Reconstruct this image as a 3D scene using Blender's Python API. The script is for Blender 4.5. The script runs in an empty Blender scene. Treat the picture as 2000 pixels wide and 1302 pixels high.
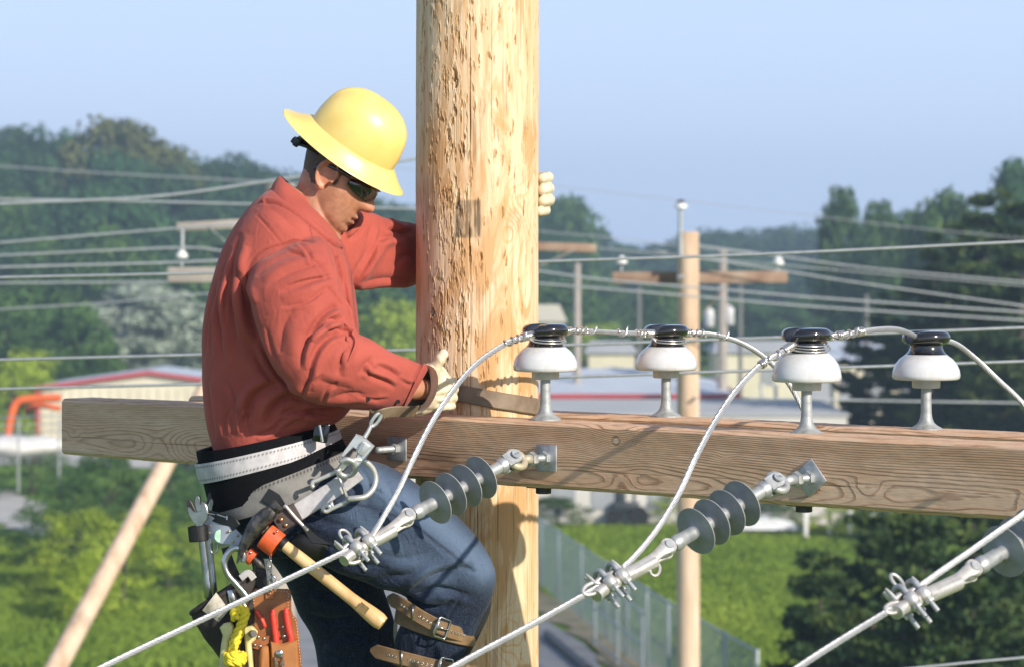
import bpy, bmesh, math, random
import numpy as np
from mathutils import Vector, Matrix, Quaternion, noise
from math import pi, sin, cos, radians, sqrt, atan2, exp
random.seed(7); RNG = np.random.default_rng(11)
SC = bpy.context.scene
COL = SC.collection
# ------------------------------------------------------------------ camera, sky, sun, exposure
F = 5555.6          # focal length in pixels of a 2000 px wide picture (100 mm on 36 mm)
HZ = 492.0          # horizon row
cd = bpy.data.cameras.new('camera'); cam = bpy.data.objects.new('camera', cd); COL.objects.link(cam)
cam.location = (0, 0, 10); cam.rotation_euler = (pi/2, 0, 0)
cd.lens = 100; cd.sensor_width = 36; cd.shift_y = -(651-HZ)/2000.0
cd.clip_start = 0.1; cd.clip_end = 6000
cd.dof.use_dof = True; cd.dof.focus_distance = 6.75; cd.dof.aperture_fstop = 6.3
SC.camera = cam
SUN_EL, SUN_AZ = radians(25), radians(42)     # azimuth counted to the right of the line back to the camera
w = bpy.data.worlds.new('World'); SC.world = w; w.use_nodes = True
nt = w.node_tree; bg = nt.nodes['Background']
sky = nt.nodes.new('ShaderNodeTexSky'); sky.sky_type = 'NISHITA'; sky.sun_disc = False
sky.sun_elevation = SUN_EL; sky.sun_rotation = pi - SUN_AZ
sky.air_density = 1.0; sky.dust_density = 1.2; sky.ozone_density = 2.5; sky.altitude = 0
# hazy summer air: the clear-sky model is mixed towards a soft blue near the horizon
tcw = nt.nodes.new('ShaderNodeTexCoord'); sx = nt.nodes.new('ShaderNodeSeparateXYZ'); mrw = nt.nodes.new('ShaderNodeMapRange')
nt.links.new(tcw.outputs['Generated'], sx.inputs[0]); nt.links.new(sx.outputs['Z'], mrw.inputs[0])
mrw.inputs[1].default_value = -.02; mrw.inputs[2].default_value = .55; mrw.inputs[3].default_value = .9; mrw.inputs[4].default_value = .15
mxw = nt.nodes.new('ShaderNodeMix'); mxw.data_type = 'RGBA'; nt.links.new(mrw.outputs[0], mxw.inputs[0]); nt.links.new(sky.outputs[0], mxw.inputs[6])
hzr = nt.nodes.new('ShaderNodeValToRGB'); hm_ = nt.nodes.new('ShaderNodeMapRange'); hm_.inputs[1].default_value = 0; hm_.inputs[2].default_value = .10; nt.links.new(sx.outputs['Z'], hm_.inputs[0]); nt.links.new(hm_.outputs[0], hzr.inputs[0])
hzr.color_ramp.elements[0].color = (.52, .635, .90, 1); hzr.color_ramp.elements[1].color = (.55, .675, .96, 1)
scw = nt.nodes.new('ShaderNodeVectorMath'); scw.operation = 'SCALE'; scw.inputs['Scale'].default_value = 9.5
nt.links.new(hzr.outputs[0], scw.inputs[0]); nt.links.new(scw.outputs[0], mxw.inputs[7]); nt.links.new(mxw.outputs[2], bg.inputs[0]); bg.inputs[1].default_value = 0.09
sd = bpy.data.lights.new('sun', 'SUN'); so = bpy.data.objects.new('sun', sd); COL.objects.link(so)
sd.energy = 4.0; sd.angle = radians(0.5); sd.color = (1.0, 0.90, 0.77)
SDIR = Vector((sin(SUN_AZ)*cos(SUN_EL), -cos(SUN_AZ)*cos(SUN_EL), sin(SUN_EL)))
so.rotation_euler = SDIR.to_track_quat('Z', 'Y').to_euler(); so.location = SDIR*60
SC.view_settings.view_transform = 'Standard'; SC.view_settings.look = 'None'
SC.view_settings.exposure = 0.66; SC.view_settings.gamma = 1
try:
    SC.cycles.use_denoising = True; SC.cycles.volume_bounces = 0; SC.cycles.max_bounces = 6
    SC.cycles.volume_step_rate = 5; SC.cycles.volume_max_steps = 64; SC.cycles.transparent_max_bounces = 12
except Exception: pass

# ------------------------------------------------------------------ helpers
def P(px, py, Y):                      # photograph pixel at depth Y -> world point
    return Vector(((px-1000)*Y/F, Y, 10-(py-HZ)*Y/F))
def PX(v): return ((v[0])*F/v[1]+1000, HZ-(v[2]-10)*F/v[1])
def G(px, py, z=0.0):                  # photograph pixel on a level at height z
    Y = F*(10-z)/(py-HZ); return Vector(((px-1000)*Y/F, Y, z))
def V(*a): return Vector(a)

def spline(pts, n=8):
    """Catmull-Rom through pts (Vectors of any dimension as tuples), n steps per span"""
    A = np.array([list(p) for p in pts], float)
    if len(A) < 3: 
        t = np.linspace(0, 1, n+1)[:, None]; return A[0]*(1-t)+A[-1]*t
    A = np.vstack([2*A[0]-A[1], A, 2*A[-1]-A[-2]]); out = []
    for i in range(1, len(A)-2):
        p0, p1, p2, p3 = A[i-1:i+3]
        for k in range(n):
            t = k/n
            out.append(.5*((2*p1)+(-p0+p2)*t+(2*p0-5*p1+4*p2-p3)*t*t+(-p0+3*p1-3*p2+p3)*t**3))
    out.append(A[-2]); return np.array(out)
def vs(pts, n=8): return [Vector(p) for p in spline(pts, n)]

class MB:
    def __init__(s): s.v = []; s.f = []
    def add(s, vs_, fs):
        b = len(s.v); s.v += [Vector(v) for v in vs_]; s.f += [tuple(i+b for i in f) for f in fs]; return s
    def box(s, c, size, rot=None, ch=0.0):
        hx, hy, hz = [d/2 for d in size]; c = Vector(c)
        R = rot if rot is not None else Matrix.Identity(3)
        if ch <= 0:
            pts = [Vector((x, y, z)) for x in (-hx, hx) for y in (-hy, hy) for z in (-hz, hz)]
            fs = [(0,1,3,2),(4,6,7,5),(0,4,5,1),(2,3,7,6),(0,2,6,4),(1,5,7,3)]
            return s.add([c+R@p for p in pts], fs)
        bm = bmesh.new(); bmesh.ops.create_cube(bm, size=1)
        for v in bm.verts: v.co = Vector((v.co.x*2*hx, v.co.y*2*hy, v.co.z*2*hz))
        bmesh.ops.bevel(bm, geom=bm.edges[:], offset=ch, segments=2, affect='EDGES', profile=.5)
        bm.verts.index_update()
        s.add([c+R@v.co for v in bm.verts], [[v.index for v in f.verts] for f in bm.faces]); bm.free(); return s
    def tube(s, path, r, n=12, caps=True, flat=1.0, up=None, closed=False):
        """round or flattened tube; r number or list; flat = ratio of second axis; up fixes the roll"""
        path = [Vector(p) for p in path]; m = len(path)
        rr = r if isinstance(r, (list, tuple, np.ndarray)) else [r]*m
        T = []
        for i in range(m):
            if closed: t = path[(i+1) % m]-path[(i-1) % m]
            else: t = path[min(i+1, m-1)]-path[max(i-1, 0)]
            if t.length < 1e-9: t = Vector((0, 0, 1))
            T.append(t.normalized())
        a = up.copy() if up is not None else (Vector((0, 0, 1)) if abs(T[0].z) < .9 else Vector((1, 0, 0)))
        b = len(s.v); N = (a-T[0]*a.dot(T[0])).normalized()
        for i in range(m):
            if up is not None: N = (up-T[i]*up.dot(T[i]))
            elif i: N = N-T[i]*N.dot(T[i])
            N.normalize(); B = T[i].cross(N)
            for k in range(n):
                an = 2*pi*k/n
                s.v.append(path[i]+(N*cos(an)*rr[i]*flat+B*sin(an)*rr[i]))
        for i in range(m if closed else m-1):
            j = (i+1) % m
            for k in range(n):
                k2 = (k+1) % n
                s.f.append((b+i*n+k, b+i*n+k2, b+j*n+k2, b+j*n+k))
        if caps and not closed:
            s.f.append(tuple(b+k for k in range(n))[::-1]); s.f.append(tuple(b+(m-1)*n+k for k in range(n)))
        return s
    def strap(s, path, wdir, wid, th):
        """flat band along path; wdir width direction (Vector or list), wid, thickness"""
        path = [Vector(p) for p in path]; m = len(path); b = len(s.v)
        for i in range(m):
            t = (path[min(i+1, m-1)]-path[max(i-1, 0)]).normalized()
            w_ = wdir[i] if isinstance(wdir, list) else wdir
            w_ = (w_-t*w_.dot(t)).normalized(); n_ = t.cross(w_)
            W = wid[i] if isinstance(wid, (list, tuple)) else wid
            e = min(th*.45, W*.2)
            for (u, q) in ((-W/2, -th/2+e), (-W/2+e, -th/2), (W/2-e, -th/2), (W/2, -th/2+e), (W/2, th/2-e), (W/2-e, th/2), (-W/2+e, th/2), (-W/2, th/2-e)):
                s.v.append(path[i]+w_*u+n_*q)
        for i in range(m-1):
            for k in range(8):
                k2 = (k+1) % 8; s.f.append((b+i*8+k, b+i*8+k2, b+(i+1)*8+k2, b+(i+1)*8+k))
        s.f.append(tuple(b+k for k in range(8))[::-1]); s.f.append(tuple(b+(m-1)*8+k for k in range(8)))
        return s
    def cyl(s, p0, p1, r0, r1=None, n=16, ch=0.0):
        r1 = r0 if r1 is None else r1; p0 = Vector(p0); p1 = Vector(p1)
        if ch > 0:
            d = (p1-p0).normalized()
            return s.tube([p0, p0+d*ch, p1-d*ch, p1], [r0-ch, r0, r1, r1-ch], n)
        return s.tube([p0, p1], [r0, r1], n)
    def lathe(s, prof, M, n=32, caps=True):
        b = len(s.v); m = len(prof)
        for (r, z) in prof:
            for k in range(n):
                an = 2*pi*k/n; s.v.append(M @ Vector((max(r, 1e-5)*cos(an), max(r, 1e-5)*sin(an), z)))
        for i in range(m-1):
            for k in range(n):
                k2 = (k+1) % n; s.f.append((b+i*n+k, b+i*n+k2, b+(i+1)*n+k2, b+(i+1)*n+k))
        if caps:
            s.f.append(tuple(b+k for k in range(n))[::-1]); s.f.append(tuple(b+(m-1)*n+k for k in range(n)))
        return s
    def ball(s, c, r, n=16, sc=(1, 1, 1), R=None):
        c = Vector(c); prof = [(sin(pi*i/n)*r, -cos(pi*i/n)*r) for i in range(n+1)]
        M = Matrix.Translation(c) @ (R.to_4x4() if R is not None else Matrix.Identity(4)) @ Matrix.Diagonal((sc[0], sc[1], sc[2], 1))
        return s.lathe(prof, M, n+4, caps=False)
    def plate(s, pts, M, th, ch=0.0, holes=None):
        """extruded outline (2D pts in M's xy plane), thickness th centred, optional chamfer"""
        n = len(pts); b = len(s.v)
        ar = sum(pts[i][0]*pts[(i+1) % n][1]-pts[(i+1) % n][0]*pts[i][1] for i in range(n))
        if ar < 0: pts = pts[::-1]
        c = Vector((sum(p[0] for p in pts)/n, sum(p[1] for p in pts)/n))
        lay = [(-th/2, 0)] if ch <= 0 else [(-th/2, ch), (-th/2+ch, 0)]
        lay += [(th/2, 0)] if ch <= 0 else [(th/2-ch, 0), (th/2, ch)]
        for z, ins in lay:
            for i, p in enumerate(pts):
                q = Vector(p)
                if ins:
                    e0 = (Vector(pts[i])-Vector(pts[i-1])); e1 = (Vector(pts[(i+1) % n])-Vector(pts[i]))
                    n0 = Vector((-e0.y, e0.x)).normalized() if e0.length > 0 else Vector((0, 0)); n1 = Vector((-e1.y, e1.x)).normalized() if e1.length > 0 else n0
                    q = q+(n0+n1)*.5*ins
                s.v.append(M @ Vector((q.x, q.y, z)))
        L = len(lay)
        for l in range(L-1):
            for k in range(n):
                k2 = (k+1) % n; s.f.append((b+l*n+k, b+l*n+k2, b+(l+1)*n+k2, b+(l+1)*n+k))
        s.f.append(tuple(b+k for k in range(n))[::-1]); s.f.append(tuple(b+(L-1)*n+k for k in range(n)))
        return s
    def rings(s, rings, caps=True):
        n = len(rings[0]); b = len(s.v)
        for r in rings: s.v += [Vector(p) for p in r]
        for i in range(len(rings)-1):
            for k in range(n):
                k2 = (k+1) % n; s.f.append((b+i*n+k, b+i*n+k2, b+(i+1)*n+k2, b+(i+1)*n+k))
        if caps:
            s.f.append(tuple(b+k for k in range(n))[::-1]); s.f.append(tuple(b+(len(rings)-1)*n+k for k in range(n)))
        return s
    def build(s, name, m, parent=None, smooth=35, origin=None):
        me = bpy.data.meshes.new(name)
        me.from_pydata([tuple(v) for v in s.v], [], s.f); me.update()
        bm = bmesh.new(); bm.from_mesh(me); bmesh.ops.recalc_face_normals(bm, faces=bm.faces[:]); bm.to_mesh(me); bm.free()
        return link(name, me, m, parent, smooth, origin)

OFF = {}
def link(name, me, m, parent=None, smooth=35, origin=None):
    if isinstance(m, (list, tuple)):
        for x in m: me.materials.append(x)
    elif m: me.materials.append(m)
    if smooth is not None and len(me.polygons):
        me.polygons.foreach_set('use_smooth', [True]*len(me.polygons))
        if smooth < 180:
            try: me.set_sharp_from_angle(angle=radians(smooth))
            except Exception: pass
    o = bpy.data.objects.new(name, me); COL.objects.link(o)
    n = len(me.vertices); co = np.empty(n*3); me.vertices.foreach_get('co', co); co = co.reshape(-1, 3)
    if parent is not None:
        off = OFF[parent.name]; o.parent = parent; OFF[o.name] = off.copy()
    else:
        if origin is None:
            lo, hi = co.min(0), co.max(0); origin = ((lo[0]+hi[0])/2, (lo[1]+hi[1])/2, lo[2])
        off = Vector(origin); o.location = off; OFF[o.name] = off.copy()
    me.vertices.foreach_set('co', (co-np.array(off)).ravel()); me.update()
    return o
def thing(name, label, cat, loc, group=None, rz=0):
    o = bpy.data.objects.new(name, None); COL.objects.link(o); o.location = loc; OFF[o.name] = Vector(loc)
    o.rotation_euler = (0, 0, rz); o.empty_display_size = .1
    return tag(o, label, cat, group)
def tag(o, label=None, cat=None, group=None, kind=None):
    if label: o['label'] = label
    if cat: o['category'] = cat
    if group: o['group'] = group
    if kind: o['kind'] = kind
    return o
def copy_tree(root, loc=None, rz=None, label=None, scale=None):
    r = root.copy(); COL.objects.link(r)
    if loc is not None: r.location = loc
    if rz is not None: r.rotation_euler = (0, 0, rz)
    if scale is not None: r.scale = scale
    if label: r['label'] = label
    OFF[r.name] = Vector(r.location)
    for ch in list(root.children):
        c = ch.copy(); COL.objects.link(c); c.parent = r
        for g in list(ch.children):
            d = g.copy(); COL.objects.link(d); d.parent = c
    return r
def frame(origin, z, x=None):
    """4x4 with local z along z and local x near x"""
    z = Vector(z).normalized(); x = Vector(x) if x is not None else (Vector((1, 0, 0)) if abs(z.x) < .9 else Vector((0, 0, 1)))
    x = (x-z*x.dot(z)).normalized(); y = z.cross(x)
    M = Matrix((x, y, z)).transposed().to_4x4(); M.translation = Vector(origin); return M
def remesh_mb(mb, voxel, smooth_it=4, fac=.5):
    """voxel-remesh the pieces of mb into one continuous surface; returns a mesh"""
    me = bpy.data.meshes.new('tmp'); me.from_pydata([tuple(v) for v in mb.v], [], mb.f); me.update()
    bm = bmesh.new(); bm.from_mesh(me); bmesh.ops.recalc_face_normals(bm, faces=bm.faces[:]); bm.to_mesh(me); bm.free()
    o = bpy.data.objects.new('tmp', me); COL.objects.link(o)
    md = o.modifiers.new('r', 'REMESH'); md.mode = 'VOXEL'; md.voxel_size = voxel
    if smooth_it:
        sm = o.modifiers.new('s', 'SMOOTH'); sm.factor = fac; sm.iterations = smooth_it
    dg = bpy.context.evaluated_depsgraph_get(); ev = o.evaluated_get(dg)
    out = bpy.data.meshes.new_from_object(ev); bpy.data.objects.remove(o); bpy.data.meshes.remove(me)
    return out
def getco(me):
    n = len(me.vertices); co = np.empty(n*3); me.vertices.foreach_get('co', co); return co.reshape(-1, 3)
def getno(me):
    n = len(me.vertices); co = np.empty(n*3); me.vertices.foreach_get('normal', co); return co.reshape(-1, 3)
def setco(me, co): me.vertices.foreach_set('co', co.ravel()); me.update()
def setattr_f(me, name, arr):
    a = me.attributes.get(name) or me.attributes.new(name, 'FLOAT', 'POINT'); a.data.foreach_set('value', np.asarray(arr, dtype=np.float32))
def vnoise(x, y, seed=0, per=None):
    """2-D value noise on numpy arrays, range -1..1"""
    xi = np.floor(x).astype(np.int64); yi = np.floor(y).astype(np.int64); fx = x-xi; fy = y-yi
    fx = fx*fx*(3-2*fx); fy = fy*fy*(3-2*fy)
    def h(a, b):
        k = (a*374761393+b*668265263+seed*982451653) & 0x7fffffff
        k = ((k ^ (k >> 13))*1274126177) & 0x7fffffff
        return ((k ^ (k >> 16)) & 0xffff)/32767.5-1
    return (h(xi, yi)*(1-fx)+h(xi+1, yi)*fx)*(1-fy)+(h(xi, yi+1)*(1-fx)+h(xi+1, yi+1)*fx)*fy
def fbm(x, y, o=4, seed=0):
    s = 0; a = .5
    for i in range(o): s = s+a*vnoise(x*2**i, y*2**i, seed+i*17); a *= .5
    return s
def sstep(a, b, x): 
    t = np.clip((x-a)/(b-a), 0, 1); return t*t*(3-2*t)

# ------------------------------------------------------------------ materials
def new_mat(name):
    m = bpy.data.materials.new(name); m.use_nodes = True; t = m.node_tree; b = t.nodes['Principled BSDF']; return m, t, b
def nd(t, typ, **kw):
    n = t.nodes.new(typ)
    for k, v in kw.items():
        if k.startswith('i_'):
            key = k[2:]; key = int(key) if key.isdigit() else key.replace('_', ' ')
            n.inputs[key].default_value = v
        else: setattr(n, k, v)
    return n
def ramp(t, fac, stops):
    r = t.nodes.new('ShaderNodeValToRGB'); cr = r.color_ramp
    while len(cr.elements) < len(stops): cr.elements.new(.5)
    for e, (p, c) in zip(cr.elements, stops): e.position = p; e.color = (c[0], c[1], c[2], 1)
    t.links.new(fac, r.inputs[0]); return r.outputs[0]
def coords(t, stretch=(1, 1, 1), out='Object'):
    tc = nd(t, 'ShaderNodeTexCoord'); mp = nd(t, 'ShaderNodeMapping'); mp.inputs['Scale'].default_value = stretch
    t.links.new(tc.outputs[out], mp.inputs[0]); return mp.outputs[0]
def nz(t, co, scale, detail=4, rough=.55, dist=0):
    n = nd(t, 'ShaderNodeTexNoise'); n.inputs['Scale'].default_value = scale; n.inputs['Detail'].default_value = detail
    n.inputs['Roughness'].default_value = rough; n.inputs['Distortion'].default_value = dist
    t.links.new(co, n.inputs['Vector']); return n.outputs[0]
def bump(t, b, h, strength=.3, dist=.01, prev=None):
    bp = nd(t, 'ShaderNodeBump'); bp.inputs['Strength'].default_value = strength; bp.inputs['Distance'].default_value = dist
    t.links.new(h, bp.inputs['Height'])
    if prev is not None: t.links.new(prev, bp.inputs['Normal'])
    t.links.new(bp.outputs[0], b.inputs['Normal']); return bp.outputs[0]
def mk(name, c1, c2=None, scale=8, rough=.6, metal=0, bs=0, bscale=60, bdist=.002, stretch=(1, 1, 1), c3=None, spec=.5, coat=0, rvar=0, rnd=0):
    m, t, b = new_mat(name)
    b.inputs['Roughness'].default_value = rough; b.inputs['Metallic'].default_value = metal
    b.inputs['Specular IOR Level'].default_value = spec; b.inputs['Coat Weight'].default_value = coat
    b.inputs['Coat Roughness'].default_value = .08
    co = coords(t, stretch); c2 = c2 or tuple(x*.82 for x in c1)
    f = nz(t, co, scale, 5)
    st = [(.34, c2), (.66, c1)] if c3 is None else [(.3, c2), (.5, c1), (.72, c3)]
    col = ramp(t, f, st)
    if rnd:
        oi = nd(t, 'ShaderNodeObjectInfo'); hs = nd(t, 'ShaderNodeHueSaturation')
        mr = nd(t, 'ShaderNodeMapRange'); mr.inputs[3].default_value = 1-rnd; mr.inputs[4].default_value = 1+rnd
        t.links.new(oi.outputs['Random'], mr.inputs[0]); t.links.new(mr.outputs[0], hs.inputs['Value'])
        t.links.new(col, hs.inputs['Color']); col = hs.outputs[0]
    t.links.new(col, b.inputs['Base Color'])
    if rvar:
        mr = nd(t, 'ShaderNodeMapRange'); mr.inputs[3].default_value = max(0, rough-rvar); mr.inputs[4].default_value = min(1, rough+rvar)
        t.links.new(nz(t, co, scale*2.3, 4), mr.inputs[0]); t.links.new(mr.outputs[0], b.inputs['Roughness'])
    if bs: bump(t, b, nz(t, co, bscale, 4), bs, bdist)
    return m
def attr(t, name):
    a = nd(t, 'ShaderNodeAttribute'); a.attribute_name = name; return a.outputs['Fac']
def math_(t, op, a, b_=None, clamp=False):
    n = nd(t, 'ShaderNodeMath', operation=op, use_clamp=clamp)
    for i, x in enumerate((a, b_)):
        if x is None: continue
        if isinstance(x, (int, float)): n.inputs[i].default_value = x
        else: t.links.new(x, n.inputs[i])
    return n.outputs[0]
def mix(t, fac, a, b_, blend='MIX'):
    n = nd(t, 'ShaderNodeMix', data_type='RGBA', blend_type=blend)
    for k, x in ((0, fac), (6, a), (7, b_)):
        if isinstance(x, (int, float)): n.inputs[k].default_value = x
        elif isinstance(x, tuple): n.inputs[k].default_value = (x[0], x[1], x[2], 1)
        else: t.links.new(x, n.inputs[k])
    return n.outputs[2]

GALV = mk('galvanised_steel', (.40, .42, .43), (.27, .29, .30), 45, .48, .55, .25, 160, .001, c3=(.52, .53, .53), rvar=.12)
CAST = mk('cast_aluminium', (.62, .60, .57), (.48, .46, .43), 50, .42, .6, .3, 220, .001, rvar=.1)
WIREM = mk('aluminium_strand', (.50, .51, .52), (.40, .41, .42), 30, .40, .65)
TIEM = mk('tie_wire', (.74, .70, .66), (.60, .57, .53), 40, .28, .9)
DULLW = mk('weathered_line', (.50, .52, .54), (.40, .42, .44), 10, .45, .5)
BLACK = mk('black_leather', (.009, .009, .009), (.005, .005, .005), 30, .45, 0, .3, 90, .001)
STEEL = mk('polished_steel', (.55, .55, .55), (.38, .38, .38), 30, .24, .95, rvar=.08)
RUST = mk('dark_iron', (.10, .09, .085), (.05, .045, .045), 60, .5, .7, .5, 90, .001)
# ------------------------------------------------------------------ main pole
PAX = Vector((-0.0880, 7.194, 0)); PR = .155
def pole_material():
    m, t, b = new_mat('peeled_pine')
    co = coords(t, (1, 1, .07)); co2 = coords(t, (1, 1, .25))
    f1 = nz(t, co, 26, 6, .6); f2 = nz(t, co2, 11, 5, .62, 1.2)
    c = ramp(t, f1, [(.28, (.46, .25, .10)), (.40, (.62, .42, .24)), (.56, (.70, .53, .35)), (.8, (.62, .45, .28))])
    st = math_(t, 'MULTIPLY', ramp(t, f2, [(.50, (0, 0, 0)), (.59, (1, 1, 1))]), .85)
    c = mix(t, st, c, (.50, .28, .12))
    g = attr(t, 'grain'); gs = math_(t, 'SINE', g)
    gl = ramp(t, gs, [(.45, (0, 0, 0)), (.95, (1, 1, 1))])
    gm = math_(t, 'MULTIPLY', gl, attr(t, 'figure'))
    c = mix(t, math_(t, 'MULTIPLY', gm, .75), c, (.62, .30, .09))
    gray = math_(t, 'MULTIPLY', attr(t, 'grey_left'), .25); c = mix(t, gray, c, (.60, .52, .42))
    c = mix(t, math_(t, 'MULTIPLY', attr(t, 'torn'), 1.0, True), c, ramp(t, nz(t, coords(t, (1, 1, .3)), 160, 3), [(.35, (.17, .075, .022)), (.65, (.52, .30, .11))]))
    c = mix(t, attr(t, 'crack'), c, (.08, .04, .02))
    c = mix(t, attr(t, 'stamp'), c, (.075, .055, .035))
    t.links.new(c, b.inputs['Base Color']); b.inputs['Roughness'].default_value = .68; b.inputs['Specular IOR Level'].default_value = .25
    fine = nz(t, coords(t, (1, 1, .05)), 190, 4); fk = ramp(t, nz(t, coords(t, (1, 1, .10)), 75, 5, .7), [(.60, (0, 0, 0)), (.70, (1, 1, 1))]); c2_ = mix(t, math_(t, 'MULTIPLY', fk, .6), c, (.28, .12, .035)); t.links.new(c2_, b.inputs['Base Color'])
    bump(t, b, fine, .35, .0025)
    return m
def build_main_pole():
    # angle a measured from the direction facing the camera, positive to the right
    th = np.concatenate([np.linspace(-1.75, 1.75, 760), np.linspace(1.75, 2*pi-1.75, 62)[1:-1]])
    z = np.concatenate([np.linspace(-1.2, 8.75, 24)[:-1], np.linspace(8.75, 10.75, 760), np.linspace(10.75, 12.2, 12)[1:]])
    TH, ZZ = np.meshgrid(th, z); X = TH*PR; Z = ZZ                    # X arc length
    n = len(th); m = len(z)
    h = .0012*fbm(X*60, Z*5, 3, 3)+.0022*fbm(X*14+40, Z*1.6, 3, 5)
    torn = np.zeros_like(X); crack = np.zeros_like(X)
    def arcpx(px):
        s = np.clip((px-932)/5555.6*7.1/PR, -.995, .995); return np.arcsin(s)*PR
    def zpx(py): return 10-(py-HZ)*7.05/F
    rs = np.random.default_rng(5)
    nb = vnoise(X*420, Z*130, 9)*.5+vnoise(X*900, Z*260, 10)*.35
    sites = []
    for _ in range(460):                                             # dense band on the left, sparse right
        u = rs.random()
        if u < .36: px = rs.normal(886, 21)
        elif u < .70: px = rs.uniform(812, 875)
        else: px = rs.uniform(900, 1050)
        py = rs.uniform(-60, 840) if rs.random() < .93 else rs.uniform(840, 1360)
        if px > 905 and rs.random() < .2: continue
        sites.append((px, py, rs.uniform(1.4, 3.4), rs.uniform(6, 21), rs.uniform(.0008, .0026)))
    for _ in range(95):
        sites.append((rs.normal(884, 19), rs.choice([60, 140, 200, 260, 330, 400, 470, 530, 590, 640, 700, 760])+rs.normal(0, 28), rs.uniform(1.3, 3), rs.uniform(5, 16), rs.uniform(.0008, .0026)))
    sites += [(890, 150, 7, 26, .008), (877, 262, 6, 20, .008), (905, 290, 5, 14, .007), (845, 610, 7, 12, .025), (895, 390, 6, 22, .006), (957, 110, 4, 9, .006), (968, 300, 4, 9, .006), (940, 500, 4, 10, .006)]
    for (px, py, w_, h_, d) in sites:
        cx, cz = arcpx(px), zpx(py); sw = w_/800*1.0; sh = h_/800
        i0, i1 = np.searchsorted(z, [cz-3*sh, cz+3*sh]); j0, j1 = np.searchsorted(th[:760], [(cx-4*sw)/PR, (cx+4*sw)/PR])
        if i1 <= i0 or j1 <= j0: continue
        sl = (slice(i0, i1), slice(j0, j1)); dx = (X[sl]-cx)/sw; dz = (Z[sl]-cz)/sh
        skew = rs.uniform(-.5, .5); r = np.sqrt((dx+skew*dz)**2+dz**2)+nb[sl]*.75
        k = sstep(1.0, .55, r)
        h[sl] -= d*k*(.6+.4*np.clip(-dz, -1, 1)); torn[sl] = np.maximum(torn[sl], k*rs.uniform(.5, 1))
        lip = sstep(1.5, 1.05, r)*sstep(.85, 1.05, r)*(dz > .1); h[sl] += .0012*lip; 
    k = sstep(1.0, .8, np.sqrt(((X-arcpx(845))/.0045)**2+((Z-zpx(611))/.0075)**2)); h -= .03*k; crack = np.maximum(crack, k)
    for (px, y0, y1, wd, dp) in [(919, -80, 520, 1.1, .008), (921, 480, 900, .7, .004), (1012, -80, 500, .5, .003), (962, 0, 260, .6, .003), (950, 520, 820, .5, .003), (1000, 560, 830, .5, .003), (972, 950, 1400, .6, .004), (1004, 940, 1300, .5, .003), (935, 960, 1200, .5, .003), (850, 0, 300, .6, .003), (868, 420, 760, .5, .003), (1028, 200, 760, .45, .003), (985, 60, 420, .4, .002), (905, 540, 860, .6, .004), (1035, 960, 1350, .5, .003)]:
        path = arcpx(px)+.0016*vnoise(Z*3.1, Z*0+px, 31)+.0006*vnoise(Z*22, Z*0+px, 33)
        on = sstep(zpx(y1)-.03, zpx(y1)+.05, Z)*sstep(zpx(y0)+.03, zpx(y0)-.05, Z)*(.55+.45*vnoise(Z*9, Z*0+px, 35))
        k = np.exp(-((X-path)/(wd*.0013))**2)*np.clip(on, 0, 1); h -= dp*k; crack = np.maximum(crack, k*.9)
    nav = sstep(.25, .5, vnoise(X*330, Z*3.1, 61))*sstep(.1, .5, vnoise(X*25, Z*7, 63)); crack = np.maximum(crack, .35*nav); h -= .0006*nav
    px_ = 932+np.sin(np.clip(TH, -1.57, 1.57))*PR*F/7.1; py_ = HZ-(Z-10)*F/7.05
    vis = np.abs(TH) < 1.5
    e = lambda a, b_, v, s=3: sstep(a-s, a+s, v)*sstep(b_+s, b_-s, v)
    sm = np.clip(fbm(X*130, Z*38, 4, 71)*1.7+.62, 0, 1); sm2 = np.clip(fbm(X*260, Z*12, 3, 72)*2+.35, 0, 1)
    stamp = vis*(e(891, 940, px_)*e(391, 465, py_)*(.25+.5*sm)+e(888, 900, px_)*e(395, 464, py_)*.5*sm2+e(920, 940, px_)*e(390, 462, py_)*.45*sm2+e(985, 1030, px_, 8)*e(405, 455, py_, 8)*.16*sm+e(866, 893, px_, 5)*e(396, 400, py_, 3)*.3)
    # growth-figure: phase field with swirls
    ph = X*230+2.4*fbm(X*11, Z*1.3, 3, 21)*6
    for (cx, cy, a, sx, sy) in [(1005, 392, 17, 22, 38), (1000, 455, -13, 18, 34), (985, 1230, 28, 30, 40), (925, 1180, 20, 18, 60), (1010, 600, 16, 16, 60), (960, 250, 14, 14, 70), (1040, 420, 16, 14, 40)]:
        ph = ph+a*np.exp(-((px_-cx)/sx)**2-((py_-cy)/sy)**2)
    ph = ph+Z*3
    fig = np.clip(.42+.9*fbm(X*9+3, Z*2.2, 3, 23), 0, 1)
    for (cx, cy, sx, sy) in [(1003, 425, 34, 80), (985, 1250, 50, 60)]: fig = np.maximum(fig, vis*np.exp(-((px_-cx)/sx)**2-((py_-cy)/sy)**2))
    grey_left = np.clip(sstep(.15, -1.3, TH)*.7+.5*fbm(X*13, Z*3, 3, 44), 0, 1)*sstep(1.6, 1.2, np.abs(TH))  # patchy grey tone, stronger towards the left side of the pole
    R_ = PR*(1.0+.0045*(10-Z))+h
    cx = PAX.x+R_*np.sin(TH); cy = PAX.y-R_*np.cos(TH)
    co = np.stack([cx, cy, Z], -1).reshape(-1, 3)
    idx = np.arange(n*m).reshape(m, n); a = idx[:-1, :]; b_ = idx[1:, :]
    q = np.stack([a, np.roll(a, -1, 1), np.roll(b_, -1, 1), b_], -1).reshape(-1, 4)
    me = bpy.data.meshes.new('utility_pole'); me.vertices.add(len(co)); me.vertices.foreach_set('co', co.ravel())
    nf = len(q)+0; me.loops.add(nf*4); me.loops.foreach_set('vertex_index', q.ravel().astype(np.int32))
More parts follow.
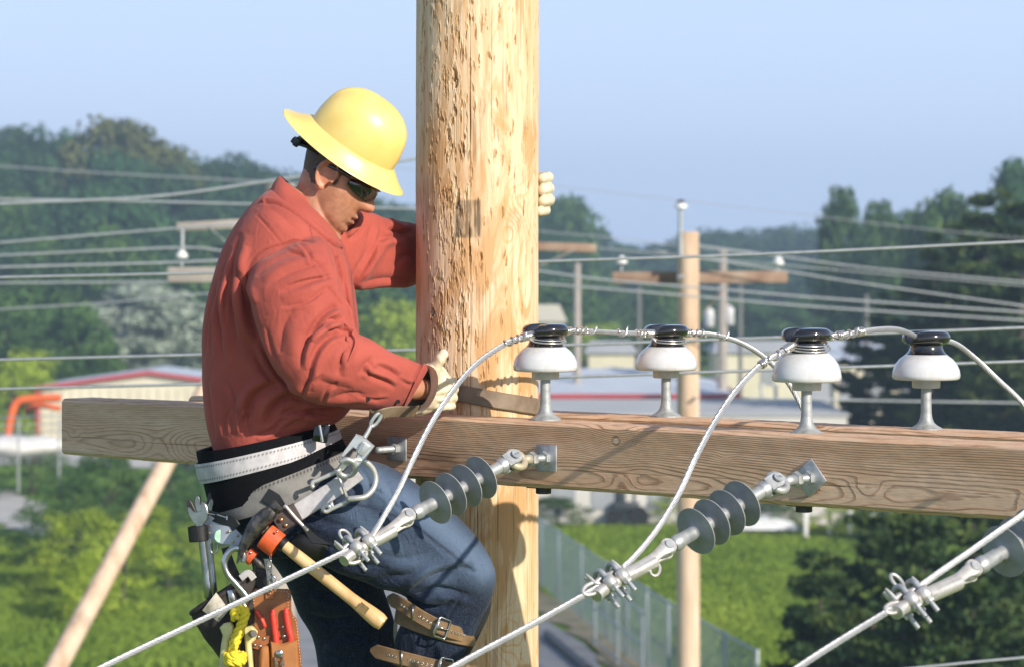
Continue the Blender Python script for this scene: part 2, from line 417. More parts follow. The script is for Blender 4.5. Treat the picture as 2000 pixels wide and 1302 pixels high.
    me.polygons.add(nf); me.polygons.foreach_set('loop_start', (np.arange(nf)*4).astype(np.int32)); me.update(calc_edges=True)
    for nme, arr in (('grain', ph), ('figure', fig), ('grey_left', grey_left), ('torn', torn), ('crack', crack), ('stamp', np.clip(stamp, 0, .85))):
        setattr_f(me, nme, arr.ravel())
    me.validate()
    return me
main_pole = link('utility_pole', build_main_pole(), pole_material(), None, 180, (PAX.x, PAX.y, 0))
tag(main_pole, 'large peeled pine utility pole scarred with gouges that the worker holds on to', 'utility pole')
PCAP = MB().cyl((PAX.x, PAX.y, 12.19), (PAX.x, PAX.y, 12.23), PR*.985, n=32, ch=.01).build('pole_top', mk('end_grain', (.5, .36, .2)), main_pole)

# ------------------------------------------------------------------ crossarms
AD = Vector((.766, -.643, 0)); AN = Vector((.643, .766, 0))     # along the arm, and away from the camera
A0 = Vector((-1.238, 7.816, 0)); AT = .110; AH = .157; ATOP = 9.600
def arm_pt(t, dep=0, z=ATOP): v = A0+AD*t+AN*dep; return Vector((v.x, v.y, z))
REAR = .432
def arm_material():
    m, t, b = new_mat('weathered_crossarm')
    g = attr(t, 'ring'); fr = math_(t, 'FRACT', g)
    co = coords(t, (1, 1, 1)); big = nz(t, coords(t, (.6, .6, 5)), 2.2, 5, .6); fine = nz(t, coords(t, (.35, .35, 6)), 60, 5, .65)
    spring = ramp(t, big, [(.3, (.56, .33, .19)), (.5, (.70, .46, .30)), (.72, (.78, .57, .41))])
    late = ramp(t, big, [(.35, (.17, .068, .032)), (.7, (.28, .125, .06))])
    k = ramp(t, fr, [(0, (.1, .1, .1)), (.60, (.0, .0, .0)), (.88, (.9, .9, .9)), (.95, (.9, .9, .9)), (1, (.1, .1, .1))])
    amt = math_(t, 'MULTIPLY', k, math_(t, 'ADD', math_(t, 'MULTIPLY', nz(t, coords(t, (1, 1, 3)), 11, 4), 1.7), -.22), True)
    c = mix(t, amt, spring, late)
    c = mix(t, math_(t, 'MULTIPLY', attr(t, 'grey'), .35), c, (.62, .48, .35))
    c = mix(t, math_(t, 'MULTIPLY', ramp(t, fine, [(.45, (0, 0, 0)), (.70, (1, 1, 1))]), .42), c, (.30, .18, .11))
    c = mix(t, attr(t, 'dark'), c, (.085, .045, .022))
    c = mix(t, attr(t, 'pale'), c, (.60, .47, .34))
    t.links.new(c, b.inputs['Base Color']); b.inputs['Roughness'].default_value = .72; b.inputs['Specular IOR Level'].default_value = .22
    hgt = math_(t, 'ADD', math_(t, 'MULTIPLY', k, 1.0), math_(t, 'MULTIPLY', fine, .6))
    bump(t, b, hgt, .55, .0016)
    return m
ARM_M = arm_material()
def build_arm(t0, t1, dep, ztop, seed, name, label):
    W_, H_ = AT, AH; ch = .009
    # cross-section in (w depth, v height from centre), dense on the front and top
    pts = []
    def seg(a, b_, n): 
        for i in range(n): pts.append((a[0]+(b_[0]-a[0])*i/n, a[1]+(b_[1]-a[1])*i/n))
    hw, hh = W_/2, H_/2
    seg((-hw, -hh+ch), (-hw, hh-ch), 110); seg((-hw, hh-ch), (-hw+ch, hh), 4); seg((-hw+ch, hh), (hw-ch, hh), 26)
    seg((hw-ch, hh), (hw, hh-ch), 3); seg((hw, hh-ch), (hw, -hh+ch), 12); seg((hw, -hh+ch), (hw-ch, -hh), 3); seg((hw-ch, -hh), (-hw+ch, -hh), 12); seg((-hw+ch, -hh), (-hw, -hh+ch), 4)
    pts = np.array(pts); n = len(pts); U = np.arange(t0, t1, .0042); m = len(U)
    Wc = np.tile(pts[:, 0], (m, 1)); Vc = np.tile(pts[:, 1], (m, 1)); UU = np.tile(U[:, None], (1, n))
    wob = .0018*fbm(UU*2.1, Vc*0+seed, 3, seed)+.0007*fbm(UU*30, (Vc+Wc)*60, 3, seed+4)
    # growth rings: cylinders about a wandering pith behind the lower part of the face
    v0 = -.040+.008*vnoise(UU*1.1, UU*0, seed+1)+.002*vnoise(UU*4, Vc*8, seed+2)
    w0 = .014+.016*vnoise(UU*1.5, UU*0+5, seed+3)+.0045*fbm(UU*5, Vc*14, 3, seed+5)
    r = np.sqrt((Vc-v0)**2*1.0+(Wc-w0)**2*1.0)
    dark = np.zeros_like(r); pale = np.zeros_like(r); kn = [(1.93, .043, .013), (1.95, -.05, .006), (2.62, -.03, .007), (.05, -.02, .004), (3.02, -.035, .006), (1.20, .058, .004), (.40, -.045, .014), (2.24, .02, .004)] if seed == 1 else [(2.2, .07, .006), (1.1, .06, .005)]
    for (ku, kv, kr) in kn:
        d = np.sqrt(((UU-ku)/1.9)**2+(Vc-kv)**2); front = Wc < hw*.2
        r = r+(.0024*np.exp(-(d/(kr*3.2))**2)*(kr/.006)*3.0)
        core = front*sstep(kr*.62, kr*.5, np.sqrt((UU-ku)**2+(Vc-kv)**2)); 
        if kr > .009 and seed == 1 and ku > 1: pale = np.maximum(pale, core*.9); rim = front*np.exp(-((np.sqrt((UU-ku)**2+(Vc-kv)**2)-kr*.72)/.0022)**2); dark = np.maximum(dark, rim*.85)
    ring = r/.0037+.30*fbm(UU*3, Vc*40, 3, seed+7)+.16*fbm(UU*16, Vc*320, 3, seed+11)
    # drying cracks along the length
    for (u0, u1, vv) in ([(-.0, .62, -.028), (1.75, 2.6, -.030), (2.55, 3.3, -.022), (.9, 1.4, -.005), (2.2, 2.5, .03)] if seed == 1 else [(1.2, 3.2, .0)]):
        k = np.exp(-((Vc-vv-.002*vnoise(UU*5, UU*0, 77))/.0013)**2)*sstep(u0, u0+.06, UU)*sstep(u1, u1-.06, UU)*(Wc < 0)*(.6+.4*vnoise(UU*9, UU*0, 78)); dark = np.maximum(dark, k*.85)
        wob = wob-.0015*k
    # dark weathering near the pole and under the worker, stains as in the photo
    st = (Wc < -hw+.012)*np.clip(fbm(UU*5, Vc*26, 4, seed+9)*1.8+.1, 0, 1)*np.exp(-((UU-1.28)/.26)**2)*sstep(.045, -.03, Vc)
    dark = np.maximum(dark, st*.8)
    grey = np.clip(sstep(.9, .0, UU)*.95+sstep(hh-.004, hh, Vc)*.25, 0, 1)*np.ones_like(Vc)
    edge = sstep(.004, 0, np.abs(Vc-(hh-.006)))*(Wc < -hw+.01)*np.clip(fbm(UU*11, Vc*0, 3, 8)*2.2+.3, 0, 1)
    edge2 = sstep(.004, 0, np.abs(Vc+(hh-.006)))*(Wc < -hw+.01)*np.clip(fbm(UU*13, Vc*0, 3, 18)*2.2, 0, 1)
    pale = np.maximum(pale, .65*np.maximum(edge, edge2))
    s_ = 1+wob/.06
    base = np.array(A0)+0
    cx = A0.x+AD.x*UU+AN.x*(dep+hw+Wc*s_); cy = A0.y+AD.y*UU+AN.y*(dep+hw+Wc*s_); cz = ztop-hh+Vc*s_
    if t0 < 1: # slightly rounded sawn end
        for i in range(2): k = 1-.004*(2-i); cz[i] = (cz[i]-(ztop-hh))*k+(ztop-hh)
    co = np.stack([cx, cy, cz], -1).reshape(-1, 3)
    idx = np.arange(n*m).reshape(m, n); a = idx[:-1]; b_ = idx[1:]
    q = np.stack([a, b_, np.roll(b_, -1, 1), np.roll(a, -1, 1)], -1).reshape(-1, 4).tolist()
    q.append(list(range(n))); q.append(list(range((m-1)*n, m*n))[::-1])
    me = bpy.data.meshes.new(name); me.from_pydata(co.tolist(), [], q); me.update()
    for nm, ar in (('ring', ring), ('dark', dark), ('pale', pale), ('grey', grey)): setattr_f(me, nm, ar.ravel())
    o = link(name, me, ARM_M, None, 40); tag(o, label, 'crossarm', 'wooden crossarms of the main pole'); return o
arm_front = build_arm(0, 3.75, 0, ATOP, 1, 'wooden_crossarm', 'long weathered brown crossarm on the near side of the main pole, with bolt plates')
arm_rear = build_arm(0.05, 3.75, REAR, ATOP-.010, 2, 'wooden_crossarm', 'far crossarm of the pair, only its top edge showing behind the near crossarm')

# ------------------------------------------------------------------ pin insulators
PORC, t_, b_ = new_mat('white_porcelain')
cw = ramp(t_, nz(t_, coords(t_), 14, 4), [(.4, (.54, .545, .55)), (.65, (.63, .635, .64))])
scr = ramp(t_, nz(t_, coords(t_, (1, 1, 9)), 26, 3, .5, 2.0), [(.0, (1, 1, 1)), (.305, (1, 1, 1)), (.32, (0, 0, 0))])
t_.links.new(mix(t_, math_(t_, 'MULTIPLY', scr, .5), mix(t_, math_(t_, 'MULTIPLY', ramp(t_, nz(t_, coords(t_, (1, 1, .5)), 22, 5, .65), [(.52, (0, 0, 0)), (.72, (1, 1, 1))]), .4), cw, (.42, .39, .34)), (.40, .39, .38)), b_.inputs['Base Color'])
b_.inputs['Roughness'].default_value = .16; b_.inputs['Coat Weight'].default_value = .3
PORC2 = mk('grey_biscuit_porcelain', (.55, .54, .50), (.47, .46, .43), 20, .35)
GLAZE = mk('black_glaze', (.010, .010, .012), (.016, .015, .016), 20, .10, 0, coat=.8, bs=.05, bscale=30, rvar=.05)
PINM = mk('insulator_pin_zinc', (.33, .35, .35), (.22, .24, .25), 60, .55, .35, .4, 200, .001, c3=(.42, .43, .43))
HR = Vector((.643, .766, 0))
def insulator(base, gdir, label, tall=0.0, rs=1.0, tilt=0, group='white porcelain pin insulators on the crossarms'):
    root = thing('pin_insulator', label, 'insulator', base, group)
    M = frame(base, (tilt, 0, 1), gdir)
    MB().lathe([(.0375, 0), (.0375, .0035), (.034, .006), (.026, .010), (.0185, .017), (.0145, .027), (.0125, .040), (.0118, .105)], M, 40).build('pin', PINM, root, 50)
    MB().lathe([(.024, .100), (.031, .097), (.0325, .100), (.0330, .118+tall*.3)], M, 48).build('collar', PORC2, root, 40)
    T = tall
    MB().lathe([(.030, .121), (.066*rs, .1165), (.072*rs, .1165), (.0765*rs, .120), (.0775*rs, .127), (.0755*rs, .139+T*.3), (.0700*rs, .1520+T*.6), (.0610*rs, .1635+T*.9), (.0520, .1710+T), (.0480, .1745+T)], M, 72).build('skirt', PORC, root, 60)
    prof = [(.0482, .1740), (.0430, .1790), (.0395, .1850), (.0380, .1915), (.0375, .1950), (.0420, .1985), (.0495, .2020), (.0540, .2065), (.0560, .2130), (.0548, .2200), (.0500, .2255), (.0420, .2285)]
    prof += [(.042*(1-i/14), .2285+.0015*(i/14)) for i in range(1, 14)]+[(1e-4, .230)]
    mb = MB(); mb.lathe([(r, z+T) for r, z in prof], Matrix.Identity(4), 96, caps=False)
    for v in mb.v:
        g = exp(-(abs(v.y)/.0115)**4)
        if v.z > .198+T:
            v.z = v.z-g*(v.z-(.2000+T))*1.0
            v.z -= .0025*sstep(.02, .06, abs(v.x)) if g < .3 else 0
    mb.v = [M @ v for v in mb.v]; mb.build('glazed_head', GLAZE, root, 60)
    return root
INS = [(arm_pt(1.674, AT/2), HR, 'white pin insulator standing nearest the main pole, its black head tied with aluminium wire'),
       (arm_pt(1.709, REAR+AT/2, ATOP-.010), HR, 'white pin insulator on the far crossarm, second from the main pole, tied with wire'),
       (arm_pt(2.422, AT/2, ATOP-.003), Vector((.80, .60, 0)), 'tall domed white pin insulator, third from the main pole, tie wire round its neck'),
       (arm_pt(2.463, REAR+AT/2, ATOP-.012), Vector((.80, .60, 0)), 'white pin insulator farthest right in view, cable lying untied in its black head')]
for i, (b0, g, lab) in enumerate(INS): insulator(b0, g, lab, .006 if i == 2 else 0, [1, 1, 1.0, 1.02][i])
# ------------------------------------------------------------------ stranded cable
def rope_mb(path, R, strands=8, lay=.13, n=5, core=True):
    """twisted strands of a cable along path"""
    mb = MB(); path = [Vector(p) for p in path]
    L = [0]
    for a, b in zip(path[:-1], path[1:]): L.append(L[-1]+(b-a).length)
    tot = L[-1]; N = max(8, int(tot/lay*12)); pos = []; j = 0
    for i in range(N+1):
        s = tot*i/N
        while j < len(L)-2 and L[j+1] < s: j += 1
        u = (s-L[j])/max(1e-9, L[j+1]-L[j]); pos.append(path[j].lerp(path[j+1], u))
    r = R*(sin(pi/strands)/(1+sin(pi/strands)))*1.04; q = R-r
    nrm = None; fr = []
    for i in range(N+1):
        t = (pos[min(i+1, N)]-pos[max(i-1, 0)]).normalized()
        if nrm is None: nrm = t.orthogonal().normalized()
        nrm = (nrm-t*nrm.dot(t)).normalized(); fr.append((nrm.copy(), t.cross(nrm)))
    for k in range(strands):
        pp = []
        for i in range(N+1):
            an = 2*pi*(k/strands+i/N*tot/lay); a, b = fr[i]; pp.append(pos[i]+(a*cos(an)+b*sin(an))*q)
        mb.tube(pp, r, n)
    if core: mb.tube(pos, max(q*.88, R*.3), 8)
    return mb
CR = .0068
def PY(px, py, Y): return P(px, py, Y)
wtop = lambda i, T=0: INS[i][0]+Vector((0, 0, .2000+T+CR*.9))
J1 = vs([PY(722, 1050, 6.335), PY(745, 1015, 6.35), PY(772, 968, 6.38), PY(800, 910, 6.41), PY(840, 830, 6.47), PY(880, 768, 6.53), PY(925, 715, 6.60), PY(975, 678, 6.67), PY(1015, 660, 6.72),
         wtop(0), PY(1130, 646, 6.84), PY(1210, 650, 6.96), wtop(1), PY(1372, 651, 7.14), PY(1430, 663, 7.19), PY(1480, 688, 7.22), PY(1525, 728, 7.24), PY(1558, 778, 7.24), PY(1580, 830, 7.22), PY(1592, 890, 7.18), PY(1590, 980, 7.1)], 8)
J2 = vs([PY(1212, 1112, 5.83), PY(1245, 1080, 5.86), PY(1285, 1030, 5.90), PY(1325, 965, 5.95), PY(1360, 890, 6.00), PY(1395, 825, 6.06), PY(1435, 765, 6.12), PY(1480, 717, 6.18), PY(1522, 690, 6.22), wtop(2, .006),
         PY(1640, 655, 6.35), PY(1700, 645, 6.42), PY(1755, 644, 6.50), wtop(3), PY(1860, 668, 6.66), PY(1905, 700, 6.69), PY(1950, 742, 6.70), PY(1995, 784, 6.70), PY(2050, 850, 6.68), PY(2080, 930, 6.62)], 8)
J3 = vs([PY(1770, 1163, 5.305), PY(1830, 1120, 5.34), PY(1900, 1072, 5.38), PY(1960, 1030, 5.42), PY(2020, 985, 5.46), PY(2100, 900, 5.55), PY(2180, 790, 5.68)], 8)
for pth, lab in ((J1, 'jumper cable curving from the clamp over the hammer to the two insulators nearest the pole'), (J2, 'aluminium jumper cable curving from the middle clamp up over the two right insulators'), (J3, 'short aluminium cable rising from the clamp farthest right')):
    o = rope_mb(pth, CR).build('jumper_cable', WIREM, None, 180); tag(o, lab, 'cable', 'stranded aluminium jumper cables')
# outgoing line wires
C1, C2, C3 = PY(700, 1064, 6.325), PY(1192, 1132, 5.808), PY(1778, 1167, 5.304)
for a, b_, c_, lab in ((C1, PY(450, 1183, 6.09), PY(200, 1302, 5.88), 'tight aluminium line wire running from the clamp beside the hammer to the lower left corner'), (C2, PY(1040, 1218, 5.67), PY(885, 1302, 5.535), 'tight aluminium line wire crossing in front of the main pole from the middle clamp'), (C3, PY(1668, 1233, 5.2), PY(1560, 1302, 5.107), 'tight aluminium line wire running down from the clamp farthest right')):
    d = (c_-b_); p = vs([a, b_, c_, c_+d*1.2+Vector((0, 0, -.01)), c_+d*3], 10)
    o = rope_mb(p, CR).build('line_wire', WIREM, None, 180); tag(o, lab, 'wire', 'aluminium line wires pulled by the clamps')
# ------------------------------------------------------------------ tie wires
def along(path, s0, s1, N):
    path = [Vector(p) for p in path]; L = [0]
    for a, b in zip(path[:-1], path[1:]): L.append(L[-1]+(b-a).length)
    out = []; j = 0
    for i in range(N+1):
        s = s0+(s1-s0)*i/N; j = max(0, min(len(L)-2, int(np.searchsorted(L, s))-1)); u = (s-L[j])/max(1e-9, L[j+1]-L[j]); out.append(path[j].lerp(path[j+1], u))
    return out
def arclen_at(path, p):
    L = 0; best = (9, 0)
    for a, b in zip(path[:-1], path[1:]):
        if (a-p).length < best[0]: best = ((a-p).length, L)
        L += (b-a).length
    return best[1]
def wrap(path, s0, s1, pitch, off=.0018, ph=0):
    N = max(6, int(abs(s1-s0)/pitch*12)); c = along(path, s0, s1, N); out = []
    for i in range(N+1):
        t = (c[min(i+1, N)]-c[max(i-1, 0)]).normalized(); a = t.cross(Vector((0, 0, 1))).normalized(); b = a.cross(t)
        an = ph+2*pi*abs(s1-s0)*i/N/pitch; out.append(c[i]+(a*cos(an)+b*sin(an))*(CR+off))
    return out
def ties(path, i, T, dirs, spec, lab, neck=2):
    s = arclen_at(path, wtop(i, T)); R = .0024; root = thing('tie_wire', lab, 'wire', INS[i][0]+Vector((0, 0, .19)), 'bright tie wires holding cables to insulators')
    for (a, b, pitch) in spec:
        pth = wrap(path, s+a, s+b, pitch)
        if pitch > .012:                         # loose end curls away
            d = (pth[-1]-pth[-2]).normalized(); pth += [pth[-1]+d*.004+Vector((0, 0, .002)), pth[-1]+d*.008+Vector((.001, 0, .006))]
        MB().tube(pth, R, 8).build('coil', TIEM, root, 180)
    c = INS[i][0]+Vector((0, 0, .1925+T)); g = INS[i][1]; u = Vector((-g.y, g.x, 0))
    for k in range(neck):
        mb = MB()
        dz = .0046*(k-.5); pts = []
        R = .0020
        e0 = along(path, s-.052-.004*k, s, 1)[0]; e1 = along(path, s+.052+.004*k, s, 1)[0]
        near = [c+Vector((cos(an), sin(an), 0))*(.0455+.0035*k)+Vector((0, 0, .004-.004*k-(.0075+.002*k)*sin((an-atan2(-g.y, -g.x))*.9+.5))) for an in np.linspace(atan2(-g.y, -g.x)+.15, atan2(-g.y, -g.x)+pi-.25, 14)]
        mb.tube(vs([e0+Vector((0, 0, -.007)), e0.lerp(near[0], .6)+Vector((0, 0, -.003))]+near+[e1.lerp(near[-1], .6)+Vector((0, 0, -.003)), e1+Vector((0, 0, -.006))], 4), R, 8); mb.build('neck_loop', TIEM, root, 180)
ties(J1, 0, 0, None, [(-.078, -.043, .0056), (-.118, -.078, .020), (-.145, -.118, .028), (.056, .070, .0056), (.070, .120, .018), (.120, .150, .03)], 'tie wire binding the cable to the insulator nearest the main pole')
ties(J1, 1, 0, None, [(-.078, -.046, .0056), (-.115, -.078, .014), (-.19, -.16, .028), (.056, .072, .0056), (.072, .115, .016), (.15, .18, .028)], 'tie wire binding the cable to the second insulator from the main pole')
ties(J2, 2, .006, None, [(-.095, -.060, .0060), (-.150, -.095, .030), (-.172, -.158, .0060), (.056, .072, .0056), (.085, .100, .0056), (.1, .14, .02), (.150, .172, .0056)], 'tie wire coiled round the neck of the domed third insulator and its cable', 3)

# ------------------------------------------------------------------ hardware on the near crossarm
def nut_mb(mb, c, ax, r, th, n=6):
    d = Vector(ax).normalized(); mb.tube([c, c+d*th*.12, c+d*th*.88, c+d*th], [r*.93, r, r, r*.93], n); return mb
def threaded(mb, p0, p1, r, pitch=.0026):
    L = (p1-p0).length; N = int(L/pitch*2); pts = [p0.lerp(p1, i/N) for i in range(N+1)]
    mb.tube(pts, [r if i % 2 else r*.9 for i in range(N+1)], 14); return mb
def arm_bolt(t, z, ln, label, plate=(.040, .047), roll=0, nutside=.008):
    base = arm_pt(t, -.0015, z); root = thing('through_bolt', label, 'bolt', base, 'bolts and square plates on the near crossarm')
    R = Matrix((AD, AN, Vector((0, 0, 1)))).transposed(); R = R @ Matrix.Rotation(roll, 3, 'Y')
    MB().box(base-AN*.0025, (plate[0], .005, plate[1]), R, .0012).build('square_washer', GALV, root)
    n_ = MB(); nut_mb(n_, base-AN*.005, -AN, .0145, .015); n_.build('nut', GALV, root, 30)
    s_ = MB(); threaded(s_, base-AN*.018, base-AN*ln, .0085); s_.tube([base-AN*ln, base-AN*(ln+.003)], [.0085, .006], 14); s_.build('shaft', GALV, root, 60)
    return root
def zpy(py, Y): return 10-(py-HZ)*Y/F
arm_bolt(1.250, zpy(875, 7.016), .075, 'threaded bolt with square plate on the crossarm, beside the worker', (.062, .058))
def under_bolt(t, label):
    base = arm_pt(t, AT*.5, ATOP-AH-.001); root = thing('hex_bolt', label, 'bolt', base, 'bolt heads under the near crossarm')
    R = Matrix((AD, AN, Vector((0, 0, 1)))).transposed()
    MB().box(base-Vector((0, 0, .002)), (.062, .055, .003), R, .0008).build('washer', RUST, root)
    n_ = MB(); nut_mb(n_, base-Vector((0, 0, .0035)), (0, 0, -1), .0185, .014); n_.build('bolt_head', RUST, root, 30)
under_bolt(1.668, 'dark hex bolt head under the crossarm by the main pole edge'); under_bolt(2.415, 'dark hex bolt head under the crossarm, right of the middle grey insulator')

POLY = mk('grey_silicone_rubber', (.26, .27, .28), (.22, .23, .24), 30, .5, 0, .1, 60, .001, c3=(.31, .32, .33), rvar=.08)
def strain_assembly(A, B, C, t, zpl, roll, variant, label_ins, label_clamp, label_bolt, eye_m):
    """A clevis pin at the arm end, B pin at the clamp end, C clamp centre"""
    # eye bolt through the arm
    base = arm_pt(t, -.0015, zpl); root = thing('eye_bolt', label_bolt, 'bolt', base, 'eye bolts that anchor the grey insulators')
    R = Matrix((AD, AN, Vector((0, 0, 1)))).transposed() @ Matrix.Rotation(roll, 3, 'Y')
    MB().box(base-AN*.0028, (.060, .0055, .062), R, .0012).build('square_washer', GALV, root)
    m1 = MB(); nut_mb(m1, base-AN*.006, -AN, .0165, .013); m1.build('nut', GALV, root, 30)
    e0 = base-AN*.062
    d = (A-e0)
    m2 = MB(); threaded(m2, base-AN*.012, e0, .0088); nut_mb(m2, e0+AN*.012, -AN, .0175, .016, 6); m2.build('shaft', GALV, root, 50)
    # thick eye (torus) that carries the clevis pin
    ax = (B-A).normalized(); side = Vector((0.2, -.75, .55)); side = (side-ax*side.dot(ax)).normalized()   # pin direction
    up = ax.cross(side).normalized()
    a2 = (A-e0).normalized(); pn = side
    cc = A+(e0-A).normalized()*.010; n2 = (side-a2*side.dot(a2)).normalized(); b2 = a2.cross(n2)
    eye = [cc+(a2*cos(q)*.0225+b2*sin(q)*.0215) for q in np.linspace(0, 2*pi, 29)[:-1]]
    me_ = MB().tube(eye, .0088, 12, closed=True); me_.tube([e0+AN*.002, cc-a2*.021], [.0125, .0095], 12); me_.build('eye', eye_m, root, 180)
    # polymer insulator
    L = (B-A).length; r2 = thing('strain_insulator', label_ins, 'insulator', (A+B)/2, 'grey disc insulators holding the line wires')
    fr = lambda o, z, x: frame(o, z, x)
    # clevis at A: two cheeks and a barrel
    m3 = MB()
    for s in (-1, 1):
        M = frame(A-(-ax)*0+side*s*.0145, side, -ax)
        out = [(.018*cos(q), .018*sin(q)) for q in np.linspace(-pi/2, pi/2, 9)]+[(-.030, .0165), (-.030, -.0165)]
        m3.plate(out, M, .007, .0012)
    m3.tube([A+ax*.026, A+ax*.031, A+ax*.040, A+ax*.046], [.015, .020, .0185, .0155], 20)
    s1 = A+ax*.044; s2 = B-ax*.046
    sp = (s2-s1).length
    m3.tube([s1, A+ax*.082, A+ax*.084], [.0145, .0145, .012], 20); m3.build('upper_fitting', GALV, r2, 45)
    pinm = MB().cyl(A-side*.024, A+side*.026, .0082, n=16, ch=.001); pinm.cyl(A+side*(.022), A+side*.026, .0105, n=16)
    if variant == 1:
        for q in (.2, -.2):
            pinm.tube([A-side*.026+up*.010-ax*.002+ax*q*.004, A-side*.027+ax*q*.006, A-side*.026-up*.016+ax*(.004+q*.02)], .0012, 6)
    pinm.build('clevis_pin', GALV, r2, 40)
    # rubber body with four discs
    i0, i1 = A+ax*.080, B-ax*.080; Lr = (i1-i0).length; pitch = .0486; st = (Lr-3*pitch)/2+.008
    prof = [(.0125, 0)]
    for k in range(4):
        z = st+k*pitch
        prof += [(.0125, z-.012), (.0140, z-.0050), (.0175, z-.0022), (.0220, z-.0014), (.0505, z-.0010), (.0522, z-.0009), (.0525, z+.0002), (.0522, z+.0012), (.0505, z+.0013), (.0230, z+.0022), (.0170, z+.0050), (.0130, z+.012)]
    prof.append((.0125, Lr))
    prof = [(r, z) for r, z in prof]
    zz = sorted(range(len(prof)), key=lambda i: i)
    MB().lathe(prof, frame(i0, ax), 64).build('rubber_discs', POLY, r2, 38)
    # lower fitting
    m4 = MB(); m4.tube([B-ax*.082, B-ax*.080, B-ax*.044, B-ax*.040, B-ax*.028, B-ax*.020], [.0125, .0150, .0150, .0170, .0170, .0135], 20)
    M = frame(B, side, -ax); m4.plate([(-.0165*0+.0165*cos(q), .0165*sin(q)) for q in np.linspace(-pi*.6, pi*.6, 12)]+[(-.022, .012), (-.022, -.012)], M, .012, .0012)
    # local x of M is -ax => outline extends towards the clamp ; tongue end
    m4.build('lower_fitting', GALV, r2, 45)
    # ---------- strain clamp
    cx = (C-B).normalized(); r3 = thing('strain_clamp', label_clamp, 'clamp', C, 'cast clamps gripping the line wires')
    sd = (side-cx*side.dot(cx)).normalized(); u3 = sd.cross(cx).normalized()
    if u3.z < 0: u3 = -u3
    Lc = (C-B).length; body = MB()
    for s in (-1, 1):                                   # two long cheeks from the pin
        pts = [B+sd*s*.0115, B+cx*.03+sd*s*.0115-u3*.003, B+cx*.062+sd*s*.010-u3*.007, B+cx*(Lc-.028)+sd*s*.012-u3*.008]
        body.tube(vs(pts, 5), [.0115+.006*exp(-(i/3)**2) for i in range(16)], 14, flat=.35, up=sd)
        body.tube([B+sd*s*.0085, B+sd*s*.015], [.0185, .0170], 22)
    # trough the wire lies in
    tr = vs([B+cx*.050-u3*.012, C-cx*.03-u3*.011, C-u3*.0105, C+cx*.038-u3*.0115, C+cx*.055-u3*.015], 5)
    body.tube(tr, [.0155]*len(tr), 14, flat=.85, up=u3)
    # ears with U-bolt seats
    for k, q in enumerate((-.020, .016)):
        for s in (-1, 1):
            c0 = C+cx*q+sd*s*.0165; body.tube([c0-u3*.020, c0-u3*.017, c0+u3*.001, c0+u3*.004], [.0105, .0128, .0128, .0105], 16)
        body.tube([C+cx*q-sd*.0165-u3*.008, C+cx*q+sd*.0165-u3*.008], [.0135, .0135], 12)
    body.build('clamp_body', CAST, r3, 60)
    # keeper on top of the wire
    kp = MB(); pk = vs([C-cx*.042+u3*.012, C-cx*.020+u3*.0125, C+u3*.010, C+cx*.018+u3*.0125, C+cx*.036+u3*.010], 5)
    kp.tube(pk, [.0075, .009, .0105, .0115, .0105, .0095, .009, .0085, .009, .0095, .0105, .0115, .011, .0105, .010, .0105, .010, .0095, .009, .0085, .0075][:len(pk)], 14, flat=.7, up=u3)
    for s, q in ((-1, .036), (1, -.036), (1, .040)): kp.tube([C+cx*q+sd*s*.004+u3*.006, C+cx*(q+.003)+sd*s*.006+u3*.022, C+cx*(q+.005)+sd*s*.007+u3*.034], [.0072, .0062, .0035], 10, flat=.6, up=cx)
    kp.build('keeper', CAST, r3, 60)
    # U-bolts
    for k, q in enumerate((-.020, .016)):
        ub = MB(); c0 = C+cx*q
        arc = [c0+sd*.0165*cos(a)+u3*(.016+.013*sin(a)) for a in np.linspace(0, pi, 13)]
        pth = [c0+sd*.0165-u3*.022]+arc+[c0-sd*.0165-u3*.022]
        ub.tube(pth, .0054, 12)
        for s in (-1, 1):
            e = c0+sd*s*.0165-u3*.020; nut_mb(ub, e, -u3, .0095, .009); threaded(ub, e-u3*.008, e-u3*(.034 if s < 0 else .030), .0050)
        ub.build('u_bolt', GALV, r3, 50)
    # ring loops
    def loop(c, ux, uy, a, b, r): return MB().tube([c+ux*cos(q)*a+uy*sin(q)*b for q in np.linspace(0, 2*pi, 25)[:-1]], r, 10, closed=True)
    if variant == 1:
        loop(C+cx*.010+u3*.036, u3, cx, .016, .0105, .0033).build('eye_loop', CAST, r3, 180)
        loop(C+cx*.022-u3*.022, cx, u3, .026, .0115, .0045).build('eye_loop', CAST, r3, 180)
    elif variant == 2:
        loop(B+cx*.060-u3*.026, (cx*.75-u3*.5).normalized()*-1, (cx*.5+u3*.75).normalized(), .018, .0105, .0034).build('eye_loop', CAST, r3, 180)
        loop(C+cx*.055+u3*.002+sd*.004, cx, u3, .024, .0115, .0042).build('eye_loop', CAST, r3, 180)
    else:
        loop(C+cx*.000+u3*.040, u3, cx, .017, .010, .0036).build('eye_loop', CAST, r3, 180)
        loop(C+cx*.052-u3*.004, cx, u3, .022, .010, .0040).build('eye_loop', CAST, r3, 180)
    MB().cyl(B-side*.021, B+side*.021, .0095, n=18, ch=.001).build('clevis_pin', GALV, r3, 40)
TANEYE = mk('rust_tinted_zinc', (.50, .45, .33), (.40, .34, .24), 40, .5, .25, .3, 150, .001)
Apts = [(PY(1002, 897, 6.620), PY(795, 1010, 6.410), C1), (PY(1513, 943, 6.130), PY(1302, 1071, 5.915), C2)]
A3 = Vector((1.139, 5.651, 9.502)); B3 = PY(1897, 1114, 5.421)
strain_assembly(*Apts[0], 1.727, zpy(893, 6.706), 0, 1, 'grey four disc insulator in front of the worker\'s thigh and the main pole', 'cast clamp with bolts gripping the wire above the hammer handle', 'eye bolt with square plate left of centre, anchoring the grey insulator by the thigh', TANEYE)
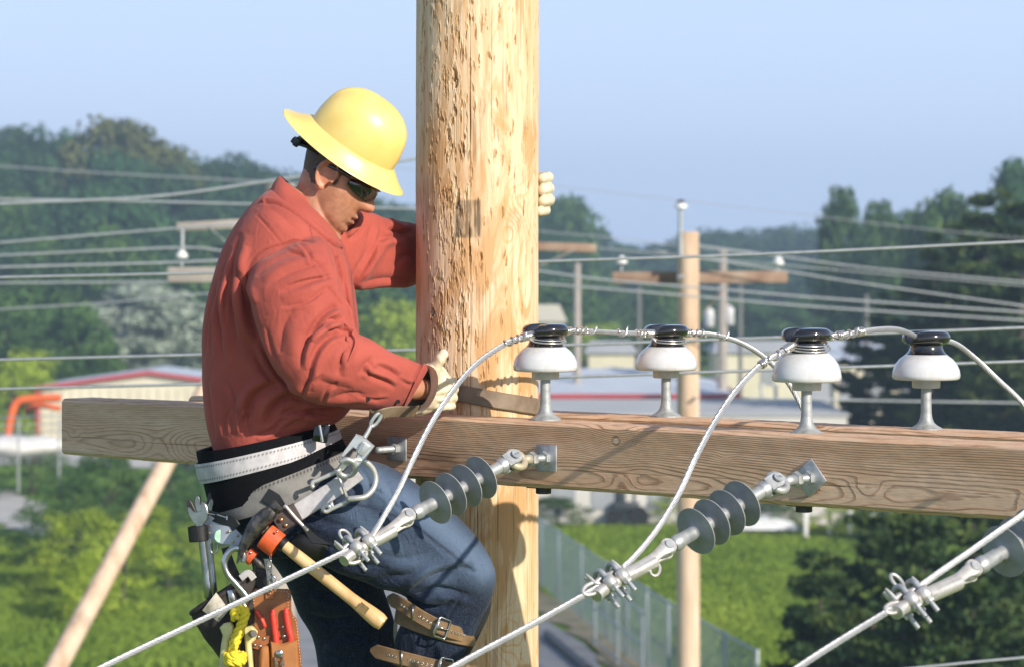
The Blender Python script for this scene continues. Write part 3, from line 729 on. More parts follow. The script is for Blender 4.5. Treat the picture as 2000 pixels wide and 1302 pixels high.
strain_assembly(*Apts[1], 2.472, zpy(932, 6.226), radians(-40), 2, 'grey four disc insulator in the middle, right of the main pole', 'cast clamp with upright fingers in front of the chain-link fence', 'eye bolt through a tilted square plate, right of the main pole', GALV)
strain_assembly(A3, B3, C3, 3.217, 9.51, 0, 3, 'grey four disc insulator cut off by the right edge of the photo', 'cast clamp with a round ear in front of the dark conifer', 'eye bolt off the right edge of the photo', GALV)
# ------------------------------------------------------------------ the worker
YB = 6.95
def ring_px(L, R, w, Yc, n=48, e=2.0, dy=(0, 0)):
    """ellipse ring between picture points L and R (the silhouette) with half depth w around depth Yc"""
    l = P(L[0], L[1], Yc+dy[0]); r = P(R[0], R[1], Yc+dy[1]); c = (l+r)/2; a = (r-l)/2; out = []
    for k in range(n):
        an = 2*pi*k/n; ca, sa = cos(an), sin(an)
        x = abs(ca)**(2/e)*(1 if ca >= 0 else -1); y = abs(sa)**(2/e)*(1 if sa >= 0 else -1)
        out.append(c+a*x+Vector((0, -1, 0))*y*w)
    return out
def loft(rs, n=48, e=2.0, sub=4):
    """rs: list of (L, R, w, Yc); spline-interpolated rings"""
    A = [(r[0][0], r[0][1], r[1][0], r[1][1], r[2], r[3]) for r in rs]; S = spline(A, sub)
    return [ring_px((s[0], s[1]), (s[2], s[3]), s[4], s[5], n, e) for s in S]
def shrink(rs, k, kw=None):
    out = []
    for (L, R, w_, Y) in rs:
        cx, cy = (L[0]+R[0])/2, (L[1]+R[1])/2; kw_ = kw or k
        out.append(((cx+(L[0]-cx)*k, cy+(L[1]-cy)*k), (cx+(R[0]-cx)*k, cy+(R[1]-cy)*k), w_*kw_, Y))
    return out
TORSO = [((556, 352), (612, 392), .060, 6.95), ((538, 362), (632, 425), .085, 6.95), ((505, 385), (658, 455), .150, 6.95), ((470, 425), (676, 492), .190, 6.95),
         ((440, 475), (690, 545), .205, 6.95), ((417, 540), (697, 600), .205, 6.95), ((402, 610), (701, 655), .195, 6.95), ((397, 690), (704, 720), .185, 6.95),
         ((397, 760), (698, 775), .180, 6.95), ((403, 820), (672, 815), .172, 6.95), ((415, 865), (640, 838), .165, 6.95), ((430, 905), (645, 870), .160, 6.95)]
SLEEVE_R = [((535, 500), (610, 455), .070, 6.84), ((500, 520), (640, 472), .098, 6.79), ((485, 560), (655, 515), .100, 6.745), ((494, 620), (672, 570), .094, 6.715), ((512, 668), (686, 612), .090, 6.70),
            ((543, 728), (698, 648), .086, 6.68), ((590, 778), (708, 655), .082, 6.672), ((645, 790), (735, 668), .074, 6.685), ((700, 798), (765, 686), .066, 6.72), ((752, 800), (800, 700), .058, 6.765), ((782, 797), (826, 711), .051, 6.80), ((795, 793), (839, 719), .048, 6.815)]
SLEEVE_L = [((610, 540), (600, 450), .07, 7.03), ((652, 558), (655, 425), .078, 7.08), ((698, 567), (705, 413), .078, 7.14), ((748, 562), (752, 425), .075, 7.22), ((806, 560), (808, 436), .074, 7.33),
            ((862, 535), (850, 438), .066, 7.425), ((935, 482), (922, 408), .055, 7.46), ((1005, 432), (1000, 372), .042, 7.43), ((1025, 420), (1022, 362), .040, 7.41)]
PELVIS = [((428, 870), (640, 845), .158, 6.95), ((420, 930), (680, 880), .172, 6.95), ((425, 990), (725, 920), .180, 6.95), ((450, 1040), (735, 985), .178, 6.95), ((490, 1085), (720, 1060), .150, 6.95)]
LEG_R = [((450, 1010), (690, 895), .100, 6.87), ((545, 1062), (755, 908), .102, 6.845), ((640, 1108), (822, 950), .096, 6.82), ((715, 1138), (885, 1000), .088, 6.82), ((765, 1153), (935, 1052), .080, 6.82),
         ((792, 1165), (966, 1108), .075, 6.82), ((795, 1185), (966, 1148), .072, 6.83), ((783, 1215), (950, 1195), .069, 6.84), ((770, 1250), (926, 1250), .066, 6.85), ((772, 1300), (898, 1306), .062, 6.86), ((785, 1380), (885, 1385), .058, 6.87), ((800, 1480), (875, 1480), .050, 6.88), ((805, 1520), (872, 1520), .048, 6.88)]
LEG_L = [((470, 1030), (690, 1010), .100, 7.04), ((520, 1085), (722, 1075), .098, 7.05), ((560, 1140), (740, 1130), .090, 7.06), ((582, 1195), (760, 1182), .084, 7.07), ((610, 1245), (775, 1240), .078, 7.07), ((622, 1310), (775, 1310), .072, 7.07),
         ((640, 1400), (768, 1400), .062, 7.07), ((662, 1520), (760, 1520), .052, 7.06), ((668, 1600), (748, 1600), .048, 7.05)]
PT = thing('person', 'lineman in yellow hard hat and rust red shirt leaning against the large pole, looking down', 'person', P(640, 1700, 6.95))

# ---- folds: strokes given on the photograph press creases and ridges into cloth
def stroke(me, pts, width, depth, ridge=.8, side=1, Ymax=None, facing=-.15, taper=True):
    """pts on the picture; crease of half-width `width` px, ridge on one side, only where the cloth faces the camera"""
    co = getco(me); no = getno(me)
    px = co[:, 0]*F/co[:, 1]+1000; py = HZ-(co[:, 2]-10)*F/co[:, 1]
    p = spline(pts, 8); best = np.full(len(px), 1e9); sg = np.zeros(len(px)); par = np.zeros(len(px))
    tot = len(p)-1
    bx = (px > p[:, 0].min()-5*width) & (px < p[:, 0].max()+5*width) & (py > p[:, 1].min()-5*width) & (py < p[:, 1].max()+5*width)
    if Ymax is not None: bx &= co[:, 1] < Ymax
    ids = np.nonzero(bx)[0]
    if len(ids) == 0: return
    qx, qy = px[ids], py[ids]; B = np.full(len(ids), 1e9); S = np.zeros(len(ids)); T = np.zeros(len(ids))
    for i in range(tot):
        a, b = p[i], p[i+1]; d = b-a; l2 = (d**2).sum()+1e-9
        u = np.clip(((qx-a[0])*d[0]+(qy-a[1])*d[1])/l2, 0, 1)
        dx = qx-(a[0]+u*d[0]); dy = qy-(a[1]+u*d[1]); dd = np.hypot(dx, dy); m = dd < B
        B[m] = dd[m]; S[m] = np.sign(d[0]*dy-d[1]*dx)[m]; T[m] = ((i+u)/tot)[m]
    s = B*np.where(S == 0, 1, S)*side/width
    prof = -.9*np.exp(-np.abs(s)*1.25)+ridge*.8*np.exp(-((s-1.9)/1.2)**2)+.15*np.exp(-((s+2.4)/1.4)**2)
    if taper: prof = prof*np.sin(np.clip(T, 0, 1)*pi)**.6
    f = np.clip((-no[ids, 1]-facing)/.35, 0, 1)
    co[ids] += no[ids]*(prof*depth*f)[:, None]
    setco(me, co)
def cloth_noise(me, amp, sc, seed=0):
    co = getco(me); no = getno(me)
    f = fbm(co[:, 0]*sc+co[:, 1]*sc*.7, co[:, 2]*sc*.6+co[:, 1]*sc*.5, 4, seed); co += no*(f*amp)[:, None]; setco(me, co)
def near_line(me, pts, wpx, Ymax=None):
    co = getco(me); px = co[:, 0]*F/co[:, 1]+1000; py = HZ-(co[:, 2]-10)*F/co[:, 1]
    p = spline(pts, 8); B = np.full(len(px), 1e9)
    for i in range(len(p)-1):
        a, b = p[i], p[i+1]; d = b-a; u = np.clip(((px-a[0])*d[0]+(py-a[1])*d[1])/((d**2).sum()+1e-9), 0, 1)
        B = np.minimum(B, np.hypot(px-(a[0]+u*d[0]), py-(a[1]+u*d[1])))
    k = np.exp(-(B/wpx)**2)*(getno(me)[:, 1] < .2)
    if Ymax is not None: k = k*(co[:, 1] < Ymax)
    return k

# ---- shirt
SH_M, t_, b_ = new_mat('rust_red_twill')
c_ = ramp(t_, nz(t_, coords(t_), 9, 4), [(.35, (.32, .064, .046)), (.65, (.385, .080, .057))])
wv = nz(t_, coords(t_, (1, 1, 1)), 900, 2)
c_ = mix(t_, math_(t_, 'MULTIPLY', attr(t_, 'seam'), .55), c_, (.12, .014, .008)); t_.links.new(c_, b_.inputs['Base Color'])
b_.inputs['Roughness'].default_value = .82; b_.inputs['Sheen Weight'].default_value = .08; b_.inputs['Specular IOR Level'].default_value = .25
wr = nz(t_, coords(t_, (1, 1, .55)), 17, 4, .55, 1.6); rg_ = math_(t_, 'ABSOLUTE', math_(t_, 'SUBTRACT', wr, .5)); wr2 = nz(t_, coords(t_, (.6, .6, 1)), 42, 3, .6, 1.0); hh = math_(t_, 'ADD', math_(t_, 'MULTIPLY', rg_, 1.6), math_(t_, 'MULTIPLY', wr2, .28))
nb_ = bump(t_, b_, hh, .30, .008); bump(t_, b_, wv, .35, .0010, nb_)
mb = MB(); mb.rings(loft(TORSO, 56, 2.15)); mb.rings(loft(SLEEVE_R, 40, 2.1)); mb.rings(loft(SLEEVE_L, 40, 2.1))
sh = remesh_mb(mb, .0034, 8, .6); cloth_noise(sh, .004, 9, 3)
YA = 6.86
FOLDS = [  # points, width, depth, ridge, side
 ([(482, 533), (500, 500), (528, 484), (555, 477), (590, 470), (616, 472)], 3.2, .0022, .5, -1),            # armhole seam
 ([(482, 533), (481, 570), (488, 620), (505, 665)], 7, .012, .9, 1),                                     # under-arm crease
 ([(505, 665), (525, 705), (560, 752), (592, 780)], 6, .006, .6, 1),
 ([(488, 600), (470, 560), (463, 520), (470, 480)], 8, .009, .9, 1),
 ([(465, 700), (455, 640), (448, 580), (452, 520), (470, 455)], 9, .009, 1.0, 1),
 ([(436, 720), (428, 650), (424, 590), (432, 530), (450, 480)], 8, .008, 1.0, 1),
 ([(412, 700), (409, 640), (414, 590), (424, 545)], 7, .006, 1.0, 1),
 ([(540, 748), (512, 720), (490, 680)], 8, .007, .7, 1),
 ([(420, 860), (410, 800), (404, 740)], 7, .005, .8, 1),
 ([(470, 835), (462, 790), (440, 740)], 7, .006, .8, 1),
 ([(485, 850), (482, 810), (500, 770), (545, 745)], 9, .010, .9, -1),
 ([(520, 830), (530, 800), (560, 775), (600, 785)], 9, .010, .8, -1),
 ([(560, 835), (590, 815), (630, 800), (680, 790)], 7, .006, .8, -1),
 ([(545, 810), (575, 800), (610, 805), (650, 815)], 7, .007, .9, 1),
 ([(500, 850), (520, 845), (545, 830)], 5, .005, .8, 1),
 ([(545, 570), (580, 560), (620, 545), (650, 535)], 9, .006, .9, 1),                                     # upper sleeve
 ([(520, 560), (560, 535), (600, 520), (640, 512)], 8, .004, .9, -1),
 ([(500, 540), (520, 520), (560, 500), (610, 495)], 8, .004, .8, -1),
 ([(600, 660), (625, 620), (655, 600), (672, 605)], 8, .009, 1.0, 1),
 ([(585, 720), (592, 680), (612, 645), (650, 625), (676, 640)], 8, .010, 1.1, 1),
 ([(600, 760), (606, 715), (624, 675), (655, 652), (690, 655)], 8, .008, 1.0, 1),
 ([(545, 690), (552, 640), (575, 600)], 14, .005, .8, 1),
 ([(660, 730), (668, 700), (680, 670), (672, 655)], 6, .009, 1.0, 1),
 ([(676, 712), (682, 690), (688, 662), (675, 648)], 5, .008, 1.0, -1),
 ([(640, 648), (660, 642), (680, 648), (684, 656)], 4, .008, 1.2, -1),
 ([(700, 730), (715, 712), (728, 696)], 7, .005, .9, 1),
 ([(705, 722), (730, 735), (755, 745), (772, 757)], 5, .006, 1.0, -1),
 ([(735, 712), (760, 722), (778, 735)], 5, .005, 1.0, -1),
 ([(590, 775), (597, 755), (605, 740)], 6, .006, .9, 1),
 ([(640, 780), (665, 772), (700, 768), (740, 775)], 7, .005, .8, 1),
 ([(620, 740), (650, 752), (690, 760)], 9, .004, .8, -1),
 ([(660, 500), (668, 540), (672, 590), (690, 640)], 6, .007, .8, -1),                                     # chest
 ([(640, 470), (655, 520), (662, 560)], 7, .005, .8, 1),
 ([(682, 520), (686, 580), (694, 640)], 3, .003, .6, 1),
 ([(500, 420), (520, 440), (552, 476)], 2.5, .0025, .4, 1),                                               # yoke seam
 ([(552, 476), (575, 470), (612, 474)], 2.5, .0025, .4, 1),
 ([(520, 400), (560, 430), (612, 474)], 10, .003, .8, 1),
]
for f_ in FOLDS: stroke(sh, f_[0], f_[1]*.85, f_[2]*1.65, f_[3], f_[4], Ymax=7.02)
SHARP = [[(560, 560), (600, 548), (655, 540)], [(548, 600), (600, 590), (640, 560)], [(600, 780), (612, 750), (630, 730)], [(630, 785), (640, 760), (660, 745)], [(470, 845), (476, 820), (490, 800)], [(440, 850), (440, 820), (450, 795)],
 [(500, 700), (520, 730), (550, 760)], [(575, 812), (610, 800), (650, 797)], [(600, 828), (640, 818), (680, 800)], [(530, 845), (545, 825), (575, 812)], [(700, 770), (730, 780), (760, 778)], [(715, 705), (728, 715), (735, 728)], [(640, 560), (655, 580), (668, 600)],
 [(400, 700), (404, 640), (416, 580)], [(440, 640), (440, 580), (452, 530)], [(600, 500), (625, 520), (640, 545)], [(560, 490), (590, 500), (620, 505)], [(650, 480), (660, 520), (666, 570)], [(672, 540), (678, 600), (690, 650)], [(520, 640), (530, 680), (545, 720)], [(780, 740), (800, 750), (815, 748)], [(580, 470), (600, 490), (612, 520)]]
for i, q in enumerate(SHARP): stroke(sh, q, 3.4, .0060, .8, 1 if i % 2 else -1, Ymax=7.02)
FOLDS_L = [([(688, 562), (700, 530), (720, 490), (724, 440)], 7, .010, 1, 1), ([(700, 540), (725, 500), (745, 460), (742, 428)], 7, .007, 1, 1), ([(680, 470), (700, 450), (715, 425)], 5, .008, 1, -1),
 ([(672, 455), (688, 440), (700, 422)], 5, .008, 1, 1), ([(735, 470), (760, 462), (790, 462)], 7, .007, 1, 1), ([(752, 430), (762, 445), (785, 455), (806, 450)], 6, .009, 1, -1), ([(700, 555), (750, 545), (800, 548)], 6, .005, 1, 1), ([(770, 520), (790, 500), (806, 500)], 6, .006, 1, 1)]
for f_ in FOLDS_L: stroke(sh, f_[0], f_[1]*.85, f_[2]*1.6, f_[3], f_[4])
CLN = [(520, 396), (545, 400), (580, 420), (620, 452), (650, 478), (668, 486)]
stroke(sh, CLN, 3.0, .006, 1.3, -1, Ymax=7.02, taper=False); stroke(sh, [(790, 800), (802, 764), (812, 735), (824, 706)], 2.2, .003, .9, 1, Ymax=7.02, taper=False)
seam = np.maximum.reduce([near_line(sh, q, 1.5, YA+.1) for q in (CLN, [(482, 533), (500, 500), (528, 484), (555, 477), (590, 470), (616, 472)], [(500, 410), (520, 440), (552, 476)], [(552, 476), (575, 470), (612, 474)], [(604, 440), (608, 455), (612, 474)], [(655, 748), (680, 768), (712, 783), (760, 797)], [(788, 792), (802, 760), (812, 735), (822, 708)], [(685, 500), (688, 560), (696, 640)])]+[near_line(sh, [(548, 820), (556, 790), (562, 760)], 1.3, YA)*.7])
setattr_f(sh, 'seam', seam*.9)
shirt = link('shirt', sh, SH_M, PT, 180)
# collar, cuff, placket and buttons belong to the shirt
cl = MB()
def fold_collar(outer, inner, th=.004):
    cl.rings([[a, b, b2, a2] for a, b, b2, a2 in zip(*outer, *inner)])
stand = []
N_ = 40
for i in range(N_+1):                                   # a turned-down collar round the neck, open at the front
    u = i/N_; an = pi*(-.93+1.86*u)                       # 0 = back of the neck
    # neck ellipse: from back (548,350) to front (668,470) in the picture
    def pt(L, R, w_, Y=6.95):
        l, r = P(L[0], L[1], Y), P(R[0], R[1], Y); c, a = (l+r)/2, (l-r)/2
        return c+a*cos(an)+Vector((0, -1, 0))*sin(an)*w_
    f = abs(an)/pi
    top = pt((545, 342), (642, 432), .076); bot = pt((522, 388), (672, 478), .146); bot.z -= .014*sstep(.55, .95, f); bot = bot+Vector((.006, 0, 0))*sstep(.6, .95, f)
    inn = pt((553, 350), (632, 430), .064); low = pt((556, 378), (636, 452), .070)
    mid = (top*.55+bot*.45)+Vector((-.004*cos(an), -.010*sin(an), .004))
    q = [low, inn, inn.lerp(top, .5)+Vector((0, 0, .004)), top, mid, bot, bot-Vector((0, 0, .003)), mid-Vector((0, 0, .008))+Vector((0, .006*sin(an), 0)), top.lerp(low, .55)+Vector((0, -.004*sin(an), 0))]
    stand.append(q)
cl.rings(stand)
tmp = cl.build('collar', SH_M, shirt, 60)
sb = tmp.modifiers.new('s', 'SUBSURF'); sb.levels = 1; sb.render_levels = 1
# hollow cuff hem with a rim
cf = MB(); c0 = ring_px((793, 796), (838, 716), .050, 6.815, 40); c1 = ring_px((786, 800), (828, 708), .0515, 6.80, 40); c2 = ring_px((795, 792), (836, 720), .046, 6.815, 40); c3 = ring_px((783, 792), (822, 714), .042, 6.80, 40)
cf.rings([c1, c0, c2, c3], caps=False); cf.build('cuff', SH_M, shirt, 50)
bt = mk('dark_button', (.03, .03, .035), None, 30, .25)
for (x, y, Y) in ((719, 779, 6.668), (777, 784, 6.737)):
    c = P(x, y, Y); d = Vector((.15, -1, -.35)).normalized(); MB().lathe([(.0052, -.006), (.0055, 0), (.005, .0016), (.0038, .0012), (1e-4, .0009)], frame(c, d), 20, caps=False).build('button', bt, shirt, 40)

# ---- jeans
JM, t_, b_ = new_mat('denim')
co_ = coords(t_); f = nz(t_, co_, 7, 5, .6)
c_ = ramp(t_, f, [(.32, (.004, .007, .018)), (.55, (.006, .012, .030)), (.78, (.018, .031, .064))])
wv = nz(t_, coords(t_, (1, 1, .12)), 420, 3); wv2 = nz(t_, coords(t_, (.15, 1, 1)), 380, 3)
th_ = math_(t_, 'MULTIPLY', math_(t_, 'ADD', wv, wv2), .5)
c_ = mix(t_, math_(t_, 'MULTIPLY', ramp(t_, th_, [(.47, (0, 0, 0)), (.56, (1, 1, 1))]), .34), c_, (.045, .068, .115))
c_ = mix(t_, math_(t_, 'MULTIPLY', attr(t_, 'lit_fade'), .85, True), c_, (.13, .19, .29))
c_ = mix(t_, math_(t_, 'MULTIPLY', attr(t_, 'seam'), .8, True), c_, (.010, .014, .028))
t_.links.new(c_, b_.inputs['Base Color']); b_.inputs['Roughness'].default_value = .85; b_.inputs['Specular IOR Level'].default_value = .2; b_.inputs['Sheen Weight'].default_value = .1
wr = nz(t_, coords(t_), 19, 4, .55, 1.4); nb_ = bump(t_, b_, math_(t_, 'ABSOLUTE', math_(t_, 'SUBTRACT', wr, .5)), .5, .016); bump(t_, b_, th_, .6, .0014, nb_)
mb = MB(); mb.rings(loft(PELVIS, 52, 2.2)); mb.rings(loft(LEG_R, 44, 2.1)); mb.rings(loft(LEG_L, 44, 2.1))
jn = remesh_mb(mb, .0045, 8, .6); cloth_noise(jn, .0035, 8, 9)
JF = [([(700, 935), (760, 975), (820, 1035), (880, 1090)], 3, .004, .6, 1), ([(880, 1090), (905, 1108), (935, 1118)], 3, .004, .6, 1), ([(800, 1155), (830, 1130), (870, 1115), (930, 1105)], 7, .010, 1, -1),
 ([(795, 1165), (840, 1150), (880, 1152), (930, 1168)], 6, .009, 1, 1), ([(790, 1160), (815, 1175), (850, 1185), (880, 1178)], 6, .009, 1, -1), ([(810, 1180), (830, 1200), (870, 1205)], 6, .006, 1, 1), ([(720, 1130), (760, 1125), (800, 1120), (850, 1085)], 8, .006, 1, 1),
 ([(740, 1080), (790, 1090), (850, 1070)], 9, .005, .8, 1), ([(650, 1090), (700, 1100), (760, 1110)], 8, .005, 1, 1), ([(925, 1070), (940, 1100), (945, 1140)], 6, .005, .8, 1), ([(700, 905), (720, 940), (715, 990)], 7, .006, 1, 1), ([(735, 925), (760, 950), (770, 990)], 8, .004, 1, 1),
 ([(600, 1000), (640, 1020), (690, 1030)], 8, .006, 1, 1), ([(560, 1040), (600, 1060), (660, 1070)], 7, .006, 1, 1), ([(480, 1060), (530, 1050), (570, 1070)], 7, .006, 1, 1), ([(905, 1160), (880, 1200), (868, 1250)], 3, .003, .6, 1), ([(820, 1230), (830, 1260), (825, 1300)], 8, .005, 1, 1),
 ([(610, 1150), (650, 1160), (700, 1150)], 8, .008, 1, 1), ([(600, 1200), (650, 1210), (700, 1200)], 8, .006, 1, -1), ([(640, 1250), (690, 1240), (740, 1260)], 8, .006, 1, 1), ([(720, 1160), (722, 1220), (715, 1290)], 3, .003, .6, 1)]
for f_ in JF: stroke(jn, f_[0], f_[1], f_[2]*1.6, f_[3], f_[4])
lit_fade = .8*near_line(jn, [(720, 930), (790, 975), (850, 1020), (910, 1075), (945, 1110)], 34, 6.9)+.5*near_line(jn, [(690, 1000), (760, 1060), (860, 1130)], 30, 6.9)  # worn fading, plus the sunlit top of the thigh painted paler
js = np.maximum.reduce([near_line(jn, q, 2.2, 7.2) for q in ([(600, 990), (700, 985), (790, 1015), (850, 1055), (900, 1095), (925, 1112)], [(905, 1160), (880, 1200), (868, 1250), (860, 1300)], [(720, 1160), (722, 1220), (715, 1290)])])
setattr_f(jn, 'lit_fade', lit_fade); setattr_f(jn, 'seam', js)
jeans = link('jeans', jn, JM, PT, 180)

# ---- body: one continuous skin surface; head built in its own frame
def head_frame():
    # face direction: right and down in the picture, turned a little to the camera
    fwd = Vector((cos(radians(31)), -.10, -sin(radians(31)))).normalized()
    upv = Vector((sin(radians(31)), .0, cos(radians(31)))); upv = (upv-fwd*upv.dot(fwd)).normalized()
    left = upv.cross(fwd)                                   # towards +Y
    M = Matrix((fwd, left, upv)).transposed().to_4x4(); M.translation = P(655, 345, YB); return M
HM = head_frame()
def head_mb(k=1.0, nz_=70, na=72):
    """rings along the head's height z (m); origin between the ears, x forward"""
    # z, back x, front x (cheek contour), half width
    prof = [(-.118, .040, .062, .012), (-.112, .022, .078, .030), (-.100, -.002, .087, .043), (-.085, -.026, .091, .052), (-.068, -.050, .094, .058), (-.050, -.064, .094, .063), (-.030, -.072, .096, .067), (-.010, -.080, .095, .071),
            (.010, -.088, .090, .074), (.030, -.094, .096, .075), (.050, -.098, .098, .077), (.075, -.098, .094, .076), (.100, -.086, .078, .068), (.118, -.062, .052, .050), (.128, -.030, .022, .024), (.130, -.012, .006, .008)]
    S = spline(prof, 6); out = []
    for (z, xb, xf, w_) in S:
        r = []
        c = (xb*.45+xf*.55); jaw = sstep(-.02, -.10, z)
        for i in range(na):
            an = 2*pi*i/na; ca, sa = cos(an), sin(an)
            a = (xf-c) if ca > 0 else (c-xb)
            e = 2.35 if ca > 0 else 2.0
            x = c+a*abs(ca)**(2/e)*(1 if ca > 0 else -1); y = w_*abs(sa)**(2/e)*(1 if sa > 0 else -1)
            if ca > 0:                                     # face relief
                g = lambda wd: exp(-(y/wd)**2)
                B = lambda z0, s: exp(-((z-z0)/s)**2)
                nose = .0
                if -.040 < z < .036: nose = .0285*max(0, 1-((z+.020)/.020)**2)**.42 if z < -.020 else .0305*(1-((z+.020)/.057))**1.05-.0022*exp(-((z+.020)/.006)**2)
                x += max(0, nose)*g(.0135+.0085*B(-.023, .012))*1.05
                x += .005*B(-.025, .009)*exp(-((abs(y)-.014)/.007)**2)
                x += .006*B(.030, .012)*g(.05)                # brow
                x -= .010*B(.008, .014)*exp(-((abs(y)-.031)/.016)**2)   # eye sockets
                x += .0085*B(-.0600, .0052)*g(.024)+.0080*B(-.0755, .0058)*g(.022)   # lips
                x -= .0075*B(-.0672, .0030)*g(.022)
                x -= .005*B(-.086, .006)*g(.03); x += .006*B(-.102, .011)*g(.022)
                x -= .004*B(-.048, .006)*g(.012)
            r.append(HM @ Vector((x*k, y*k, z*k)))
        out.append(r)
    return out
SKIN, t_, b_ = new_mat('tanned_skin')
f = nz(t_, coords(t_), 22, 4); c_ = ramp(t_, f, [(.35, (.40, .175, .095)), (.65, (.50, .245, .145))])
c_ = mix(t_, math_(t_, 'MULTIPLY', attr(t_, 'stubble'), .6), c_, (.17, .10, .07)); c_ = mix(t_, math_(t_, 'MULTIPLY', attr(t_, 'flush'), .55), c_, (.60, .17, .10))
c_ = mix(t_, attr(t_, 'mouth'), c_, (.09, .018, .018))
t_.links.new(c_, b_.inputs['Base Color']); nb2 = ramp(t_, nz(t_, coords(t_), 75, 4, .6), [(.3, (.82, .82, .82)), (.7, (1.12, 1.1, 1.08))]); c_ = mix(t_, 1.0, c_, nb2, 'MULTIPLY'); t_.links.new(c_, b_.inputs['Base Color']); b_.inputs['Roughness'].default_value = .48; b_.inputs['Subsurface Weight'].default_value = .08; b_.inputs['Subsurface Radius'].default_value = (.01, .004, .002)
bump(t_, b_, nz(t_, coords(t_), 520, 3), .2, .0006)
bd = MB(); bd.rings(head_mb())
NECK = [((572, 455), (668, 470), .055, 6.95), ((575, 400), (660, 440), .056, 6.95), ((584, 352), (650, 410), .054, 6.95), ((600, 312), (650, 385), .048, 6.95)]
bd.rings(loft(NECK, 40, 2.0)); bd.rings(loft(shrink(TORSO, .84, .82), 40)); bd.rings(loft(shrink(SLEEVE_R[:10], .66, .60), 32)); bd.rings(loft(shrink(SLEEVE_L, .62, .60), 32))
bd.rings(loft(shrink(PELVIS, .84, .84), 40)); bd.rings(loft(shrink(LEG_R, .80, .78), 32)); bd.rings(loft(shrink(LEG_L, .80, .78), 32))
WR = vs([P(745, 752, 6.755), P(790, 757, 6.80), P(842, 760, 6.84)], 5); WR = WR[:16]; bd.tube(WR, [.038-.012*i/15 for i in range(16)], 24, flat=.85)
def ear_mb(mb, s):
    ce = Vector((-.012, s*.070, -.004)); rim = []
    for q in np.linspace(-.15*pi, 1.55*pi, 22):
        rx, rz = .0245, .0345; lob = 1-.30*max(0, -sin(q))
        rim.append(HM @ (ce+Vector((.004-rx*sin(q)*0+rx*cos(q)*lob*-1*-1, s*(.014+.003*cos(q)*-1), rz*sin(q)))))
    mb.tube(rim, [.0046-.0006*abs(i-11)/11 for i in range(22)], 10)
    # bowl and lobe
    R3 = HM.to_3x3()
    mb.ball(HM @ (ce+Vector((.002, s*.006, -.002))), 1.0, 14, (.0200, .0085, .029), R3); mb.ball(HM @ (ce+Vector((.006, s*.009, -.034))), 1.0, 12, (.0115, .0055, .0105), R3)
    inner = [HM @ (ce+Vector((-.004+.010*cos(q), s*.0140, .004+.017*sin(q)))) for q in np.linspace(.45*pi, 1.3*pi, 10)]; mb.tube(inner, .0026, 8)
ear_mb(bd, -1); ear_mb(bd, 1)
body = remesh_mb(bd, .0033, 3, .5)
co = getco(body); Hi = np.array(HM.inverted()); hc = co@Hi[:3, :3].T+Hi[:3, 3]
isface = (np.abs(hc[:, 1]) < .09) & (np.abs(hc[:, 2]) < .14) & (hc[:, 0] > -.1)
def hb(x0, z0, sx, sz): return np.exp(-((hc[:, 0]-x0)/sx)**2-((hc[:, 2]-z0)/sz)**2)
stub = isface*(.55*np.clip(sstep(-.035, -.07, hc[:, 2])*sstep(-.03, .02, hc[:, 0]), 0, 1)+.0)+.35*isface*hb(.012, -.02, .02, .03)*0
setattr_f(body, 'stubble', np.clip(stub*.8+isface*.22*fbm(hc[:, 0]*60, hc[:, 2]*60, 3, 4), 0, 1))
ear_ = np.exp(-((hc[:, 0]+.010)/.022)**2-((hc[:, 2]+.004)/.036)**2)*(np.abs(hc[:, 1]) > .072)
setattr_f(body, 'flush', isface*np.clip(ear_*.9+hb(.115, -.032, .018, .016)*.7, 0, 1))
lip = isface*np.exp(-((hc[:, 2]+.0672)/.0028)**2)*(hc[:, 0] > .083)*(np.abs(hc[:, 1]) < .024)
setattr_f(body, 'mouth', np.clip(lip*1.3, 0, 1))
tag(link('body', body, SKIN, PT, 180), 'tanned face in profile looking down, lips parted')
# ---- hair: short, dark brown, below the hat at the back and sides
HAIRM = mk('short_brown_hair', (.10, .060, .036), (.050, .030, .018), 260, .6, 0, .5, 420, .002, stretch=(1, 1, .3))
hm = MB(); Sx = head_mb(1.0)
hr = []
for q in Sx:
    pass
hb_ = MB(); hb_.rings([[HM @ ((HM.inverted() @ p)*1.035) for p in r] for r in Sx]); hme = remesh_mb(hb_, .0034, 1, .5)
bm = bmesh.new(); bm.from_mesh(hme); iH = HM.inverted(); kill = []
for v in bm.verts:
    p = iH @ v.co; x, z = p.x, p.z
    n_ = noise.noise(v.co*160)*.006
    line = .012 if x > .012 else (-.050 if x < -.035 else -.050+(x+.035)/.047*.055)
    side = (x > .012 and x < .026 and z > -.020+n_)                      # sideburn
    ear = ((x+.010)/.024)**2+((z+.004)/.036)**2 < 1 and x > -.036
    keep = (z > line+n_ and x < .045) and not (ear and z < .030) or side
    if not keep: kill.append(v)
bmesh.ops.delete(bm, geom=kill, context='VERTS')
for v in bm.verts: v.co += Vector((noise.noise(v.co*240), noise.noise(v.co*240+Vector((9, 0, 0))), noise.noise(v.co*240+Vector((0, 9, 0)))))*.0012
bm.to_mesh(hme); bm.free(); hair = link('hair', hme, HAIRM, PT, 180)
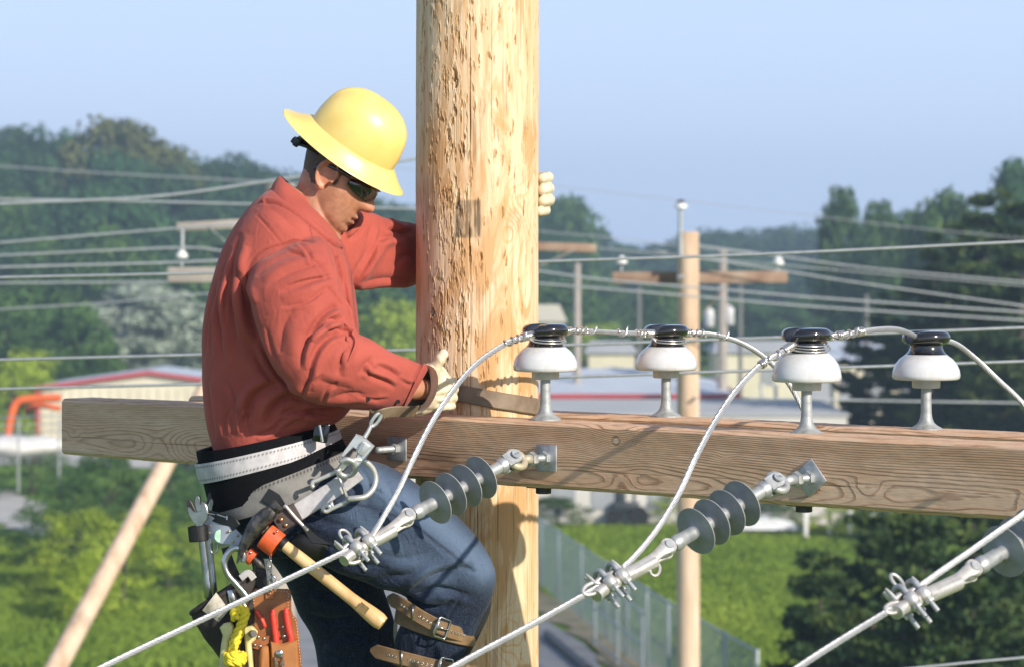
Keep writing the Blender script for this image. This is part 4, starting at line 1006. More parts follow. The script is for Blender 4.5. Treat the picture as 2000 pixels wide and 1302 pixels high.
# ---- sunglasses: wraparound, black
GLS = mk('black_sunglass_plastic', (.008, .008, .009), None, 20, .12, 0, coat=.5)
LENS = mk('smoked_lens', (.004, .005, .006), (.006, .007, .008), 4, .04, 0, coat=1)
gm = MB(); R_ = []
for s in np.linspace(-1, 1, 33):                                           # band that wraps the face
    an = s*1.32; x = .020+.088*cos(an)**.8 if cos(an) > 0 else .02; y = .080*sin(an)
    hgt = .0165*(1-abs(s)**6*.55)*(1-.28*exp(-(s/.07)**2)); zc = .008-.001*abs(s)
    R_.append([HM @ Vector((x, y, zc+hgt)), HM @ Vector((x+.0035*cos(an), y*1.04, zc+hgt*.4)), HM @ Vector((x+.0035*cos(an), y*1.04, zc-hgt*.5)), HM @ Vector((x, y, zc-hgt*(1.15-.35*exp(-(s/.09)**2)))), HM @ Vector((x-.003, y*.97, zc-hgt)), HM @ Vector((x-.003, y*.97, zc+hgt))])
gm.rings(R_); gl = gm.build('sunglasses', LENS, PT, 50)
tm = MB()
for s in (-1, 1):
    tm.tube(vs([HM @ Vector((.046, s*.079, .018)), HM @ Vector((.020, s*.083, .018)), HM @ Vector((-.010, s*.082, .016)), HM @ Vector((-.034, s*.078, .004)), HM @ Vector((-.042, s*.075, -.010))], 4), .0052, 8, flat=.5, up=HM.to_3x3() @ Vector((0, 1, 0)))
tm.tube(vs([HM @ Vector((.020+.091*cos(a)**.8, .083*sin(a), .0245)) for a in np.linspace(-1.3, 1.3, 15)], 2), .0030, 8); tm.build('frame', GLS, gl, 60)
# ---- full-brim hard hat
YEL = mk('yellow_hat_shell', (.78, .58, .18), (.74, .53, .15), 16, .36, 0, .08, 50, .001, c3=(.82, .63, .22), coat=.25, rvar=.06)
hat_up = Vector((-.0, 0, 1)); ang = radians(31)
bl, br_ = P(556, 214, YB), P(790, 374, YB)                                   # brim ends in the picture
fx = (br_-bl).normalized(); fy = Vector((0, 1, 0)); fz = fx.cross(fy).normalized()
if fz.z < 0: fz = -fz
tilt_ = radians(-12); fz = (fz*cos(tilt_)-fy*sin(tilt_)*-1).normalized(); fy = fz.cross(fx).normalized(); fy = -fy if fy.y < 0 else fy
HT = Matrix((fx, fy, fz)).transposed().to_4x4(); HT.translation = (bl+br_)/2
brim_len = (br_-bl).length
mb = MB(); NA = 128
def hat_pt(u, an, inner=0):
    """u 0 rim edge .. 1 crown top"""
    ca, sa = cos(an), sin(an)
    # brim outline radius (longer front and back), crown base ellipse offset to the front
    bx = brim_len/2; by = .128
    cxo = .003; ax_, ay_ = .1215, .094
    if ca < 0: ax_ = .1125
    H = .1560
    if u < .3:
        k = u/.3; X = (bx*(1-k)+(ax_+.006)*k)*ca+cxo*k; Y = (by*(1-k)+(ay_+.005)*k)*sa
        z = .0+.026*k**1.6-.006*(1-k)**2+.012*(1-k)*abs(sa)**2*-.6+(-.002+.004*(1-ca))*(1-k)
        return Vector((X, Y, z))
    k = (u-.3)/.7; th = k*pi/2; e = 1.0
    rr = cos(th)**.80 if k < 1 else 0; zz = sin(th)**.92
    X = ax_*rr*ca+cxo+.002*k; Y = ay_*rr*sa; z = .028+(H-.028)*zz
    bulge = 1+.02*sin(th*2); X *= bulge; Y *= bulge
    # raised centre rib along the crown
    rib = .0050*exp(-(abs(Y)/.020)**4)*sstep(.16, .5, k)*(1 if ca > -2 else 0)
    n = Vector((X*.6, Y*.2, z*.8)).normalized(); return Vector((X, Y, z))+n*rib
US = np.concatenate([np.linspace(0, .3, 12), np.linspace(.3, 1, 46)[1:]])
outer = [[hat_pt(u, 2*pi*i/NA) for i in range(NA)] for u in US]
innr = [[Vector((p.x*.975, p.y*.972, p.z-.0035)) for p in r] for r in outer]
edge_ = [Vector((p.x*1.006, p.y*1.006, p.z-.002)) for p in outer[0]]
mb.rings([[HT @ p for p in r] for r in (innr[::-1]+[edge_]+outer)])
hat = mb.build('hard_hat', YEL, PT, 50)
# suspension band under the hat
sp = MB(); rr_ = []
for i in range(49):
    an = 2*pi*i/48; rr_.append(HT @ Vector((.094*cos(an)-.004, .078*sin(an), -.004-.030*max(0, -cos(an))**2)))
sp.strap(rr_, HT.to_3x3() @ Vector((0, 0, 1)), .022, .003); sp.build('headband', BLACK, hat, 40)
k_ = MB(); kp = HT @ Vector((-.104, -.030, -.040)); R3 = HT.to_3x3()
k_.box(kp, (.016, .052, .022), R3, .004); k_.box(kp+R3@Vector((-.010, -.004, -.002)), (.010, .030, .014), R3, .003); k_.tube([kp+R3@Vector((.01, -.02, 0)), kp+R3@Vector((.030, -.052, .012)), kp+R3@Vector((.062, -.068, .016))], [.007, .006, .005], 8, flat=.5); k_.build('ratchet_knob', mk('blue_black_plastic', (.02, .025, .035), None, 20, .35), hat, 40)

# ---- gloves
GLM = mk('cream_goatskin', (.66, .56, .39), (.52, .42, .28), 34, .65, 0, .6, 95, .002, c3=(.74, .65, .48))
def finger(mb, pts, r0, r1, n=14):
    p = vs(pts, 5); m = len(p); mb.tube(p, [r0+(r1-r0)*i/(m-1) for i in range(m)], n); mb.ball(p[-1], r1*.99, 10); mb.ball(p[0], r0*.98, 10)
    j = vs(pts, 1)
    for q in j[1:-1]: mb.ball(q, (r0+r1)*.5*1.09, 10)
# near (right) glove: gauntlet opening to the left, thumb up, fingers closed round the strap
gb = MB()
gl1 = [((806, 806), (832, 712), .042, 6.815), ((822, 810), (848, 706), .044, 6.835), ((842, 808), (866, 716), .040, 6.86), ((860, 800), (880, 735), .034, 6.885), ((874, 788), (887, 752), .024, 6.905)]
gb.rings(loft(gl1, 36, 2.2))
finger(gb, [P(846, 738, 6.83), P(850, 718, 6.815), P(858, 702, 6.81), P(866, 692, 6.812)], .0165, .0125)
for k in range(4):
    y0 = 741+k*16.5; r = [.0115, .0118, .0114, .0098][k]
    finger(gb, [P(862, y0+4, 6.84+.004*k), P(880-abs(k-1.3)*2, y0+2, 6.86), P(888-abs(k-1.3)*3, y0+2, 6.895), P(881-abs(k-1.3)*3, y0+3, 6.93), P(866, y0+4, 6.945)], r*1.05, r*.9)
gme = remesh_mb(gb, .0028, 3, .5)
def shear_open(co):                       # the gauntlet gapes towards the camera
    px_ = co[:, 0]*F/co[:, 1]+1000; k = np.clip((862-px_)/40, 0, 1); co[:, 0] += (6.815-co[:, 1])*.85*k; return co
bm = bmesh.new(); bm.from_mesh(gme)
l_, r_ = P(806, 806, 6.815), P(832, 712, 6.815); cc_ = (l_+r_)/2; aa = (r_-l_)/2; hx = Vector((-aa.z, 0, aa.x)).normalized(); hx = hx if hx.x > 0 else -hx
kill = [v for v in bm.verts if ((v.co-cc_).dot(aa)/aa.length_squared)**2+((v.co.y-cc_.y)/.042)**2 < .80 and abs((v.co-cc_).dot(hx)) < .010]
bmesh.ops.delete(bm, geom=kill, context='VERTS'); bm.to_mesh(gme); bm.free(); setco(gme, shear_open(getco(gme)))
cloth_noise(gme, .0022, 40, 5)
for q in ([(812, 790), (830, 800), (850, 800)], [(826, 730), (838, 728), (850, 735)], [(850, 770), (866, 775), (878, 772)], [(835, 745), (850, 760), (862, 755)]): stroke(gme, q, 3.5, .003, 1, 1)
glove1 = link('work_glove', gme, GLM, PT, 180); glove1['label'] = 'cream glove closed on the strap with thumb up'
cu = MB(); a0 = ring_px((806, 808), (832, 710), .044, 6.815, 40); a1 = ring_px((799, 808), (824, 712), .047, 6.80, 40); a2 = ring_px((801, 804), (825, 717), .042, 6.80, 40); a3 = ring_px((812, 800), (836, 720), .036, 6.825, 40)
cu.rings([a0, a1, a2, a3], caps=False); cv = shear_open(np.array([tuple(v) for v in cu.v])); cu.v = [Vector(v) for v in cv]; cu.build('glove_cuff', GLM, glove1, 60)
# far (left) glove: palm behind the pole, fingertips curling round its right edge
gb = MB(); gb.rings(loft([((1010, 430), (1005, 355), .030, 7.41), ((1035, 428), (1035, 345), .028, 7.395), ((1052, 424), (1054, 345), .020, 7.37)], 30))
gb.tube([P(995, 398, 7.43), P(1012, 394, 7.41)], [.034, .036], 20)
for k, (y, r, x) in enumerate(((347, .0138, 1), (369, .0150, 2), (391, .0150, 3), (411, .0135, -4))):
    finger(gb, [P(1046, y, 7.375), P(1068+x, y-1, 7.335), P(1069+x, y, 7.275), P(1064+x, y+1, 7.225), P(1058+x, y+2, 7.190)], r*1.0, r*.92)
finger(gb, [P(1010, 350, 7.39), P(1020, 326, 7.36), P(1030, 312, 7.35)], .014, .0115)
gme = remesh_mb(gb, .0028, 2, .4); cloth_noise(gme, .0015, 60, 15)
glove2 = link('work_glove', gme, GLM, PT, 180); glove2['label'] = 'cream gloved fingertips round the far edge of the pole'

# ---- boots and climbers
BOOT = mk('brown_boot_leather', (.10, .055, .03), (.06, .03, .02), 30, .5, 0, .3, 90, .001)
for (x, y, Y) in ((835, 1560, 6.88), (706, 1640, 7.05)):
    bb = MB(); bb.rings(loft([((x-38, y-60), (x+36, y-60), .048, Y), ((x-42, y), (x+42, y), .048, Y), ((x-46, y+50), (x+60, y+50), .046, Y), ((x-44, y+80), (x+130, y+85), .048, Y), ((x-40, y+100), (x+150, y+105), .046, Y), ((x-30, y+106), (x+140, y+112), .04, Y)], 30))
    bme = remesh_mb(bb, .006, 3); link('boot', bme, BOOT, PT, 180)
CLB = mk('tan_climber_strap', (.175, .105, .048), (.12, .07, .032), 40, .55, 0, .35, 200, .001, c3=(.22, .14, .07), rvar=.1)
HOLE = mk('eyelet_steel', (.5, .48, .44), None, 30, .3, .9)
def leg_strap(L, R, w_, Yc, tail, y_off, name_lab, width=.034):
    """strap round the shin with a pointed tail and a buckle"""
    l, r = P(*L, Yc), P(*R, Yc); c, a = (l+r)/2, (r-l)/2; axis = Vector((.15, 0, 1)).normalized()
    path = [c-a*cos(q)*1.02+Vector((0, -1, 0))*sin(q)*w_ for q in np.linspace(0.0, 2*pi, 49)]
    m = MB(); m.strap(path, axis, width, .0042)
    tp = vs([P(*q) for q in tail], 6); nW = len(tp); m.strap(tp, axis, [.010, .024]+[width]*(nW-2), .0045)
    st = m.build('climber_strap', CLB, PT, 40); st['label'] = name_lab
    return st, tp, axis
tailA = [(757, 1166, 6.83), (785, 1180, 6.78), (820, 1203, 6.762), (862, 1225, 6.758), (900, 1238, 6.79), (925, 1245, 6.84)]
tailB = [(724, 1268, 6.83), (760, 1278, 6.80), (800, 1288, 6.785), (850, 1300, 6.785), (890, 1304, 6.83)]
sA, tA, axA = leg_strap((776, 1200), (927, 1246), .074, 6.85, tailA, 0, 'upper strap buckled round the shin')
sB, tB, axB = leg_strap((770, 1280), (905, 1303), .070, 6.86, tailB, 0, 'lower strap round the shin')
def buckle(c, t, up_, parent, sx=.034, sy=.046):
    t = t.normalized(); n_ = t.cross(up_).normalized(); n_ = -n_ if n_.y > 0 else n_; up_ = (up_-t*up_.dot(t)).normalized(); c = c+n_*.004
    pts = [c+t*(sx/2*sx_)+up_*(sy/2*sy_) for sx_, sy_ in ((-.8, -1), (.8, -1), (1, -.8), (1, .8), (.8, 1), (-.8, 1), (-1, .8), (-1, -.8))]
    m = MB().tube(pts, .0024, 8, closed=True); m.tube([c-t*sx*.35, c+t*sx*.5+n_*.001], .0020, 8); m.tube([c-t*sx*.4-up_*sy*.5, c-t*sx*.4+up_*sy*.5], .0018, 8)
    return m.build('buckle', STEEL, parent, 180)
buckle(P(862, 1225, 6.752), tA[22]-tA[18], axA, sA); buckle(P(868, 1303, 6.78), tB[20]-tB[16], axB, sB)
for st_, tt in ((sA, tA), (sB, tB)):
    k_ = MB(); i = 10; c = tt[i]; d = (tt[i+1]-tt[i-1]).normalized(); n_ = d.cross(Vector((0, 0, 1))).normalized(); n_ = -n_ if n_.y > 0 else n_
    k_.tube([c+n_*.005+Vector((0, 0, .02)), c+n_*.005-Vector((0, 0, .02)), c-n_*.004-Vector((0, 0, .02)), c-n_*.004+Vector((0, 0, .02))], .0018, 8, closed=True)
    k_.build('keeper_loop', STEEL, st_, 180)
    for j in range(6, len(tt)-2, 1):
        if j in (9, 10, 11) or abs(j-19) < 2: continue
        c = tt[j]; d = (tt[j+1]-tt[j-1]).normalized(); n_ = d.cross(Vector((0, 0, 1))).normalized(); n_ = -n_ if n_.y > 0 else n_
        MB().tube([c+n_*.0030+(d*cos(q)+Vector((0, 0, 1))*sin(q))*.0026 for q in np.linspace(0, 2*pi, 11)[:-1]], .0009, 6, closed=True).build('eyelet', HOLE, st_, 180)
cp = MB(); cp.rings(loft([((930, 1150), (962, 1160), .042, 6.85), ((900, 1215), (955, 1200), .050, 6.86), ((880, 1262), (925, 1262), .050, 6.87), ((872, 1310), (903, 1305), .045, 6.87)], 30)); cme = remesh_mb(cp, .004, 3)
link('climber_pad', cme, mk('black_felt_pad', (.012, .012, .013), None, 60, .9, 0, .5, 300, .002), PT, 180)
ck = MB(); ck.tube(vs([P(780, 1170, 6.92), P(772, 1240, 6.93), P(790, 1330, 6.95), P(805, 1500, 6.95), P(830, 1640, 6.93)], 4), .014, 8, flat=.35); ck.build('climber_shank', GALV, PT, 60)
# ------------------------------------------------------------------ belts
PADM = mk('black_mesh_pad', (.006, .0065, .009), (.003, .003, .004), 300, .9, 0, .9, 330, .003, spec=.15)
WEBM, t_, b_ = new_mat('silver_webbing')
co_ = coords(t_); f = nz(t_, co_, 40, 4); c_ = ramp(t_, f, [(.35, (.42, .40, .41)), (.65, (.55, .53, .54))])
t_.links.new(mix(t_, attr(t_, 'stitch'), c_, (.05, .045, .05)), b_.inputs['Base Color']); b_.inputs['Roughness'].default_value = .6
wv = nz(t_, coords(t_, (1, 1, .1)), 500, 2); bump(t_, b_, wv, .5, .001)
GREYM, t_, b_ = new_mat('grey_canvas_band')
f = nz(t_, coords(t_), 18, 5); c_ = ramp(t_, f, [(.35, (.15, .145, .135)), (.65, (.235, .225, .21))])
c_ = mix(t_, attr(t_, 'stitch'), c_, (.02, .02, .02)); t_.links.new(c_, b_.inputs['Base Color']); b_.inputs['Roughness'].default_value = .85
bump(t_, b_, nz(t_, coords(t_, (1, 1, .3)), 420, 2), .6, .0012)
def band(LT, RT, LB, RB, wT, wB, th, m, name, parent, n=120, lev=10, e=2.1, a0=0, a1=2*pi, stitch=(), Y=YB, rx=1.0):
    R = []; st = []
    full = abs(a1-a0) > 6.2
    for k in range(lev+1):
        u = k/lev; L = (LT[0]+(LB[0]-LT[0])*u, LT[1]+(LB[1]-LT[1])*u); Rr = (RT[0]+(RB[0]-RT[0])*u, RT[1]+(RB[1]-RT[1])*u); w_ = wT+(wB-wT)*u
        l, r = P(*L, Y), P(*Rr, Y); c, a = (l+r)/2, (r-l)/2*rx; row = []
        for i in range(n if full else n+1):
            an = a0+(a1-a0)*i/n; ca, sa = cos(an), sin(an); x = abs(ca)**(2/e)*(1 if ca > 0 else -1); y = abs(sa)**(2/e)*(1 if sa > 0 else -1)
            puff = 1+.010*sin(pi*u)**.5
            row.append(c+a*x*puff+Vector((0, -1, 0))*y*w_*puff)
        R.append(row)
    inn = [[p+(Vector((sum(q.x for q in row)/len(row), sum(q.y for q in row)/len(row), p.z))-p).normalized()*th for p in row] for row in (R[0], R[-1])]
    mb = MB(); n2 = len(R[0]); rows = [inn[0]]+R+[inn[1]]
    for row in rows: mb.v += row
    m_ = len(rows)
    for i in range(m_):
        j = (i+1) % m_
        for k in range(n2 if full else n2-1):
            k2 = (k+1) % n2; mb.f.append((i*n2+k, i*n2+k2, j*n2+k2, j*n2+k))
    o = mb.build(name, m, parent, 50)
    if stitch:
        val = np.zeros(len(o.data.vertices))
        for s_ in stitch:
            k = 1+int(round(s_*lev)); idx = np.arange(n2); val[k*n2:(k+1)*n2] = (idx % 2 == 0)*1.0
        setattr_f(o.data, 'stitch', val)
    return o
BELT = band((384, 880), (652, 826), (414, 1000), (690, 905), .190, .196, .012, PADM, 'tool_belt', PT, lev=14)
BELT['label'] = 'black padded work belt with silver and grey straps'
band((383, 903), (660, 838), (393, 941), (668, 868), .196, .197, .004, WEBM, 'silver_strap', BELT, n=260, lev=12, stitch=(.17, .83), rx=1.01)
band((410, 978), (690, 872), (424, 1020), (722, 925), .197, .199, .006, GREYM, 'grey_band', BELT, n=260, lev=12, stitch=(.12,), rx=1.01)
# front buckle of the strap, black with chrome bar
m = MB(); R3 = Matrix.Rotation(radians(10), 3, 'Y'); c = P(626, 846, 6.765); m.box(c, (.034, .022, .040), R3, .004); m.box(P(637, 845, 6.758), (.012, .03, .046), R3, .003); m.build('front_buckle', GLS, BELT, 40)
MB().tube([P(624, 829, 6.745), P(630, 862, 6.745)], .0042, 12).build('buckle_bar', STEEL, BELT, 60)
# dark stained pouch patch on the grey band
m = MB(); m.strap([P(518, 965, 6.752), P(535, 975, 6.748), P(552, 1002, 6.748)], Vector((.75, 0, .55)), .036, .003); m.build('loop_patch', BLACK, BELT, 40)
# leather backing plates under the D ring
m = MB(); M = frame(P(636, 1018, 6.752), (0, -1, .1), (1, 0, .15)); m.plate([(-.055, .055), (.06, .075), (.065, -.02), (.03, -.062), (-.04, -.045), (-.06, 0)], M, .006, .001); m.build('leather_flap', BLACK, BELT, 40)
# short webbing tab to the D ring with its wire keeper and copper rivets
m = MB(); m.strap(vs([P(548, 1018, 6.742), P(580, 1000, 6.736), P(620, 975, 6.730), P(662, 948, 6.722), P(700, 920, 6.718)], 6), Vector((.42, 0, 1)), .042, .004); m.build('ring_tab', WEBM, BELT, 40)
m = MB(); m.strap([P(540, 1024, 6.736), P(556, 1013, 6.733), P(582, 998, 6.730)], Vector((.42, 0, 1)), .047, .006); m.build('tab_leather', mk('brown_grey_leather', (.10, .075, .065), (.06, .045, .04), 40, .5, 0, .2, 90, .001), BELT, 40)
COPM = mk('copper_rivet', (.62, .30, .15), None, 30, .3, .85)
for x, y in ((549, 1014), (558, 1025)): MB().ball(P(x, y, 6.726), .0052, 10, (1, .6, 1)).build('rivet', COPM, BELT, 180)
m = MB(); m.tube(vs([P(556, 990, 6.726), P(558, 988, 6.724), P(575, 1008, 6.722), P(596, 1030, 6.722), P(600, 1034, 6.726)], 4), .0044, 12); m.build('wire_keeper', CAST, BELT, 180)
# D ring with its slotted tail
def cpx(x, y): return (360+x/2.593, 800+y/2.593)
DR = mk('forged_ring_metal', (.60, .60, .57), (.50, .50, .48), 40, .34, .55, .1, 120, .0008)
dring = MB()
ring_pts = [cpx(*q) for q in ((792, 298), (822, 268), (868, 252), (918, 262), (956, 300), (970, 350), (956, 400), (916, 438), (868, 446), (832, 450))]
dring.tube(vs([P(x, y, 6.694-.01*sin(i)) for i, (x, y) in enumerate(ring_pts)], 6), .0068, 14)
dring.tube([P(*cpx(766, 296), 6.700), P(*cpx(800, 380), 6.702), P(*cpx(832, 462), 6.700)], .0066, 12, flat=.6)
dring.tube(vs([P(*cpx(x, y), 6.704) for x, y in ((796, 298), (740, 325), (680, 352), (652, 364), (648, 384), (656, 392))], 4), .0052, 12)
dring.tube(vs([P(*cpx(x, y), 6.704) for x, y in ((834, 456), (780, 484), (742, 502), (720, 514), (704, 506), (706, 492), (722, 482), (742, 492))], 4), .0050, 12)
dring.tube([P(*cpx(742, 462), 6.706), P(*cpx(752, 496), 6.704)], .0045, 10)
o = dring.build('d_ring', DR, BELT, 180)
# leather tool belt at the back: pale trimmed saddle with a green oval badge
m = MB(); m.strap(vs([P(402, 1022, 6.80), P(425, 1035, 6.768), P(450, 1046, 6.752), P(470, 1056, 6.745)], 5), Vector((.05, 0, 1)), [.050, .052, .054, .055, .056, .057, .058, .056, .053, .050, .046, .042, .038, .034, .030, .028], .005); o1 = m.build('trimmed_saddle', mk('pale_blue_grey_leather', (.42, .45, .52), (.34, .37, .43), 30, .5, 0, .15, 90, .001), BELT, 40)
m = MB(); m.plate([(.0125*cos(q), .0155*sin(q)) for q in np.linspace(0, 2*pi, 25)[:-1]], frame(P(429, 1046, 6.760), (.25, -1, 0), (1, .25, 0)), .002, .0005); m.build('oval_badge', mk('green_badge', (.16, .42, .27), (.45, .62, .50), 120, .4), BELT, 40)
for x, y, Y in ((412, 1026, 6.782), (409, 1040, 6.784), (447, 1037, 6.748), (455, 1057, 6.744), (464, 1045, 6.742)): MB().ball(P(x, y, Y), .0032, 8, (1, .5, 1)).build('rivet', mk('brass_rivet', (.55, .38, .12), None, 30, .3, .8), BELT, 180)
m = MB(); m.strap(vs([P(404, 1005, 6.80), P(430, 1012, 6.762), P(452, 1018, 6.75), P(462, 1030, 6.745)], 4), Vector((.1, 0, 1)), .026, .005); m.build('belt_leather', BLACK, BELT, 40)
m = MB(); m.tube([P(402, 1001, 6.775), P(420, 1004, 6.755)], .0018, 8); m.tube([P(424, 1004, 6.752), P(444, 1010, 6.745)], .0022, 8); m.tube([P(444, 1006, 6.744), P(443, 1014, 6.744)], .0022, 8); m.build('small_buckle', STEEL, BELT, 60)
# black hanging straps of the belt
m = MB(); m.strap(vs([P(440, 1068, 6.77), P(452, 1105, 6.77), P(474, 1150, 6.77)], 4), Vector((1, 0, .2)), .020, .004); m.strap(vs([P(470, 1050, 6.765), P(500, 1085, 6.76), P(512, 1150, 6.76)], 4), Vector((1, 0, .2)), .030, .005); m.build('hanging_strap', BLACK, BELT, 40)
m = MB(); m.tube([P(418+8*cos(q), 1066+14*sin(q), 6.775) for q in np.linspace(0, 2*pi, 17)[:-1]], .0014, 6, closed=True); m.build('wire_ring', STEEL, BELT, 180)
m = MB(); m.ball(P(612, 1062, 6.765), 1, 14, (.055, .02, .035)); m.build('hip_pouch', BLACK, BELT, 180)
# orange leather loops
ORG = mk('orange_leather', (.66, .105, .022), (.52, .075, .018), 60, .5, 0, .3, 150, .001)
def leather_loop(c, axis, r, wid, name, mat, parent, flat=.6):
    ax = Vector(axis).normalized(); M = frame(c, ax, (0, -1, 0)); pts = [M @ Vector((cos(q)*r*flat, sin(q)*r, 0)) for q in np.linspace(0, 2*pi, 31)]
    m = MB(); m.strap(pts, ax, wid, .0035); return m.build(name, mat, parent, 40)
HD = (P(752, 1216, 6.66)-P(520, 1038, 6.70)).normalized()
lo = leather_loop(P(530, 1055, 6.700), HD, .030, .040, 'hammer_loop', ORG, BELT, .8)
MB().ball(P(541, 1037, 6.672), .0035, 8).build('rivet', STEEL, BELT, 180)
leather_loop(P(489, 1086, 6.715), HD, .017, .020, 'punch_loop', ORG, BELT, .8); MB().ball(P(490, 1078, 6.697), .003, 8).build('rivet', STEEL, BELT, 180)
leather_loop(P(387, 1041, 6.780), Vector((.10, 0, -1)), .022, .037, 'wrench_loop', BLACK, BELT, .7)

# ------------------------------------------------------------------ hand tools hanging from the belt
TG = 'tools hanging from the worker\'s belt'
# cross-peen hammer
ham = thing('hammer', 'wooden handled hammer with dark cross-peen head in an orange belt loop', 'hammer', P(520, 1040, 6.70), TG)
HW = mk('hickory_handle', (.66, .43, .20), (.50, .29, .11), 14, .42, 0, .2, 70, .001, stretch=(1, 1, .35), c3=(.72, .50, .26), coat=.15)
hs, he = P(515, 1032, 6.705), P(748, 1217, 6.655); L = (he-hs).length; d = (he-hs).normalized(); pts = []; rr = []
for i in range(31):
    u = i/30; pts.append(hs+d*L*u); r = .0125+.0005*sin(u*pi)
    if u < .35: r = .0118+.003*sstep(0, .35, u)
    else: r = .0150-.0005*sstep(.35, .7, u)+.0055*sstep(.72, .95, u)
    if u > .985: r *= .86
    rr.append(r)
upn = d.cross(Vector((0, 1, 0))).normalized()
MB().tube(pts, rr, 24, flat=1.0, up=upn).build('handle', HW, ham, 60)
i0 = hs+d*L*.165; MB().tube([hs+d*L*.02, hs+d*L*.10, hs+d*L*.18], [.0155, .0160, .0165], 20).build('grip_tape', BLACK, ham, 60)
m = MB(); m.strap([he-d*.072+Vector((0, -.0215, 0)), he-d*.048+Vector((0, -.0215, 0))], upn, .024, .002); m.build('handle_sticker', mk('brown_sticker', (.13, .085, .03), (.22, .15, .06), 200, .5), ham, 40)
HEADM = mk('worn_forged_steel', (.085, .080, .078), (.03, .03, .032), 70, .38, .75, .6, 110, .0015, c3=(.20, .17, .14))
fa, pe, mid = P(540, 988, 6.69), P(464, 1095, 6.69), P(500, 1028, 6.695)
hp = vs([P(545, 985, 6.69), P(535, 993, 6.69), P(528, 1000, 6.69), P(512, 1014, 6.69), P(498, 1030, 6.69), P(484, 1052, 6.69), P(472, 1075, 6.69), P(463, 1099, 6.69)], 4)
rad = []
for i in range(len(hp)):
    u = i/(len(hp)-1); rad.append(np.interp(u, [0, .02, .13, .18, .24, .34, .50, .62, .8, 1.0], [.0150, .0168, .0168, .0125, .0150, .0195, .0215, .0180, .0105, .0022]))
m = MB(); b0 = len(m.v); m.tube(hp, rad, 8, up=Vector((0, -1, 0)), flat=.82); m.build('hammer_head', HEADM, ham, 28)
# alignment punch
pn = MB().tube([P(478, 1074, 6.715), P(500, 1094, 6.712), P(505, 1098, 6.712), P(509, 1103, 6.712), P(517, 1109, 6.712)], [.0065, .0075, .0085, .0080, .0020], 14).build('drift_punch', RUST, None, 60); tag(pn, 'small steel punch pointing out of a little orange loop behind the hammer head', 'punch', TG)
# adjustable wrenches
def adj_wrench(px, py, Y, ex, ey, eY, sc, label, flipm=1):
    root = thing('adjustable_wrench', label, 'wrench', P(px, py, Y), TG)
    top, end = P(px, py, Y), P(ex, ey, eY); d = (top-end).normalized(); sd = Vector((d.z, -.25, -d.x)).normalized()*flipm; nn = d.cross(sd).normalized()
    M = Matrix((sd, d, nn)).transposed().to_4x4(); M.translation = top; k = sc
    out = [(-.008, -.045), (.008, -.045), (.010, -.030), (.021, -.018), (.024, -.004), (.023, .010), (.018, .020), (.013, .022), (.010, .018), (.0095, .002), (-.004, .000), (-.010, .002), (-.016, .012), (-.024, .014), (-.026, .004), (-.022, -.010), (-.016, -.022), (-.010, -.030)]
    m = MB(); m.plate([(x*k, y*k) for x, y in out], M, .011*k, .0022*k); m.build('wrench_head', STEEL, root, 35)
    m = MB(); M2 = M @ Matrix.Translation((-.012*k, .004*k, 0)); m.plate([(x*k, y*k) for x, y in ((-.014, -.006), (.006, -.006), (.006, .000), (-.001, .020), (-.007, .026), (-.014, .020))], M2, .009*k, .0015*k); m.build('movable_jaw', RUST, root, 35)
    m = MB(); a = M @ Vector((-.010*k, -.010*k, 0)); b2 = M @ Vector((.010*k, -.010*k, 0)); m.tube([a.lerp(b2, i/16) for i in range(17)], [.0052*k if i % 2 else .0042*k for i in range(17)], 12); m.build('adjusting_screw', RUST, root, 60)
    m = MB(); hp_ = [M @ Vector((0, -.040*k, 0)), top.lerp(end, .4), top.lerp(end, .85), end, end-d*.006]; m.tube(hp_, [.0085, .0088, .0098, .0102, .0060], 16, flat=.50, up=nn); m.build('handle', STEEL, root, 50)
adj_wrench(388, 998, 6.775, 407, 1165, 6.775, 1.05, 'steel adjustable wrench hanging at the worker\'s back, nearest the left')
adj_wrench(400, 984, 6.86, 418, 1160, 6.86, 1.0, 'second adjustable wrench, mostly hidden behind the first one', -1)
# S shaped carabiner hook
hk = MB(); hk.tube(vs([P(*cpx(x, y), 6.70) for x, y in ((300, 770), (302, 735), (285, 706), (255, 700), (222, 725), (204, 775), (220, 830), (262, 880), (302, 925), (316, 950), (306, 975), (292, 985))], 6), .0078, 14)
hk = hk.build('steel_hook', STEEL, None, 180); tag(hk, 'curved steel hook between the wrench and the brown holster, carrying the yellow rope', 'hook', TG)
sh_ = MB(); sh_.tube(vs([P(472+10*cos(q), 1194+16*sin(q), 6.69) for q in np.linspace(0, 2*pi, 13)], 2), .0045, 10, closed=False); sh_.cyl(P(451, 1150, 6.72), P(458, 1182, 6.72), .0105, n=16, ch=.002)
sh_ = sh_.build('shackle', STEEL, None, 60); tag(sh_, 'small steel shackle joining the curved hook to the yellow rope', 'shackle', TG)
